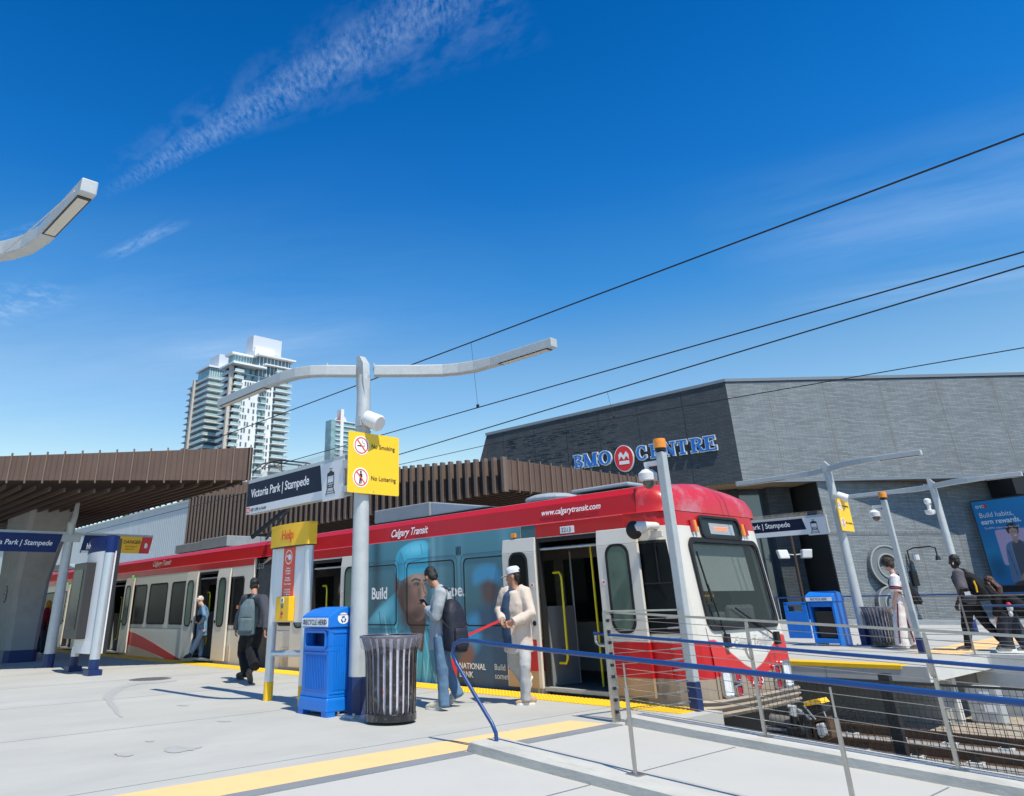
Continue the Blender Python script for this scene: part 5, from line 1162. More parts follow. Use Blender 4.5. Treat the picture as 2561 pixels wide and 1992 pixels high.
# yellow sign plates
def nosign(x,y0,y1,z0,z1,label,dens=True):
    t=thing('prohibition_sign',(x,(y0+y1)/2,z0),label,'sign','yellow no smoking signs')
    P=rrect(y0,y1,z0,z1,.02); MB().prism([(x,a,b) for a,b in P],(-.008,0,0)).build('sign_plate',M['yellow_plate'],t)
    R=(0,1,0); W_=y1-y0; H_=z1-z0
    for k,(zc_,s) in enumerate(((z1-.22*H_-.0,'No Smoking'),(z0+.25*H_,'No Loitering'))):
        yc_=y0+.245*W_; r=.14*W_
        disc=MB().prism([(x+.001,yc_+r*1.08*math.cos(a),zc_+r*1.08*math.sin(a)) for a in np.linspace(0,2*math.pi,28)[:-1]],(.002,0,0)).build('sign_disc',M['text_white'],t)
        q=MB(); A=np.linspace(0,2*math.pi,29)
        for i in range(28):
            c=[(math.cos(A[j]),math.sin(A[j])) for j in(i,i+1)]
            q.prism([(x+.0042,yc_+r*.93*c[0][0],zc_+r*.93*c[0][1]),(x+.0042,yc_+r*.93*c[1][0],zc_+r*.93*c[1][1]),(x+.0042,yc_+r*.80*c[1][0],zc_+r*.80*c[1][1]),(x+.0042,yc_+r*.80*c[0][0],zc_+r*.80*c[0][1])],(.001,0,0))
        u=.06*r/.14*1.4; q.prism([(x+.0055,yc_-r*.62,zc_+r*.55),(x+.0055,yc_-r*.52,zc_+r*.66),(x+.0055,yc_+r*.62,zc_-r*.55),(x+.0055,yc_+r*.52,zc_-r*.66)],(.001,0,0))
        q.build('red_ring',M['text_red'],disc)
        q=MB(); px_=x+.0034
        if k==0: q.box(px_,px_+.001,yc_-r*.55,yc_+r*.22,zc_-r*.14,zc_+.0); q.box(px_,px_+.001,yc_+r*.28,yc_+r*.36,zc_-r*.14,zc_); q.tube([(px_,yc_+r*.45,zc_-r*.1),(px_,yc_+r*.5,zc_+r*.2),(px_,yc_+r*.15,zc_+r*.3),(px_,yc_+r*.1,zc_+r*.55)],.004,4)
        else: q.lathe((0,0,0),[(0,0),(.0,.0)],3) if 0 else None; q.prism([(px_,yc_+r*.13*math.cos(a),zc_+r*.60+r*.13*math.sin(a)) for a in np.linspace(0,2*math.pi,13)[:-1]],(.001,0,0)); q.prism([(px_,yc_+r*a,zc_+r*b) for a,b in((-.16,.44),(.2,.44),(.24,.05),(.14,.0),(.12,-.7),(-.02,-.7),(-.0,-.2),(-.1,-.72),(-.24,-.66),(-.14,.0))],(.001,0,0))
        q.build('pictogram',M['text_black'],disc)
        text('sign_text',s,M['text_black'],t,(x+.003,y0+.44*W_,zc_-.025*W_),R,UZ,.058*W_/.84,xs=.92,sp=1.04,bold=.01)
    q=MB()
    for z in(z0+.04,z1-.05): q.tube([(x,y0+.5*W_,z),(x+.006,y0+.5*W_,z)],.012,8)
    q.build('bolt',M['galv'],t)
nosign(-8.33,5.66,6.52,2.585,3.39,'yellow no smoking and no loitering plate high on the near lamp mast')
nosign(-8.42,21.15,21.95,2.74,3.55,'yellow no smoking plate on the far platform mast beside the white loudspeaker')
# station name signs
def tramicon(mb,mp,s=1.):
    def P(*pts,h=.002): mb.prism([mp(a*s,b*s) for a,b in pts],mp.n*h)
    o=rrect(-.42,.42,-.42,.62,.12,3); i=rrect(-.36,.36,-.34,.56,.09,3); ringmesh(mb,[(a*s,b*s) for a,b in o],[(a*s,b*s) for a,b in i],mp,mp.n*.002)
    P((-.36,.38),(.36,.38),(.36,.56),(-.36,.56)); P((-.2,.62),(.2,.62),(.12,.72),(-.12,.72)); P((-.3,-.12),(.3,-.12),(.3,-.06),(-.3,-.06)); P((-.3,-.30),(-.16,-.30),(-.16,-.18),(-.3,-.18)); P((.16,-.30),(.3,-.30),(.3,-.18),(.16,-.18)); P((-.08,-.28),(.08,-.28),(.08,-.2),(-.08,-.2))
    P((-.30,-.42),(-.38,-.42),(-.58,-.85),(-.5,-.85)); P((.30,-.42),(.38,-.42),(.58,-.85),(.5,-.85)); P((-.44,-.62),(.44,-.62),(.45,-.66),(-.45,-.66)); P((-.5,-.76),(.5,-.76),(.51,-.8),(-.51,-.8))
    P((-.02,.72),(.02,.72),(.02,.86),(-.02,.86)); P((-.2,.84),(.2,.84),(.2,.88),(-.2,.88))
def namesign(label,o,d,n,L_,z0,z1,small='RED LINE to South',icon=True,icon_first=False,xs=1.,cut=None):
    """o: start point (xy), d: unit reading direction, n: outward normal"""
    o=V(*o,0);d=V(*d,0);n=V(*n,0); H_=z1-z0; il=.62 if icon else 0
    t=thing('station_sign',tuple(o+d*L_/2+V(0,0,z0)),label,'sign','station name signs')
    MB().obox(o-n*.15+V(0,0,z1),d*L_,n*.16,(0,0,.06)).build('sign_housing',M['galv'],t,bevel=.008)
    MB().obox(o-n*.13+V(0,0,z0),d*L_,n*.12,(0,0,H_)).build('sign_core',M['galv_flat'],t)
    a=L_-il
    sl_=.10 if icon else .04
    MB().prism([o+V(0,0,z0+.12),o+d*(a+sl_*.8 if icon else a)+V(0,0,z0+.12),o+d*a+V(0,0,z1),o+V(0,0,z1)],n*.012).build('name_panel',M['sign_navy'] if icon else M['sign_blue'],t)
    if icon: MB().prism([o+V(0,0,z0),o+d*(a+sl_)+V(0,0,z0),o+d*(a+sl_*.8)+V(0,0,z0+.118),o+V(0,0,z0+.118)],n*.012).build('line_panel',M['white_sign'],t)
    text('sign_text','Victoria Park | Stampede',M['text_white'],t,o+d*(.13 if icon else .2)+V(0,0,z0+.12+(H_-.12)*.36)+n*.014,d,UZ,.135,xs=xs,bold=.012)
    if icon:
        MB().prism([o+d*(a+.11)+V(0,0,z0-.04),o+d*L_+V(0,0,z0-.04),o+d*L_+V(0,0,z1),o+d*(a+.012)+V(0,0,z1)],n*.03).build('icon_panel',M['white_sign'],t)
        cc=o+d*(a+.30)+V(0,0,(z0+z1)/2-.03)+n*.032
        mp=lambda u,v_: cc+d*u+V(0,0,v_)
        mp2=type('m',(),{'__call__':lambda s,u,v_: cc+d*u+V(0,0,v_),'n':n})(); q=MB(); tramicon(q,mp2,.21); q.build('tram_pictogram',M['text_black'],t)
        q=MB().obox(o+d*.02+V(0,0,z0+.015)+n*.012,d*.10,n*.003,(0,0,.09)).build('line_badge',M['text_red'],t); text('badge_text','R',M['text_white'],q,o+d*.045+V(0,0,z0+.03)+n*.0165,d,UZ,.055,bold=.02)
        text('sign_text',small,M['text_black'],t,o+d*.15+V(0,0,z0+.035)+n*.014,d,UZ,.048,xs=.95)
    q=MB(); k=.06
    while k<L_:
        b=o+d*k-n*.07+V(0,0,z1+.06)
        for e in(-.05,.05): q.tube([b,b+n*e+V(0,0,.12)],.0022,3,caps=False)
        k+=.035
    tag(q.build('bird_spikes',M['cable_steel'],t))
    return t
st1=namesign('navy Victoria Park | Stampede sign beside the yellow plate, held by the near lamp mast',(-11.72,5.98),(1,0),(0,-1),2.86,2.63,3.12,xs=.93)
q=MB(); q.box(-8.86,-8.6,5.93,6.05,2.98,3.1); q.box(-8.86,-8.6,5.93,6.05,2.66,2.74); q.build('bracket',M['galv'],st1)
st1b=namesign('Victoria Park | Stampede sign on the far platform, right of the train nose',(-11.95,21.68),(1,0),(0,-1),2.95,2.76,3.17,xs=.95)
# rear backing of sign
# left mast with perpendicular sign
t=thing('sign_mast',(-21.42,6,0),'leaning-topped galvanised mast carrying the blue station sign and danger sign, far left','post')
MB().rings([octo(-21.42,6,.3,.13),octo(-21.42,6,3.1,.11),octo(-21.42,6,3.35,.10)]).build('mast_pole',M['galv'],t,smooth=50)
MB().rings([octo(-21.42,6,0,.133),octo(-21.42,6,.3,.132)]).build('mast_foot',M['blue_paint'],t)
q=MB(); q.rings([[(-21.52,5.93,3.3),(-21.32,5.93,3.3),(-21.32,6.08,3.3),(-21.52,6.08,3.3)],[(-21.50,6.0,3.5),(-21.34,6.0,3.5),(-21.34,6.11,3.5),(-21.50,6.11,3.5)],[(-21.48,6.03,3.85),(-21.38,6.03,3.85),(-21.38,6.12,3.85),(-21.48,6.12,3.85)]]); q.build('mast_head',M['galv_flat'],t,bevel=.02)
q=MB(); q.box(-21.5,-21.36,3.2,8.15,3.04,3.10); q.build('sign_arm',M['galv'],t)
q=MB(); q.box(-21.33,-21.30,5.78,6.25,2.86,3.04); q.build('bracket',M['galv_flat'],t)
q=MB(); k=3.25
while k<5.8: q.tube([(-21.43,k,3.10),(-21.43,k+.02,3.24)],.003,3,caps=False); k+=.03
q.build('bird_spikes',M['cable_steel'],t)
s2=thing('station_sign',(-21.3,4.5,2.6),'blue Victoria Park | Stampede sign cut off by the left edge of the photo','sign','station name signs')
MB().prism([(-21.32,2.0,2.60),(-21.32,5.70,2.60),(-21.32,5.80,3.035),(-21.32,2.0,3.035)],(.03,0,0)).build('name_panel',M['sign_blue'],s2)
text('sign_text','Victoria Park | Stampede',M['text_white'],s2,(-21.285,5.58,2.76),(0,1,0),UZ,.118,align='RIGHT',shear=.2,bold=.015,xs=.98)
s3=thing('danger_sign',(-21.3,7.5,2.6),'yellow and red DANGER sign at the end of the blue arm near the train roof','sign')
MB().prism([(-21.32,6.28,2.60),(-21.32,7.22,2.62),(-21.32,7.24,3.035),(-21.32,6.34,3.035)],(.03,0,0)).build('blue_panel',M['sign_blue'],s3)
MB().prism([(-21.32,6.30,2.60),(-21.32,6.48,2.60),(-21.32,6.48,2.66),(-21.32,6.31,2.66)],(.034,0,0)).build('white_patch',M['white_sign'],s3)
MB().prism([(-21.32,7.245,2.62),(-21.32,7.78,2.62),(-21.32,7.84,3.035),(-21.32,7.245,3.035)],(.03,0,0)).build('yellow_panel',M['sign_yellow'],s3)
MB().prism([(-21.32,7.79,2.62),(-21.32,8.05,2.62),(-21.32,8.12,3.035),(-21.32,7.85,3.035)],(.03,0,0)).build('red_panel',M['sign_red'],s3)
text('sign_text','DANGER',M['text_black'],s3,(-21.285,7.34,2.86),(0,1,0),UZ,.085,bold=.02,xs=.95)
text('sign_text','Stand back of\nyellow line',mat('text_brown',(.35,.16,.02),.5),s3,(-21.285,7.40,2.77),(0,1,0),UZ,.045,xs=.9)
q=MB(); q.prism([(-21.286,7.95+.045*a,2.82+.06*b) for a,b in((-1,-.6),(-.6,-1.1),(.6,-1.1),(1,-.4),(.95,.6),(.6,.5),(.55,1),(.2,.9),(.1,1.15),(-.3,1.1),(-.4,.9),(-.7,.8),(-.75,0))],(.003,0,0)); q.build('hand_symbol',M['text_white'],s3)
# ---- help point
t=thing('help_point',(-10.35,6.07,0),'yellow-topped Help totem with red strip, behind the blue recycling bin','help point')
for x in(-10.80,-9.86):
    MB().tube([(x,6.07,.24),(x,6.07,2.12)],.065,18).build('totem_pole',M['alu'],t,smooth=60)
    MB().tube([(x,6.07,0),(x,6.07,.24)],.067,18).build('pole_foot',M['sign_yellow'],t,smooth=60)
def capsec(z,y0=-.075): return [(-10.88,6.07+.0,z)]+[(-10.87+i*1.08/12,6.07-.075-.05*math.sin(math.pi*i/12),z) for i in range(13)]+[(-9.78,6.07,z)]+[(-9.79-i*1.08/12,6.07+.075+.05*math.sin(math.pi*i/12),z) for i in range(13)]
MB().rings([capsec(2.05),capsec(2.34)]).build('head_panel',M['sign_yellow'],t,smooth=40)
MB().rings([[(x+(.01 if x>-10.3 else -.01),y,z) for x,y,z in capsec(2.34)],[(x,y,2.365) for x,y,z in capsec(2.34)]]).build('head_cap',M['sign_yellow'],t)
MB().rings([[(x,y,z) for x,y,z in capsec(2.035)],[(x,y,2.05) for x,y,z in capsec(2.05)]]).build('head_trim',M['fence_black'],t)
text('sign_text','Help',M['text_red'],t,(-10.46,5.94,2.145),AX,UZ,.135,bold=.01,xs=.92)
MB().box(-10.745,-9.92,6.03,6.11,1.02,2.035).build('back_panel',M['white_sign'],t)
MB().box(-10.50,-10.18,6.022,6.029,1.36,2.035).build('red_strip',M['red_strip'],t)
q=MB(); A=np.linspace(0,2*math.pi,29)
for i in range(28):
    c=[(math.cos(A[j]),math.sin(A[j])) for j in(i,i+1)]; q.prism([(-10.345+.10*c[0][0],6.021,1.90+.10*c[0][1]),(-10.345+.10*c[1][0],6.021,1.90+.10*c[1][1]),(-10.345+.086*c[1][0],6.021,1.90+.086*c[1][1]),(-10.345+.086*c[0][0],6.021,1.90+.086*c[0][1])],(0,-.002,0))
q.prism([(-10.345+a*.09,6.021,1.90+b*.09) for a,b in((-.7,.25),(-.1,.35),(.35,.5),(.75,.2),(.75,-.35),(.2,-.5),(-.2,-.25),(-.1,-.05),(-.7,.05))],(0,-.002,0)); q.build('hand_symbol',M['text_white'],t)
for s,z in(('Medical\nEmergency',1.735),('Vandalism',1.665),('Passenger\nHarassment',1.605),('Fire or Smoke',1.52),('Press button\nonce and wait\nfor response',1.445)):
    text('help_text',s,M['text_white'],t,(-10.345,6.0205,z),AX,UZ,.023,align='CENTER',bold=.04)
q=MB(); q.prism([(-10.35+a*.025,6.021,1.38+b*.02) for a,b in((-.3,1.5),(.3,1.5),(.3,.3),(1,.3),(0,-1),(-1,.3),(-.3,.3))],(0,-.002,0)); q.build('arrow',M['text_white'],t)
cb=MB().box(-10.50,-10.12,5.93,6.028,1.03,1.36).build('call_box',M['sign_yellow'],t,bevel=.012)
q=MB(); q.tube([(-10.30,5.93,1.235),(-10.30,5.924,1.235)],.032,18); q.build('speaker_grille',M['iron'],cb)
q=MB(); q.tube([(-10.30,5.93,1.135),(-10.30,5.920,1.135)],.024,18); q.build('call_button',M['lamp_red'],cb)
MB().box(-10.34,-10.265,5.925,5.9295,1.28,1.345).build('sticker',M['text_white'],cb)
MB().box(-10.32,-10.285,5.922,5.9245,1.29,1.33).build('sticker_mark',M['rail_blue'],cb)
text('help_text','HELP',M['text_red'],cb,(-10.33,5.928,1.08),AX,UZ,.018)
MB().tube([(-10.8,6.07,.60),(-9.86,6.07,.63)],.04,14).build('cross_bar',M['alu'],t,smooth=60)
# ---- departure totem at left
t=thing('information_totem',(-18.7,6,0),'white and blue information totem on two legs with a black display, left platform','information totem')
for x,y in((-19.48,6.0),(-17.90,5.92)):
    q=MB().tube([(x,y,.30),(x,y,2.40 if x>-18 else .5)],.105 if x>-18 else .09,18).build('leg',M['alu'],t,smooth=60)
    MB().tube([(x,y,0),(x,y,.30)],.107 if x>-18 else .092,18).build('leg_foot',M['blue_paint'],t,smooth=60)
    MB().box(x-.17,x+.17,y-.14,y+.14,0,.11).build('foot_plate',M['blue_paint'],t)
sec=lambda z,e=0:[(-19.50-e,5.97,z)]+[(-19.50-e+i*(1.52+e)/10,5.94-.16*math.sin(math.pi*i/13),z) for i in range(11)]+[(-17.9,6.06,z),(-19.50-e,6.06,z)]
MB().rings([sec(.40),sec(2.44)]).build('panel',M['white_sign'],t,smooth=40)
MB().rings([sec(2.44,.01),sec(2.76,.01)]).build('head_panel',M['sign_blue'],t,smooth=40)
MB().tube([(-17.90,5.92,2.40),(-17.90,5.92,2.76)],.108,18).build('leg_cap',M['sign_blue'],t,smooth=60)
MB().box(-19.4,-18.12,6.12,6.22,.40,2.72).build('rear_frame',M['mullion'],t)
text('sign_text','Info',M['text_white'],t,(-19.35,5.83,2.55),AX,UZ,.14,shear=.2)
db=MB(); db.box(-19.22,-18.30,5.60,5.80,.68,2.22); cb=db.build('display_case',M['screen_grey'],t,bevel=.02)
MB().box(-19.10,-18.50,5.590,5.5985,.86,2.08).build('display_glass',M['screen_glass'],cb)
# ---- recycling bin (closed)
def binsec(x,y,w_,d_,z,r=.03): return [(x-w_/2,y-d_/2,z),(x+w_/2,y-d_/2,z),(x+w_/2,y+d_/2,z),(x-w_/2,y+d_/2,z)]
bx,by,bw,bd=-8.92,5.90,.60,.50
t=thing('recycling_bin',(bx,by,0),'closed blue recycling bin reading RECYCLE HERE, beside the near lamp mast','recycling bin','blue recycling bins')
yf=by-bd/2; yb_=by+bd/2; x0=bx-bw/2;x1=bx+bw/2
q=MB(); q.rings([binsec(bx,by,.66,.56,.05),binsec(bx,by,.64,.54,.17),binsec(bx,by,.625,.525,.20)]); q.build('base',M['bin_blue'],t,bevel=.015)
q=MB()
for sx in(-.27,.27):
    for sy in(-.21,.21): q.box(bx+sx-.06,bx+sx+.06,by+sy-.06,by+sy+.06,0,.052)
q.build('feet',M['bin_blue'],t)
q=MB() # body with opening at the front
q.rings([binsec(bx,by,.615,.515,.20),binsec(bx,by,.60,.499,.26),binsec(bx,by,.60,.499,.70)]);
oz0,oz1,ox0,ox1=.76,.91,x0+.08,x1-.08
q.box(x0,x1,yf,yb_-.0,.70,oz0); q.box(x0,x1,yf,yb_,oz1,.965); q.box(x0,ox0,yf,yf+.1,oz0,oz1); q.box(ox1,x1,yf,yf+.1,oz0,oz1); q.box(x0,x0+.03,yf+.1,yb_,oz0,oz1); q.box(x1-.03,x1,yf+.1,yb_,oz0,oz1); q.box(x0,x1,yb_-.02,yb_,oz0,oz1)
q.build('body',M['bin_blue'],t,bevel=.006)
o=rrect(ox0-.03,ox1+.03,oz0-.03,oz1+.03,.035); i=rrect(ox0,ox1,oz0,oz1,.025); ringmesh(MB(),o,i,lambda a,b:(a,yf,b),(0,-.018,0)).build('slot_frame',M['bin_blue'],t,bevel=.004)
MB().box(x0+.04,x1-.04,yf+.16,yf+.18,.705,.96).build('slot_back',M['bin_dark'],t)
q=MB()
for k in range(13): q.box(x0+.075+k*.037,x0+.091+k*.037,yf-.008,yf+.001,.28,.66)
q.box(x0+.02,x1-.02,yf-.012,yf+.001,.675,.695); q.box(x0+.0,x1-.0,yf-.012,yf+.001,.205,.235)
for k in range(10): q.box(x1-.001,x1+.008,yf+.08+k*.037,yf+.096+k*.037,.28,.88)
q.box(x1-.001,x1+.010,yf+.06,yb_-.06,.905,.925); q.box(x1-.001,x1+.01,yf+.02,yb_-.02,.235,.255)
q.build('moulded_ribs',M['bin_blue'],t,bevel=.003)
q=MB(); P=[(yf-.02,.97),(yf-.025,1.10),(yf+.03,1.135),(yf+.12,1.18),(yf+.25,1.21),(yf+.38,1.18),(yb_-.03,1.13),(yb_+.02,1.10),(yb_+.02,.97)]
q.prism([(x0-.02,a,b) for a,b in P],(bw+.04,0,0)); q.build('lid',M['bin_blue'],t,bevel=.012)
MB().box(x0-.005,x1+.005,yf-.033,yf-.0262,.985,1.085).build('label_plate',M['text_white'],t)
text('bin_text','RECYCLE HERE',M['text_black'],t,(bx,yf-.035,1.006),AX,UZ,.060,align='CENTER',bold=.012,xs=.86)
def recyc(mb,c,u,v_,n,r):
    c=V(*c);u=V(*u);v_=V(*v_);n=V(*n)
    for k in range(3):
        a0=math.radians(90+k*120)
        f=lambda ang,rr: c+u*rr*math.cos(ang)+v_*rr*math.sin(ang)
        for j in range(4):
            A=a0+math.radians(-38+j*18);B=a0+math.radians(-38+(j+1)*18); mb.prism([f(A,r),f(B,r),f(B,r*.55),f(A,r*.55)],n*.002)
        A=a0+math.radians(34); mb.prism([f(A,r*1.22),f(A,r*.34),f(a0+math.radians(62),r*.78)],n*.0022)
q=MB(); recyc(q,(x0+.045,yf-.0335,1.035),AX,UZ,(0,-1,0),.026); recyc(q,(x1-.045,yf-.0335,1.035),AX,UZ,(0,-1,0),.026); q.build('recycle_symbol',M['rail_blue'],t)
q=MB().prism([(x1+.021,by-.06+.085*math.cos(a),1.075+.065*math.sin(a)) for a in np.linspace(0,2*math.pi,29)[:-1]],(.003,0,0)).build('side_sticker',M['text_white'],t)
r_=MB(); recyc(r_,(x1+.0242,by-.06,1.062),(0,1,0),UZ,(1,0,0),.038); r_.build('recycle_symbol',M['rail_blue'],q)
text('bin_text','RECYCLE HERE',M['text_black'],q,(x1+.025,by-.135,1.108),(0,1,0),UZ,.018,bold=.01)
# ---- slatted litter bins
def litter(x,y,z0,label,bag=True):
    t=thing('litter_bin',(x,y,z0),label,'litter bin','slatted metal litter bins')
    q=MB(); prof=[(.283,.10),(.290,.30),(.297,.55),(.302,.68),(.315,.76),(.352,.875)]
    for k in range(24):
        a=2*math.pi*k/24; c,s=math.cos(a),math.sin(a); w_=.0215
        R=[[(x+c*(r+e)-s*ww,y+s*(r+e)+c*ww,z0+z) for e,ww in((0,-w_),(0,w_),(-.008,w_),(-.008,-w_))] for r,z in prof]; q.rings(R)
    q.build('slats',M['can_black'],t)
    q=MB(); q.lathe((x,y,z0),[(.27,.03),(.292,.03),(.292,.10),(.284,.105),(.27,.10)],40,(True,False)); q.build('base_ring',M['can_black'],t)
    A=np.linspace(0,2*math.pi,41)
    def torus(R_,r,z): 
        mb=MB(); RR=[[(x+(R_+r*math.cos(b))*math.cos(a),y+(R_+r*math.cos(b))*math.sin(a),z0+z+r*math.sin(b)) for b in np.linspace(0,2*math.pi,9)[:-1]] for a in A]; mb.rings(RR,True,False,False); return mb
    torus(.356,.014,.88).build('top_rim',M['can_black'],t,smooth=60)
    q=MB(); q.lathe((x,y,z0),[(.262,.06),(.268,.36),(.25,.37),(.24,.35),(.235,.08)],32,(True,True)); q.build('liner',M['can_liner'],t,smooth=50); MB().lathe((x,y,z0),[(.262,.10),(.272,.34),(.276,.55),(.285,.70),(.30,.79),(.335,.872),(.28,.84),(.25,.7),(.24,.36)],40,(False,False)).build('bag_lining',M['bag_lining'],t,smooth=50)
    if bag:
        q=MB(); R=[]
        for r,z,wv in((.235,.45,.0),(.26,.72,.005),(.335,.87,.0),(.372,.898,.0),(.378,.87,.003),(.362,.80,.008),(.340,.735,.014)):
            R.append([(x+(r+wv*math.sin(9*a+z*20)+wv*.7*math.sin(23*a))*math.cos(a),y+(r+wv*math.sin(9*a+z*20))*math.sin(a),z0+z+(.035*math.sin(a+2.2) if z<.76 and r>.3 else 0)+(wv*1.5*math.sin(5*a))) for a in np.linspace(0,2*math.pi,61)[:-1]])
        q.rings(R,True,False,False); q.build('bin_bag',M['bag'],t,smooth=70)
    return t
random.seed(5)
lb=litter(-7.71,5.92,0,'slatted black litter bin with a clear plastic bag, right of the near lamp mast')
q=MB()
for k,(mk,a,z) in enumerate((('sign_yellow',-1.7,.26),('text_red',-1.05,.33),('text_white',-1.35,.40),('letter_blue',-1.15,.45),('sign_red',-2.3,.13),('text_white',-1.85,.33),('train_tan',-1.5,.22),('sign_yellow',-1.62,.38))):
    c=V(-7.71+.263*math.cos(a),5.92+.263*math.sin(a),z); MB().ell(c,[(.03,0,0),(0,.012,0),(0,.0,.035)],8,6).build('litter_scrap',M[mk],lb,smooth=50)
MB().rings([[(-7.98+.10*u,5.80+.05*v_,.02+w_) for u,v_ in((-1,-1),(1,-.6),(.8,1),(-.7,.8))] for w_ in(0,.0)]+[[(-7.93+.05*u,5.80+.04*v_,.26) for u,v_ in((-1,-1),(1,-.6),(.8,1),(-.7,.8))]]).build('hanging_bag',M['bag'],lb,smooth=60)
litter(-8.12,21.35,ZF,'slatted litter bin on the far platform behind the teenager in white')
# ---- open recycling bin on far platform
bx,by=-9.32,21.35
t=thing('recycling_bin',(bx,by,ZF),'open blue recycling bin with its door swung left, on the far platform','recycling bin','blue recycling bins')
x0,x1,yf,yb_=bx-.33,bx+.33,by-.33,by+.33; z=ZF
q=MB(); q.box(x0,x0+.06,yf,yb_,z+.0,z+1.02); q.box(x1-.06,x1,yf,yb_,z+.0,z+1.02); q.box(x0+.06,x1-.06,yb_-.04,yb_,z+.06,z+1.02); q.box(x0+.06,x1-.06,yf,yb_-.04,z+.06,z+.17); q.box(x0+.06,x1-.06,yf+.02,yb_-.04,z+.90,z+1.02); q.build('body',M['bin_blue'],t,bevel=.01)
q=MB(); P=[(yf-.02,1.02),(yf-.03,1.15),(yf+.05,1.20),(yf+.3,1.27),(yf+.5,1.24),(yb_+.02,1.15),(yb_+.02,1.02)]; q.prism([(x0-.02,a,z+b) for a,b in P],(x1-x0+.04,0,0)); q.build('lid',M['bin_blue'],t,bevel=.015)
q=MB(); q.rings([binsec((x0+x1)/2,by,.42,.44,z+.17),binsec((x0+x1)/2,by,.48,.50,z+.78),binsec((x0+x1)/2,by,.50,.52,z+.80)]); q.build('inner_bin',M['black_plastic'],t,bevel=.01)
MB().box(x0,x1,yf-.042,yf-.032,z+1.04,z+1.13).build('label_plate',M['text_white'],t)
text('bin_text','RECYCLE HERE',M['text_black'],t,(bx,yf-.044,z+1.06),AX,UZ,.055,align='CENTER',xs=.8,bold=.01)
q=MB(); dx=x0-.02; q.box(dx-.60,dx,yf-.05,yf,z+.17,z+.80); q.box(dx-.60,dx-.50,yf-.05,yf,z+.80,z+1.0); q.box(dx-.12,dx,yf-.05,yf,z+.80,z+1.0); q.box(dx-.60,dx,yf-.05,yf,z+.96,z+1.02) ; q.build('open_door',M['bin_blue'],t,bevel=.01)
# ---- beacon poles
def beacon(x,y,z0,H_,label,cablepost=True):
    t=thing('beacon_pole',(x,y,z0),label,'post','square beacon poles')
    w_=.056
    MB().box(x-w_,x+w_,y-w_,y+w_,z0+.30,z0+H_).build('pole',M['galv_flat'],t,bevel=.012)
    MB().box(x-w_-.002,x+w_+.002,y-w_-.002,y+w_+.002,z0,z0+.30).build('pole_foot',M['blue_paint'],t)
    MB().lathe((x,y,z0+H_),[(.04,0),(.075,.02),(.075,.05)],14).build('lamp_base',M['black_plastic'],t)
    MB().lathe((x,y,z0+H_+.05),[(.085,0),(.088,.02),(.082,.05),(.088,.07),(.082,.10),(.078,.125),(.05,.13)],18).build('amber_lamp',M['lamp_amber'],t,smooth=30)
    q=MB(); yy=y-.0
    q.box(x-.27,x-w_,y-.03,y+.03,z0+H_-.16,z0+H_-.10); q.tube([(x-.25,y,z0+H_-.10),(x-.25,y,z0+H_-.20)],.03,10); c=q.build('camera_arm',M['cctv_white'],t)
    MB().lathe((x-.25,y,z0+H_-.36),[(.05,-.0),(.12,.02),(.125,.11),(.07,.16),(.03,.17)],20).build('camera_body',M['cctv_white'],c,smooth=40)
    MB().ell((x-.25,y,z0+H_-.355),[(.085,0,0),(0,.085,0),(0,0,.095)],16,10).build('camera_dome',M['dome'],c,smooth=60)
    return t
beacon(-5.62,8.86,0,3.02,'galvanised square pole with an amber beacon and dome camera, at the train nose')
beacon(-6.62,19.3,ZF,3.15,'amber beacon pole on the far platform beside the teenager in white')
q=thing('dome_camera',(-8.1,28,3.4),'white dome camera fixed to the rightmost far lamp mast','camera')
cc_=PY(2325,1275,27.9); MB().lathe((cc_[0],cc_[1],cc_[2]),[(.05,-.16),(.13,-.14),(.15,-.08),(.15,-.02),(.05,.0),(.06,.16),(.10,.2),(.10,.3),(.05,.34)],18).build('camera_body',M['cctv_white'],q,smooth=40)
MB().box(cc_[0]-.03,cc_[0]+.03,27.9,28.1,cc_[2]+.1,cc_[2]+.25).build('bracket',M['cctv_white'],q)
# ---------------- railings ----------------
def flatpost(q,x,y,z0,z1,w_=.045,th=.02,ax='x'): q.box(x-w_,x+w_,y-th,y+th,z0,z1) if ax=='x' else q.box(x-th,x+th,y-w_,y+w_,z0,z1)
# near blue handrail
t=thing('ramp_handrail',(-5.7,5.5,0),'blue handrail bending down to the kerb at the top of the ramp, foreground','railing')
yr=5.46
pth=[(-5.55,yr,.06),(-5.555,yr,.14),(-5.60,yr,.21),(-5.78,yr,.39),(-6.06,yr,.68),(-6.115,yr,.77),(-6.09,yr,.85),(-5.98,yr,.885),(-5.8,yr,.885)]
x=-5.6
while x<8: pth.append((x,yr,.86+rz(x)+.01)); x+=.8
MB().tube(pth,.019,12,side=(0,1,0)).build('handrail',M['rail_blue'],t,smooth=70)
for x in(-4.07,-2.47,-.87,.73):
    q=MB(); z=rz(x)+.085; q.rings([[(x-w_,yr-.012,zz),(x+w_,yr-.012,zz),(x+w_,yr+.012,zz),(x-w_,yr+.012,zz)] for w_,zz in((.011,z),(.014,z+.10),(.012,z+.58))]); q.tube([(x,yr,z+.58),(x,yr,z+.755)],.008,8); q.box(x-.06,x+.06,yr-.05,yr+.05,z-.003,z+.008); q.build('post',M['stainless'],t,bevel=.003)
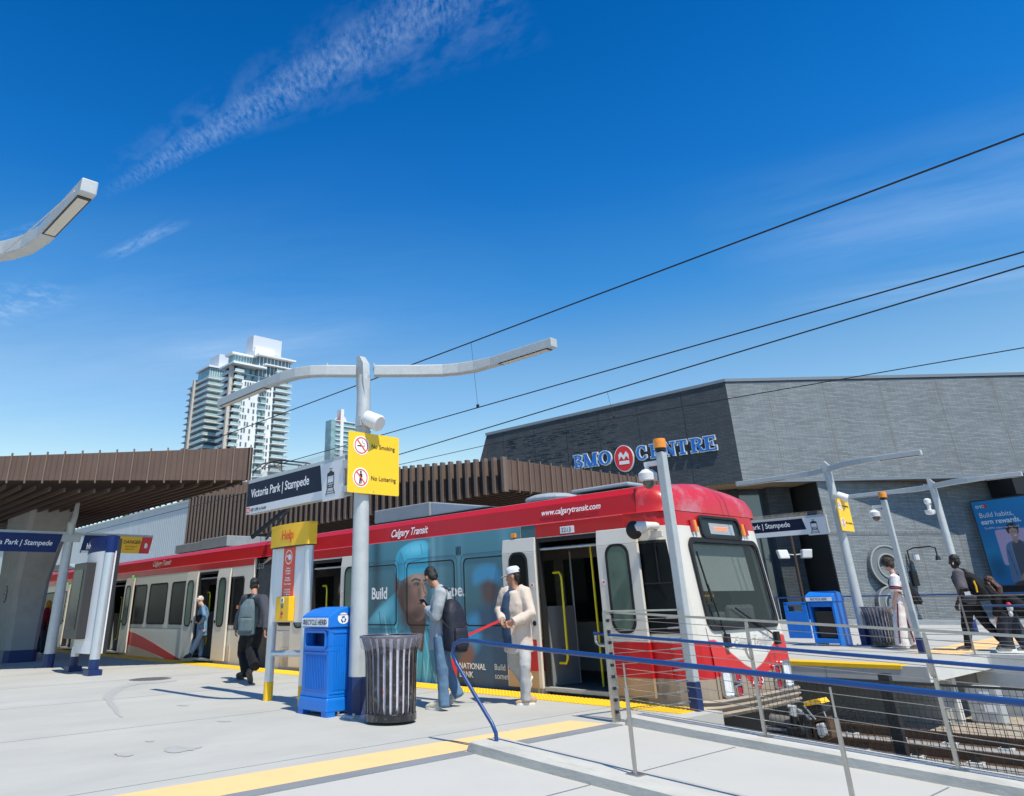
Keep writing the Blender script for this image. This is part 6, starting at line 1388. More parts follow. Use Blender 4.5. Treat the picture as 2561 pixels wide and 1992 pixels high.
# cable railing along the ramp, track side
def cablerail(name,label,y,xs_,x0,x1,zfun,ztop,zblue,ncab,zlow,ramp=True,hollow=True,toprail=True):
    t=thing(name,(x0,y,0),label,'railing','stainless cable railings')
    zf=zfun
    if toprail:
        q=MB(); q.bar((x0,y,zf(x0)+ztop),(x1,y,zf(x1)+ztop),.03,.022); q.build('top_rail',M['stainless'],t)
    for x in xs_:
        q=MB(); z=zf(x)+.085
        q.rings([[(x-w_,y-.012,zz),(x+w_,y-.012,zz),(x+w_,y+.012,zz),(x-w_,y+.012,zz)] for w_,zz in((.013,z),(.016,z+.10),(.014,zf(x)+ztop-.06),(.010,zf(x)+ztop-.02))]); q.box(x-.06,x+.06,y-.05,y+.05,z-.003,z+.008); q.build('post',M['stainless'],t)
    for k in range(ncab):
        zc_=zlow+(ztop-.07-zlow)*k/(ncab-1); MB().tube([(x0,y,zf(x0)+zc_),(x1,y,zf(x1)+zc_)],.0032,5,caps=False).build('cable',M['cable_steel'],t)
    if zblue:
        MB().tube([(x0-.02,y-.09,zf(x0)+zblue-.12),(x0-.10,y-.09,zf(x0)+zblue-.12),(x0-.15,y-.09,zf(x0)+zblue-.09),(x0-.15,y-.09,zf(x0)+zblue-.02)],.018,8).build('rail_return',M['stainless'],t,smooth=60)
        MB().tube([(x0-.17,y-.09,zf(x0)+zblue),(x1,y-.09,zf(x1)+zblue)],.0155,12).build('handrail',M['rail_blue'],t,smooth=70)
        for x in xs_:
            z=zf(x)+zblue; MB().tube([(x,y-.015,z-.13),(x,y-.05,z-.12),(x,y-.09,z-.07),(x,y-.09,z-.02)],.011,6).build('rail_bracket',M['stainless'],t,smooth=60)
    return t
rzc=lambda x: rz(max(x,-5.7))
cablerail('cable_railing','steel cable railing with a blue handrail along the track side of the ramp',7.63,(-4.15,-2.57,-.99,.6),-5.82,6,rzc,1.09,.87,10,.13)
# end post and the short railing to the beacon pole
t=thing('cable_railing',(-5.82,7.55,0),'short cable railing between the perforated flat post and the beacon pole','railing','stainless cable railings')
q=MB(); q.rings([[(-5.80-.02,7.55-w_,z),(-5.80+.02,7.55-w_,z),(-5.80+.02,7.55+w_,z),(-5.80-.02,7.55+w_,z)] for w_,z in((.05,.0),(.06,.3),(.04,1.09))]); q.build('flat_post',M['stainless'],t)
q=MB(); q.bar((-5.80,7.52,1.10),(-5.66,8.78,1.09),.05,.02); q.build('top_rail',M['stainless'],t)
for k in range(9):
    z=.10+k*.113
    e=MB(); e.tube([(-5.80,7.56,z),(-5.645,8.70,z)],.0032,5,caps=False); c=e.build('cable',M['cable_steel'],t)
    MB().tube([(-5.665,8.55,z),(-5.645,8.77,z)],[.010,.013],8).build('turnbuckle',M['stainless'],c)
    MB().box(-5.775,-5.765,7.52,7.56,z-.015,z+.015).build('eyelet',M['rubber'],c)
# black mesh fence
t=thing('mesh_fence',(-3.3,8.6,-1),'black welded wire mesh fence with a square post along the track side of the ramp','fence')
YM=8.45
q=MB()
x=-4.7
while x<3: 
    q.box(x-.0016,x+.0016,YM-.0016,YM+.0016,-.9,.46); x+=.05
q.build('vertical_wires',M['wire_mesh'],t)
q=MB(); z=-.88
while z<.46: q.box(-4.7,3,YM-.0046,YM-.0018,z-.0016,z+.0016); z+=.075
q.build('horizontal_wires',M['wire_mesh'],t)
for x in(-3.30,-.9): MB().box(x-.05,x+.05,YM+.01,YM+.09,-1.02,.52).build('post',M['fence_black'],t,bevel=.004)
q=MB(); q.box(-4.7,3,YM-.012,YM-.005,.44,.46); q.build('top_wire',M['wire_mesh'],t)
# mid-track fence with folded teeth
t=thing('track_fence',(-5,12.6,-1),'low dark wire fence with folded spikes standing between the two tracks','fence')
q=MB(); x=-14
while x<6: q.box(x-.004,x+.004,12.58,12.588,-1.02,-.32); q.box(x-.003,x+.003,12.50,12.58,-.33,-.322); x+=.10
for z in(-1.0,-.85,-.7,-.55,-.4,-.33): q.box(-14,6,12.588,12.594,z-.004,z+.004)
q.build('wires',M['wire_mesh'],t)
for x in(-10,-7,-1.5): MB().box(x-.03,x+.03,12.6,12.66,-1.02,-.30).build('post',M['fence_black'],t)
# far platform railing
t=cablerail('cable_railing','cable railing on the far platform end beyond the beacon pole',19.2,(-5.62,-3.9,-2.2),-6.5,4,lambda x:ZF-.085,1.19,None,10,.13)
MB().tube([(-5.3,19.5,.95),(4,19.5,.75)],.02,10).build('handrail',M['rail_blue'],t)
t=thing('cable_railing',(-4.9,24,0),'blue handrail descending on the far ramp behind the walking pair','railing','stainless cable railings')
MB().tube([(-6.2,27,.9),(-5.0,27,.88),(4,27,.45)],.025,8).build('handrail',M['rail_blue'],t)
for x in(-5,-3,-1,1): MB().tube([(x,27,0),(x,27,.85)],.025,8).build('post',M['stainless'],t)
# ---------------- overhead wires ----------------
def wire(label,pts,r=.012):
    t=thing('overhead_wire',tuple(pts[0]),label,'wire','catenary wires'); P=[]
    for a,b in zip(pts[:-1],pts[1:]):
        for k in range(12): P.append(V(*a)*(1-k/12)+V(*b)*k/12)
    P.append(V(*pts[-1])); MB().tube(P,r,6).build('wire_strand',M['wire'],t); return t
w1=wire('uppermost overhead wire, over the near track',[(20,10.5,6.36),(-14.5,10.5,6.34),(-120,10.5,6.3)],.015)
w2=wire('second overhead wire from the top, the contact wire over the near track',[(20,10.5,4.90),(-120,10.5,4.88)],.011)
w3=wire('third overhead wire from the top, over the far track',[(20,14.6,6.7),(-2,14.6,6.10),(-18.8,14.6,5.55),(-60,14.6,5.5)],.015)
w4=wire('lowest overhead wire, crossing in front of the brick building',[(20,14.6,4.5),(-2.4,14.6,4.79),(-11.5,14.6,5.20),(-30,14.6,5.3)],.009)
for x0,z0,z1,p_,Y_ in((-10.9,6.34,4.92,w1,10.5),(-10.5,5.83,5.16,w3,14.6)):
    MB().tube([(x0,Y_,z0),(x0+.12,Y_,z1)],.004,5).build('dropper',M['wire'],p_); MB().box(x0+.09,x0+.15,Y_-.015,Y_+.015,z1-.02,z1+.04).build('clamp',M['wire'],p_)
# ---------------- people ----------------
tex=bpy.data.textures.new('folds','CLOUDS'); tex.noise_scale=.16; tex.noise_depth=2
tex2=bpy.data.textures.new('curls','CLOUDS'); tex2.noise_scale=.03; tex2.noise_depth=1
def cloth(n,c,r=.85,v=.12): return mm(n,c,r,var=v,vs=9,bump=.9,bs=11,stretch=(1,1,.4))
mm('skin_tan',(.42,.22,.14),.55,var=.06,vs=12); mm('skin_light',(.60,.36,.28),.55,var=.06,vs=12); mm('skin_dark',(.035,.018,.012),.5,var=.1,vs=10); mm('skin_brown',(.20,.10,.06),.55)
mm('hair_black',(.008,.007,.007),.45,var=.3,vs=60,bump=.6,bs=90); mm('hair_white',(.62,.60,.56),.8,var=.2,vs=60,bump=.9,bs=60); mm('hair_brown',(.035,.018,.010),.5,var=.3,vs=60,bump=.6,bs=90); mm('hair_auburn',(.075,.028,.016),.45,var=.5,vs=30,bump=.8,bs=60,stretch=(1,1,.2))
cloth('charcoal_nylon',(.055,.060,.075)); cloth('black_cloth',(.008,.008,.010),.8,.3); cloth('pale_grey_cloth',(.37,.405,.43)); cloth('jeans',(.095,.17,.27),.85,.3); cloth('beige_jacket',(.62,.52,.44),.8,.05); cloth('grey_trousers',(.43,.43,.43),.8,.07); cloth('navy_shirt',(.030,.060,.12)); cloth('denim_jacket',(.13,.24,.38)); cloth('pale_jeans',(.20,.30,.48)); cloth('red_cloth',(.26,.012,.02)); cloth('orange_scarf',(.62,.24,.02)); cloth('white_cloth',(.72,.70,.70),.8,.05); cloth('grey_tee',(.115,.105,.12)); cloth('dark_denim',(.03,.033,.045)); cloth('backpack_slate',(.10,.145,.165),.7); cloth('backpack_navy',(.016,.019,.032),.6); cloth('cap_white',(.60,.62,.68),.8,.04); cloth('dark_print',(.02,.03,.05),.8,.6)
mm('shoe_white',(.60,.57,.50),.6,var=.08,vs=20); mm('shoe_dark',(.05,.045,.04),.7,var=.3,vs=20); mm('sole_white',(.7,.7,.66),.6); mm('shoe_tan',(.45,.30,.20),.7); mm('shoe_grey',(.16,.15,.13),.7); mm('boot',(.10,.085,.07),.8,var=.3,vs=20); mm('maroon',(.16,.01,.02),.7)
def organic(mb,name,m_,parent,vox=.012,fold=0.,sm=4,curl=0.):
    o=mb.build(name,m_,parent); r=o.modifiers.new('r','REMESH'); r.mode='VOXEL'; r.voxel_size=vox; r.use_smooth_shade=True
    s=o.modifiers.new('s','SMOOTH'); s.iterations=sm; s.factor=.5
    if fold: d=o.modifiers.new('d','DISPLACE'); d.texture=tex; d.strength=fold; d.mid_level=.5
    if curl: d=o.modifiers.new('d2','DISPLACE'); d.texture=tex2; d.strength=curl; d.mid_level=.5
    return o
def hand(mb,w,d,pn,k,curl=.5):  # wrist, direction, palm normal
    w=V(*w);d=nrm(d);pn=nrm(np.array(pn)-d*(np.array(pn)@d)); s=np.cross(d,pn)
    mb.ell(w+d*.045*k,[s*.040*k,pn*.017*k,d*.055*k],10,8)
    for i,(o,l) in enumerate(((-.030,.062),(-.010,.070),(.010,.066),(.029,.052))):
        a=w+d*.085*k+s*o*k; b=a+(d*math.cos(curl*.6)+pn*math.sin(curl*.6))*l*.5*k; c=b+(d*math.cos(curl*1.8)+pn*math.sin(curl*1.8))*l*.5*k
        mb.tube([a-d*.02*k,a,b,c],[.0095*k,.009*k,.0085*k,.0075*k],6,round_=True)
    a=w+d*.03*k-s*.035*k; mb.tube([w+d*.015*k-s*.015*k,a,a+(d*.7-s*.5+pn*.3)*.04*k,a+(d*.95-s*.2+pn*.5)*.065*k],[.013*k,.012*k,.010*k,.008*k],6,round_=True)
def person(label,J,k,f,hf,skin,top=None,legs=None,shoes=None,hair=None,feet_dir=None,hup=(0,0,1),curl=.7,bare=False,fem=False,group=None,shoe_m='shoe_white',sole_m='sole_white'):
    """J: joints; f: body facing, hf: head facing"""
    f=nrm(f);hf=nrm(hf);hup=nrm(np.array(hup)-hf*(np.array(hup)@hf)); sl=nrm(V(*J['SL'])-V(*J['SR'])); hs=np.cross(hup,hf)
    J={a:V(*b) for a,b in J.items()}
    base=V((J['AL'][0]+J['AR'][0])/2,(J['AL'][1]+J['AR'][1])/2,J.get('Z',V(0,0,0))[2])
    t=thing('person',tuple(base),label,'person',group)
    P=(J['HL']+J['HR'])/2; Cc=(J['SL']+J['SR'])/2; H_=J['H']; nk=Cc+(H_-Cc)*.35
    mb=MB(); wst=P+(Cc-P)*.42; ch=P+(Cc-P)*.78
    sh=.9 if fem else 1.
    mb.tube([P-(Cc-P)*.08,P,wst,ch,Cc],[(.15*k*sh,.10*k),(.16*k*sh,.11*k),(.125*k*sh,.095*k),(.16*k*sh,.11*k),(.10*k,.07*k)],14,side=sl,round_=True)
    mb.tube([Cc-(H_-Cc)*.1,nk,H_-hup*.02*k],[.062*k,.054*k,.052*k],10,round_=True)
    mb.ell(H_+hup*.035*k-hf*.012*k,[hf*.096*k,hs*.076*k,hup*.090*k],14,12)
    mb.ell(H_-hup*.035*k+hf*.022*k,[hf*.066*k,hs*.058*k,hup*.082*k],12,10)
    mb.ell(H_+hf*.092*k-hup*.018*k,[hf*.020*k,hs*.013*k,hup*.026*k],8,6)
    mb.ell(H_+hf*.074*k-hup*.068*k,[hf*.014*k,hs*.024*k,hup*.010*k],8,6); mb.ell(H_+hf*.066*k-hup*.10*k,[hf*.02*k,hs*.025*k,hup*.02*k],8,6)
    for s in(-1,1): mb.ell(H_+hs*.078*k*s-hup*.01*k-hf*.005*k,[hf*.018*k,hs*.010*k,hup*.032*k],8,6)
    for s,X in((1,'L'),(-1,'R')):
        S,E,W=J['S'+X],J['E'+X],J['W'+X]
        mb.tube([Cc+(S-Cc)*.55,S,S+(E-S)*.5,E,E+(W-E)*.45,W],[.055*k,.056*k,.048*k,.042*k,.038*k,.027*k],10,round_=True)
        wd=nrm(J.get('D'+X,W-E)); hand(mb,W,wd,J.get('N'+X,np.cross(wd,V(0,0,1))*s+f*.5),k,curl)
        Hh,K,A=J['H'+X],J['K'+X],J['A'+X]
        mb.tube([Hh,Hh+(K-Hh)*.5,K,K+(A-K)*.4,A],[.082*k,.07*k,.052*k,.048*k,.034*k],10,round_=True)
    body=organic(mb,'body',M[skin],t,.0095*k,sm=2)
    q=MB()
    for s in(-1,1): q.ell(H_+hf*.083*k+hs*.031*k*s+hup*.010*k,[hf*.006*k,hs*.013*k,hup*.006*k],8,6); q.tube([H_+hf*.089*k+hs*.014*k*s+hup*.028*k,H_+hf*.080*k+hs*.048*k*s+hup*.028*k],.0045*k,5)
    q.build('eyes',M['hair_black'],t,smooth=60)
    MB().tube([H_+hf*.086*k+hs*.022*k-hup*.068*k,H_+hf*.091*k-hup*.067*k,H_+hf*.086*k-hs*.022*k-hup*.068*k],.005*k,6).build('lips',M['maroon'],t,smooth=60)
    # top
    if top:
        m_,e,slv,hem=top['m'],top.get('e',.022),top.get('s',1.),top.get('h',.10); q=MB(); dn=nrm(P-Cc)
        q.tube([P+dn*hem*k,P+dn*.02*k,wst,ch,Cc-(Cc-ch)*.05,Cc+(H_-Cc)*.10],[((.16+e*1.25)*k*sh,(.115+e*1.3)*k),((.158+e*1.2)*k*sh,(.11+e*1.3)*k),((.138+e*1.3)*k*sh,(.103+e*1.4)*k),((.165+e)*k*sh,(.115+e*1.1)*k),((.12+e)*k,(.085+e)*k),((.062+e*.5)*k,(.062+e*.5)*k)],16,side=sl,round_=False)
        for s,X in((1,'L'),(-1,'R')):
            S,E,W=J['S'+X],J['E'+X],J['W'+X]
            if slv>=1: q.tube([Cc+(S-Cc)*.5,S,S+(E-S)*.5,E,E+(W-E)*.5,W+(W-E)*.02],[(.056+e)*k,(.055+e*.9)*k,(.050+e*.85)*k,(.044+e*.85)*k,(.038+e*.75)*k,(.028+e*.6)*k],12,round_=False)
            else: q.tube([Cc+(S-Cc)*.5,S,S+(E-S)*.5,S+(E-S)*slv*1.6],[(.06+e)*k,(.062+e)*k,(.06+e)*k,(.062+e*1.2)*k],12)
        if top.get('hood'): q.ell(Cc+(H_-Cc)*.22-f*.06*k,[sl*.10*k,f*.07*k,V(0,0,.055)*k],12,8)
        if top.get('collar'):
            q.tube([Cc+(H_-Cc)*.12-f*.01*k,Cc+(H_-Cc)*.36-f*.012*k],[(.085*k,.085*k),(.072*k,.075*k)],14,side=sl)
        organic(q,top.get('n','jacket'),M[m_],t,.013*k,fold=top.get('f',.024)*k,sm=2)
    if legs:
        m_,w_=legs['m'],legs['w']; q=MB()
        q.tube([P-nrm(P-Cc)*.10*k,P+nrm(P-Cc)*.03*k],[(.150*k*sh,.112*k),(.168*k*sh,.125*k)],14,side=sl,round_=True)
        for X in'LR':
            Hh,K,A=J['H'+X],J['K'+X],J['A'+X]; u=nrm(A-K)
            q.tube([Hh+V(0,0,.03*k),Hh+(K-Hh)*.5,K,K+(A-K)*.5,A+u*.01*k,A+u*.045*k],[w_[0]*k,w_[1]*k,w_[2]*k,w_[3]*k,w_[4]*k,w_[4]*k*1.02],12)
        organic(q,legs.get('n','trousers'),M[m_],t,.013*k,fold=legs.get('f',.03)*k,sm=2)
    for X in'LR':
        A=J['A'+X]; T=J['T'+X]; d=nrm(T-A); heel=J.get('B'+X); 
        fd=nrm(V(*(J['F'+X]))) if ('F'+X) in J else nrm(V(d[0],d[1],0))
        up=nrm(np.cross(np.cross(fd,V(0,0,1)),fd)) if abs(fd[2])<.98 else V(-fd[0],-fd[1],.2); up=nrm(up); sd=np.cross(fd,up)
        o=T-fd*.17*k  # heel centre; T is the toe tip on the sole plane
        q=MB(); q.tube([o-fd*.045*k+up*.055*k,o+up*.055*k,o+fd*.09*k+up*.045*k,o+fd*.15*k+up*.035*k,o+fd*.185*k+up*.03*k],[(.034*k,.045*k),(.037*k,.052*k),(.043*k,.042*k),(.042*k,.032*k),(.03*k,.022*k)],12,side=sd,round_=True)
        q.tube([A+nrm(J['K'+X]-A)*.03*k,o+up*.06*k+fd*.01*k],[.043*k,.043*k],10,round_=True)
        s_=organic(q,'shoe',M[shoe_m],t,.009*k,sm=2)
        q=MB(); L_=[(-.05,.028),(-.02,.036),(.05,.036),(.11,.044),(.16,.040),(.195,.018)]
        pl=[o+fd*a*k+sd*b*k for a,b in L_]+[o+fd*a*k-sd*b*k for a,b in L_[::-1]]
        q.prism([p-up*.002 for p in pl],up*.028*k); q.build('sole',M[sole_m],s_,bevel=.006)
    if hair:
        hm,st=hair; q=MB()
        if st=='short':
            q.ell(H_+hup*.055*k-hf*.022*k,[hf*.098*k,hs*.083*k,hup*.086*k],14,10); q.ell(H_+hup*.0*k-hf*.055*k,[hf*.055*k,hs*.076*k,hup*.085*k],12,8)
            organic(q,'hair',M[hm],t,.009*k,sm=1,curl=.012*k)
        elif st=='fringe':
            q.ell(H_+hup*.060*k-hf*.010*k,[hf*.112*k,hs*.092*k,hup*.090*k],14,10); q.ell(H_+hup*.0*k-hf*.055*k,[hf*.065*k,hs*.084*k,hup*.095*k],12,8); q.ell(H_+hup*.06*k+hf*.075*k,[hf*.035*k,hs*.065*k,hup*.035*k],10,8)
            organic(q,'hair',M[hm],t,.009*k,sm=1,curl=.03*k)
        elif st=='curly':
            for i in range(46):
                v_=nrm(rng.normal(0,1,3)); 
                if v_@hf>.45 and v_@hup<.35: continue
                if v_@hup<-.55: continue
                q.ell(H_+hup*.04*k-hf*.012*k+v_*V(1,1,1)*.088*k,[V(.026,0,0)*k,V(0,.026,0)*k,V(0,0,.026)*k],7,5)
            q.ell(H_+hup*.055*k-hf*.022*k,[hf*.094*k,hs*.080*k,hup*.084*k],12,8); organic(q,'hair',M[hm],t,.009*k,sm=1)
        elif st=='long':
            q.ell(H_+hup*.050*k-hf*.025*k,[hf*.100*k,hs*.088*k,hup*.092*k],14,10)
            q.tube([H_-hf*.05*k+hup*.03*k,H_-hf*.10*k-hup*.14*k,H_-hf*.13*k-V(0,0,.32)*k,H_-hf*.22*k-V(0,0,.50)*k],[(.085*k,.06*k),(.10*k,.06*k),(.10*k,.05*k),(.05*k,.03*k)],12,side=hs,round_=True)
            q.tube([H_+hs*.06*k+hup*.02*k+hf*.02*k,H_+hs*.075*k-hup*.16*k,H_+hs*.10*k-V(0,0,.36)*k-hf*.05*k],[.03*k,.04*k,.03*k],10,round_=True)
            organic(q,'hair',M[hm],t,.010*k,sm=2,curl=.015*k)
        elif st=='scarf':
            q.ell(H_+hup*.03*k-hf*.022*k,[hf*.108*k,hs*.098*k,hup*.125*k],14,10); q.tube([H_-hup*.08*k,H_-hup*.20*k+f*.03*k,H_-hup*.34*k+f*.09*k],[(.10*k,.10*k),(.13*k,.11*k),(.07*k,.05*k)],12,side=sl,round_=True)
            organic(q,'headscarf',M[hm],t,.011*k,fold=.012,sm=2)
    return t,J,dict(P=P,C=Cc,H=H_,f=f,sl=sl,hf=hf,hup=hup,hs=hs,k=k)
def backpack(label,c,back,up,side,w_,h,d,m_,m2=None,straps=(),group='backpacks being worn'):
    c=V(*c);back=nrm(back);up=nrm(up);side=nrm(side); t=thing('backpack',tuple(c),label,'backpack',group)
    q=MB()
    def sec(z,a,b,o): return [c+up*z+side*a*math.copysign(abs(math.cos(x))**.6,math.cos(x))+back*(o+b*math.copysign(abs(math.sin(x))**.6,math.sin(x))) for x in np.linspace(0,2*math.pi,17)[:-1]]
    q.rings([sec(-h*.5,w_*.40,d*.35,0),sec(-h*.46,w_*.48,d*.48,0),sec(-h*.1,w_*.5,d*.5,0),sec(h*.28,w_*.45,d*.42,-.01),sec(h*.43,w_*.32,d*.30,-.02),sec(h*.5,w_*.15,d*.15,-.03)])
    b=organic(q,'pack_body',M[m_],t,.012,fold=.02,sm=2)
    q=MB(); c2=c+back*d*.45
    def sec2(z,a,b_): return [c2+up*z+side*a*math.copysign(abs(math.cos(x))**.6,math.cos(x))+back*(b_*math.copysign(abs(math.sin(x))**.6,math.sin(x))) for x in np.linspace(0,2*math.pi,17)[:-1]]
    q.rings([sec2(-h*.42,w_*.30,d*.15),sec2(-h*.36,w_*.36,d*.22),sec2(-h*.08,w_*.34,d*.20),sec2(-h*.02,w_*.30,d*.12)]); organic(q,'pocket',M[m2 or m_],b,.011,fold=.012,sm=1)
    q=MB(); q.tube([c2+up*(-h*.02)-side*w_*.3,c2+up*0.0+back*.02,c2+up*(-h*.02)+side*w_*.3],.006,6); q.tube([c-side*.03+up*h*.48,c+up*h*.56,c+side*.03+up*h*.48],.007,6); q.build('zip_and_handle',M['black_plastic'],b,smooth=60)
    for s in straps: MB().tube([V(*p) for p in s],[(.024,.007)]*len(s),8,side=nrm(side)).build('strap',M[m_],t,smooth=60)
    return t
def mk(ox,oy,s): return lambda x,y,Y: PY(ox+x/s,oy+y/s,Y)
def strap(I,s,pc,k,e=.03,w_=.10):
    C,f,sl,P=I['C'],I['f'],I['sl'],I['P']; o=sl*s*w_*k
    up=nrm(C-P)
    return [C+o+up*.03*k-f*(.11+e)*k,C+o+up*.085*k-f*.04*k,C+o*1.02+up*.07*k+f*.055*k,C+o*1.15-up*.07*k+f*(.105+e)*k,C+o*1.5-up*.22*k+f*(.085+e)*k,P+(C-P)*.45+sl*s*(.15+e)*k-f*.02*k,P+(C-P)*.25+sl*s*(.11+e)*k-f*(.12+e)*k]
# 1 student with phone: walks toward -X
j=mk(1060,1380,4.046)
J=dict(H=j(72,262,7.12),SL=j(168,430,6.95),SR=j(185,425,7.33),EL=j(128,650,6.92),WL=j(36,585,7.02),ER=j(140,650,7.36),WR=j(78,545,7.22),HL=j(165,890,7.03),HR=j(180,890,7.22),KL=j(185,1190,6.97),KR=j(235,1190,7.28),AL=j(205,1530,6.95),AR=j(345,1430,7.34),TL=j(42,1610,6.92),TR=j(268,1578,7.36))
J['DL']=V(-1,.1,.35);J['DR']=V(-1,-.25,.05);J['NL']=V(0,.6,.6);J['NR']=V(0,-.3,1)
J['TL'][2]=0.0; J['TR'][2]=.012; J['FR']=V(-.80,0,-.60)
per,J1,I=person('young man in pale grey jacket and blue jeans looking at his phone',J,1.0,(-1,0,-.05),(-.82,.12,-.55),'skin_tan',top=dict(m='pale_grey_cloth',e=.035,h=.12,collar=True),legs=dict(m='jeans',w=(.098,.088,.078,.074,.070)),hair=('hair_black','short'),hup=(-.5,0,.85),shoe_m='shoe_white')
ph=j(52,560,7.10); q=thing('phone',tuple(ph),'dark phone held by the young man in the pale grey jacket','phone')
MB().obox(ph+V(-.06,-.04,-.01),V(.012,0,.02),V(0,.075,0),V(-.10,0,.09)).build('phone_body',M['rubber'],q,bevel=.003)
k=1.; up=nrm(I['C']-I['P'])
backpack('black backpack on the young man looking at his phone',I['P']+(I['C']-I['P'])*.36-I['f']*.27-V(0,0,.04),(1,0,-.12),nrm(up+V(-.10,0,0)),(0,1,0),.32,.62,.24,'backpack_navy',straps=[strap(I,1,None,k,.075),strap(I,-1,None,k,.075)])
# 2 man with white cap
j=mk(1230,1390,4.356)
J=dict(H=j(232,232,8.0),SL=j(360,400,8.05),SR=j(155,385,7.98),EL=j(425,640,8.02),WL=j(235,725,7.78),ER=j(92,600,7.95),WR=j(112,700,7.76),HL=j(345,960,8.05),HR=j(235,960,8.05),KL=j(360,1200,7.96),KR=j(240,1190,8.12),AL=j(368,1535,8.0),AR=j(385,1400,8.42),TL=j(288,1622,7.93),TR=j(372,1420,8.30))
J['TL'][2]=0.; J['FL']=V(-.55,-.8,0)/1.; J['FR']=V(-.30,-.35,-.85); J['TR'][2]=.10
J['DL']=V(-1,-.3,-.2);J['DR']=V(.4,-.4,-.8);J['NL']=V(0,-1,-.2);J['NR']=V(.5,.2,0)
fm=nrm(V(-.16,-1,0))
per,J2,I=person('elderly man in white cap and cream jacket standing beside the open train door',J,1.0,fm,nrm(V(-.85,-.5,-.18)),'skin_tan',top=dict(m='beige_jacket',e=.042,h=.10,collar=False,f=.028),legs=dict(m='grey_trousers',w=(.104,.092,.078,.072,.066)),hair=('hair_black','short'),curl=1.3,shoe_m='shoe_tan')
C,P,f,sl,H_=I['C'],I['P'],I['f'],I['sl'],I['H']; up=nrm(C-P)
q=MB(); q.tube([C+up*.03+f*.05,C-up*.06+f*.150,C-up*.20+f*.192,P+up*.14+f*.188,P+up*.0+f*.172],[(.05,.022),(.058,.030),(.062,.030),(.066,.030),(.066,.022)],10,side=sl,round_=True); organic(q,'shirt',M['navy_shirt'],per,.010,fold=.010,sm=1)
q=MB(); 
for s in(-1,1): q.tube([C+up*.075-f*.06+sl*s*.05,C+up*.065+f*.01+sl*s*.08,C-up*.04+f*.115+sl*s*.058],[(.012,.03),(.012,.038),(.010,.016)],8,side=f,round_=True)
organic(q,'collar',M['beige_jacket'],per,.010,sm=1)
hf,hup,hs=I['hf'],I['hup'],I['hs']
q=MB(); R=[]
for z,r in((.045,1.0),(.080,.99),(.110,.90),(.130,.66),(.138,.25)): R.append([H_+hup*z-hf*.012+hf*.104*r*math.cos(a)+hs*.086*r*math.sin(a) for a in np.linspace(0,2*math.pi,25)[:-1]])
q.rings(R); pk=[(.06,-.075),(.12,-.068),(.165,-.035),(.175,0),(.165,.035),(.12,.068),(.06,.075)]
q.prism([H_+hup*(.040-.10*(a-.06))+hf*a+hs*b for a,b in pk],-hup*.008); q.build('cap',M['cap_white'],per,smooth=50)
# 3 man walking away with slate backpack
j=mk(400,1350,4.2475)
J=dict(H=j(1003,492,7.3),SL=j(912,632,7.33),SR=j(1098,640,7.10),EL=j(850,800,7.3),WL=j(806,948,7.28),ER=j(1138,810,7.05),WR=j(1118,955,6.98),HL=j(930,950,7.33),HR=j(1030,950,7.15),KL=j(885,1195,7.38),KR=j(975,1190,7.10),AL=j(925,1410,7.36),AR=j(1005,1335,6.95),TL=j(872,1508,7.48),TR=j(962,1505,7.10))
fm=nrm(V(-.62,.78,0)); J['TL'][2]=0; J['TR'][2]=.01; J['FL']=V(-.62,.78,-.1); J['FR']=V(-.35,.50,-.78); J['DL']=V(-.05,.05,-1);J['DR']=V(-.05,.05,-1);J['NL']=V(.3,.3,0);J['NR']=V(.3,.3,0)
per,J3,I=person('man in a charcoal jacket and black trousers walking away from the camera',J,1.03,fm,nrm(V(-.8,.6,-.05)),'skin_tan',top=dict(m='charcoal_nylon',e=.040,h=.04,hood=True,f=.03),legs=dict(m='black_cloth',w=(.125,.118,.112,.105,.085),f=.035),hair=('hair_black','short'),curl=.6,shoe_m='boot',sole_m='boot')
q=MB(); q.tube([I['H']+I['hf']*.085+I['hs']*.07,I['H']-I['hf']*.01+I['hs']*.085],.006,6); q.ell(I['H']+I['hf']*.095+I['hs']*.04+I['hup']*.01,[I['hf']*.006,I['hs']*.03,I['hup']*.018],8,6); q.build('sunglasses',M['rubber'],per)
ab=J3['SL']+(J3['EL']-J3['SL'])*.5-V(.05,.10,0)*.9; MB().obox(ab-V(.03,.0,.03),V(.05,.01,0),V(0,-.006,0),V(0,0,.06)).build('arm_patch',mat('patch_orange',(.55,.16,.05),.7),per)
backpack('slate grey backpack hanging from one shoulder of the man walking away',I['P']+(I['C']-I['P'])*.42-fm*.26+I['sl']*-.09,-fm,nrm(V(-.03,0,1)),np.cross(V(0,0,1),fm),.36,.60,.22,'backpack_slate',straps=[strap(I,-1,None,1.03,.045)])
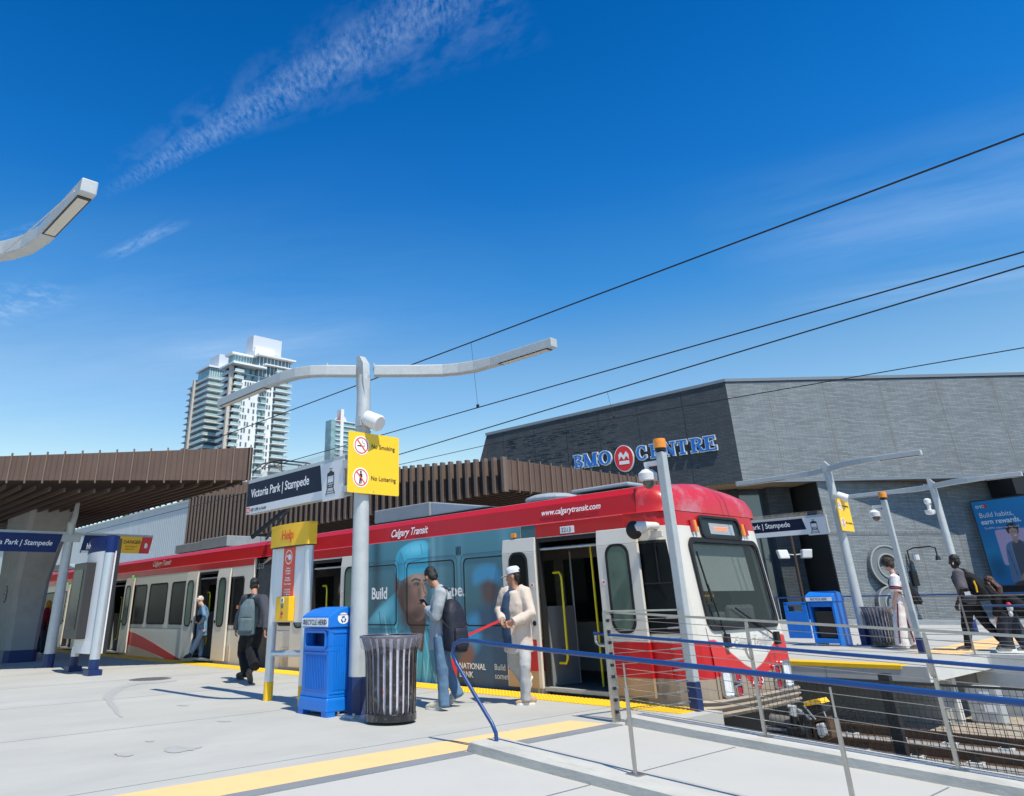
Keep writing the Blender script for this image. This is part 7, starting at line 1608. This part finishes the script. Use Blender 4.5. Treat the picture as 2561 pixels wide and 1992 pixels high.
# 4 elderly woman stepping off
J=dict(H=j(428,655,9.11),SL=j(452,735,9.05),SR=j(478,730,9.33),EL=j(470,840,9.03),WL=j(432,876,8.99),ER=j(485,845,9.28),WR=j(425,868,9.13),HL=j(450,970,9.09),HR=j(455,965,9.25),KL=j(385,1100,9.03),KR=j(440,1110,9.25),AL=j(322,1225,8.95),AR=j(432,1220,9.28),TL=j(262,1262,8.85),TR=j(372,1240,9.25))
J['DL']=V(-1,0,-.3);J['DR']=V(-1,-.3,-.2)
J['FL']=V(-.9,-.35,-.12);J['FR']=V(-1,-.1,-.25)
kk=.92
per,J4,I=person('white-haired woman in a denim jacket stepping down from the open train door',J,kk,(-1,-.25,0),nrm(V(-.75,-.3,-.6)),'skin_light',top=dict(m='denim_jacket',e=.04,h=.16),legs=dict(m='pale_jeans',w=(.10,.09,.078,.07,.062)),hair=('hair_white','curly'),fem=True,shoe_m='shoe_dark',sole_m='shoe_dark',hup=(-.5,0,.8))
q=thing('handbag',tuple(j(415,840,8.98)),'black handbag held by the white-haired woman','bag')
mb=MB(); c=j(418,838,8.95); mb.ell(c,[V(.13,0,.03),V(0,.06,0),V(0,0,.09)],12,8); organic(mb,'bag_body',M['black_cloth'],q,.012,fold=.02,sm=1)
# 5 woman with orange scarf under the canopy
j=mk(60,1480,9.99)
Yh=7.9
J=dict(H=j(618,335,Yh),SL=j(575,470,Yh-.17),SR=j(620,470,Yh+.17),EL=j(545,640,Yh-.2),WL=j(420,690,Yh-.12),ER=j(560,640,Yh+.2),WR=j(400,690,Yh+.1),HL=j(520,960,Yh-.09),HR=j(545,960,Yh+.09),KL=j(480,1200,Yh-.09),KR=j(470,1220,Yh+.09),AL=j(465,1470,Yh-.1),AR=j(360,1450,Yh+.1),TL=j(370,1560,Yh-.12),TR=j(235,1560,Yh+.1))
J['TL'][2]=0;J['TR'][2]=0.0; J['DL']=V(-1,0,.1);J['DR']=V(-1,0,.1)
per,J5,I=person('woman in an orange headscarf and red top reading her phone in the canopy shade',J,.95,(-1,0,0),nrm(V(-1,0,-.3)),'skin_brown',top=dict(m='red_cloth',e=.045,h=.22),legs=dict(m='dark_print',w=(.115,.11,.105,.10,.09)),hair=('orange_scarf','scarf'),fem=True,shoe_m='shoe_dark')
q=thing('handbag',tuple(j(480,850,Yh-.2)),'black shoulder bag of the woman in the orange headscarf','bag'); mb=MB(); mb.ell(j(500,860,Yh-.22),[V(.17,0,0),V(0,.07,0),V(0,0,.14)],12,8); organic(mb,'bag_body',M['black_cloth'],q,.014,fold=.02,sm=1)
q=thing('shopping_bag',tuple(j(340,1190,Yh-.1)),'dark blue patterned carrier bag held low by the woman in the orange headscarf','bag'); mb=MB(); mb.tube([j(360,1080,Yh-.1),j(340,1200,Yh-.1),j(335,1300,Yh-.1)],[(.06,.04),(.13,.09),(.10,.07)],12,round_=True); organic(mb,'bag_body',M['dark_print'],q,.014,fold=.03,sm=1)
# 6 teenager in white
j=mk(2150,1350,5.665); Y6=20.6
J=dict(H=j(402,355,Y6),SL=j(492,550,Y6-.2),SR=j(520,545,Y6+.2),EL=j(520,760,Y6-.24),WL=j(475,935,Y6-.22),ER=j(560,760,Y6+.25),WR=j(600,930,Y6+.22),HL=j(560,900,Y6-.1),HR=j(600,900,Y6+.1),KL=j(570,1180,Y6-.12),KR=j(695,1150,Y6+.12),AL=j(600,1470,Y6-.12),AR=j(800,1450,Y6+.12),TL=j(478,1510,Y6-.12),TR=j(742,1545,Y6+.12))
J['Z']=V(0,0,ZF); J['TL'][2]=ZF+.02;J['TR'][2]=ZF+.0; k6=1.13
J['DL']=V(-.1,0,-1);J['NL']=V(.2,.6,0)
per,J6,I=person('teenager in a white baseball outfit and black headphones on the far platform',J,k6,(-1,0,-.0),nrm(V(-.95,-.1,-.28)),'skin_light',top=dict(m='white_cloth',e=.035,h=.02,s=.55,n='shirt'),legs=dict(m='white_cloth',w=(.115,.12,.13,.13,.12),f=.02),hair=('hair_brown','fringe'),shoe_m='shoe_tan',curl=1.4,hup=(-.25,0,.95))
H_,hf,hup,hs=I['H'],I['hf'],I['hup'],I['hs']
q=MB(); q.tube([H_+hs*.11*math.cos(a)*k6+hup*(.02+.125*math.sin(a))*k6 for a in np.linspace(0,math.pi,13)],.012*k6,6)
for s in(-1,1): q.tube([H_+hs*s*.085*k6-hup*.01,H_+hs*s*.125*k6-hup*.01],.045*k6,14)
q.build('headphones',M['rubber'],per,smooth=50)
for d_ in(.30,.42):
    c=J6['SL']+(J6['EL']-J6['SL'])*(d_+.25); u=nrm(J6['EL']-J6['SL']); MB().tube([c,c+u*.028],[.108*k6,.108*k6],16).build('sleeve_stripe',M['maroon'],per)
MB().tube([I['C']+(H_-I['C'])*.10,I['C']+(H_-I['C'])*.18],[.088*k6,.078*k6],14).build('neck_trim',M['maroon'],per)
for X,w_ in(('R',.135),('L',.135)):
    A=[J6['H'+X],(J6['H'+X]+J6['K'+X])/2,J6['K'+X],(J6['K'+X]+J6['A'+X])/2,J6['A'+X]]; MB().tube([p+V(.02,-w_*k6*1.07,0) for p in A],[(.016,.012)]*5,6,side=(1,0,0)).build('leg_stripe',M['maroon'],per,smooth=60)
backpack('black backpack on the teenager in white',I['P']+(I['C']-I['P'])*.45+V(.27,0,0),(1,0,-.1),(-.25,0,1),(0,1,0),.34,.56,.2,'black_cloth',straps=[strap(I,1,None,k6,.04),strap(I,-1,None,k6,.04)])
# 7 man with black backpack on far side
j=mk(2300,1350,4.854); Y7=20.7
J=dict(H=j(418,268,Y7),SL=j(465,410,Y7-.2),SR=j(490,405,Y7+.2),EL=j(520,625,Y7-.25),WL=j(450,790,Y7-.24),ER=j(560,620,Y7+.25),WR=j(620,780,Y7+.22),HL=j(590,760,Y7-.1),HR=j(640,760,Y7+.1),KL=j(570,1020,Y7-.1),KR=j(800,1010,Y7+.1),AL=j(590,1285,Y7-.1),AR=j(1045,1270,Y7+.1),TL=j(482,1372,Y7-.1),TR=j(968,1345,Y7+.1))
J['Z']=V(0,0,ZF); J['TL'][2]=ZF;J['TR'][2]=ZF+.02; k7=1.13; J['FR']=V(-.85,0,-.5); J['DL']=V(-.15,0,-1);J['NL']=V(.2,.6,0)
per,J7,I=person('young man in grey T-shirt and black trousers striding along the far platform',J,k7,(-1,0,-.1),nrm(V(-1,0,-.12)),'skin_dark',top=dict(m='grey_tee',e=.04,h=.04,s=.55,n='shirt'),legs=dict(m='black_cloth',w=(.12,.11,.09,.075,.065)),hair=('hair_black','short'),shoe_m='shoe_grey',curl=1.3)
q=MB(); c=I['H']+I['hs']*.095*k7-I['hup']*.02; q.tube([c,c-I['hup']*.04+I['hf']*.01],.010,8); q.build('earbud',M['text_white'],per)
q=thing('waist_bag',tuple(j(600,690,Y7-.2)),'small dark hip bag with a white badge on the man in the grey T-shirt','bag'); mb=MB(); mb.ell(j(595,715,Y7-.22),[V(.17,0,.02),V(0,.07,0),V(0,0,.09)],12,8); o=organic(mb,'bag_body',M['charcoal_nylon'],q,.014,sm=1); c=j(560,690,Y7-.30); MB().obox(c,V(.11,0,.01),V(0,-.006,0),V(-.01,0,.09)).build('badge',M['text_white'],o)
bpk=backpack('large black backpack with a yellow strip on the striding man',j(690,560,Y7),(1,0,.10),(-.45,0,1),(0,1,0),.38,.66,.36,'black_cloth',straps=[strap(I,1,None,k7,.05),strap(I,-1,None,k7,.05)])
c=j(655,500,Y7-.22); c2=j(700,640,Y7-.22); MB().tube([c,(c+c2)/2+V(.01,0,0),c2],[(.018,.008)]*3,6,side=(1,0,0)).build('yellow_strip',M['sign_yellow'],bpk)
# 8 long-haired girl at the right edge
Y8=20.8
J=dict(H=j(850,528,Y8),SL=j(930,690,Y8-.18),SR=j(960,680,Y8+.18),EL=j(945,830,Y8-.22),WL=j(925,930,Y8-.2),ER=j(1000,830,Y8+.22),WR=j(1010,930,Y8+.2),HL=j(1030,900,Y8-.1),HR=j(1080,900,Y8+.1),KL=j(1020,1100,Y8-.1),KR=j(1190,1100,Y8+.1),AL=j(1070,1290,Y8-.1),AR=j(1300,1290,Y8+.1),TL=j(975,1380,Y8-.1),TR=j(1215,1370,Y8+.1))
J['Z']=V(0,0,ZF); J['TL'][2]=ZF;J['TR'][2]=ZF+.01; k8=1.03; J['DL']=V(-.15,0,-1)
per,J8,I=person('girl with long auburn hair and black jacket at the right edge',J,k8,(-1,0,-.15),nrm(V(-.9,0,-.35)),'skin_light',top=dict(m='black_cloth',e=.05,h=.06),legs=dict(m='dark_denim',w=(.13,.13,.13,.13,.12),f=.035),hair=('hair_auburn','long'),fem=True,shoe_m='shoe_white')
q=thing('shoulder_bag',tuple(j(1130,760,Y8)),'black bag with a colourful charm carried by the long-haired girl','bag'); mb=MB(); mb.ell(j(1150,770,Y8-.1),[V(.24,0,-.12),V(0,.14,0),V(.03,0,.15)],12,8); o=organic(mb,'bag_body',M['black_cloth'],q,.016,fold=.03,sm=1)
MB().ell(j(1095,830,Y8-.3),[V(.06,0,0),V(0,.03,0),V(0,0,.08)],8,6).build('charm',M['hair_white'],o,smooth=60); MB().ell(j(1080,790,Y8-.3),[V(.05,0,0),V(0,.03,0),V(0,0,.05)],8,6).build('charm',M['sign_red'],o,smooth=60); MB().ell(j(1105,900,Y8-.3),[V(.045,0,0),V(0,.04,0),V(0,0,.06)],8,6).build('charm',M['galv'],o,smooth=60)
# 9 passenger seated inside the front car
Yp=10.5; xs=-7.0
J=dict(H=V(xs-.02,Yp,1.22),SL=V(xs+.0,Yp-.18,.98),SR=V(xs,Yp+.18,.98),EL=V(xs-.05,Yp-.22,.72),WL=V(xs-.27,Yp-.15,.66),ER=V(xs-.05,Yp+.22,.72),WR=V(xs-.27,Yp+.1,.66),HL=V(xs,Yp-.09,.54),HR=V(xs,Yp+.09,.54),KL=V(xs-.42,Yp-.1,.54),KR=V(xs-.42,Yp+.1,.54),AL=V(xs-.42,Yp-.1,.16),AR=V(xs-.42,Yp+.1,.16),TL=V(xs-.56,Yp-.1,.08),TR=V(xs-.56,Yp+.1,.08),Z=V(0,0,.08))
person('dark-clothed passenger seated inside the front car behind its open door',J,.95,(-1,0,0),(-1,0,-.1),'skin_brown',top=dict(m='black_cloth',e=.035),legs=dict(m='black_cloth',w=(.1,.09,.08,.07,.06)),hair=('hair_black','long'),fem=True,shoe_m='shoe_dark')
# red handrail strap behind the man: red barrier tape seen before the train
q=thing('red_tape',(-7.9,7.9,.9),'red strip running from the man with the cap toward the top of the blue handrail','tape')
a=PY(1252,1552,7.75);b=PY(1130,1607,7.2); MB().bar(a,b,.006,.03).build('tape_strip',M['sign_red'],q)
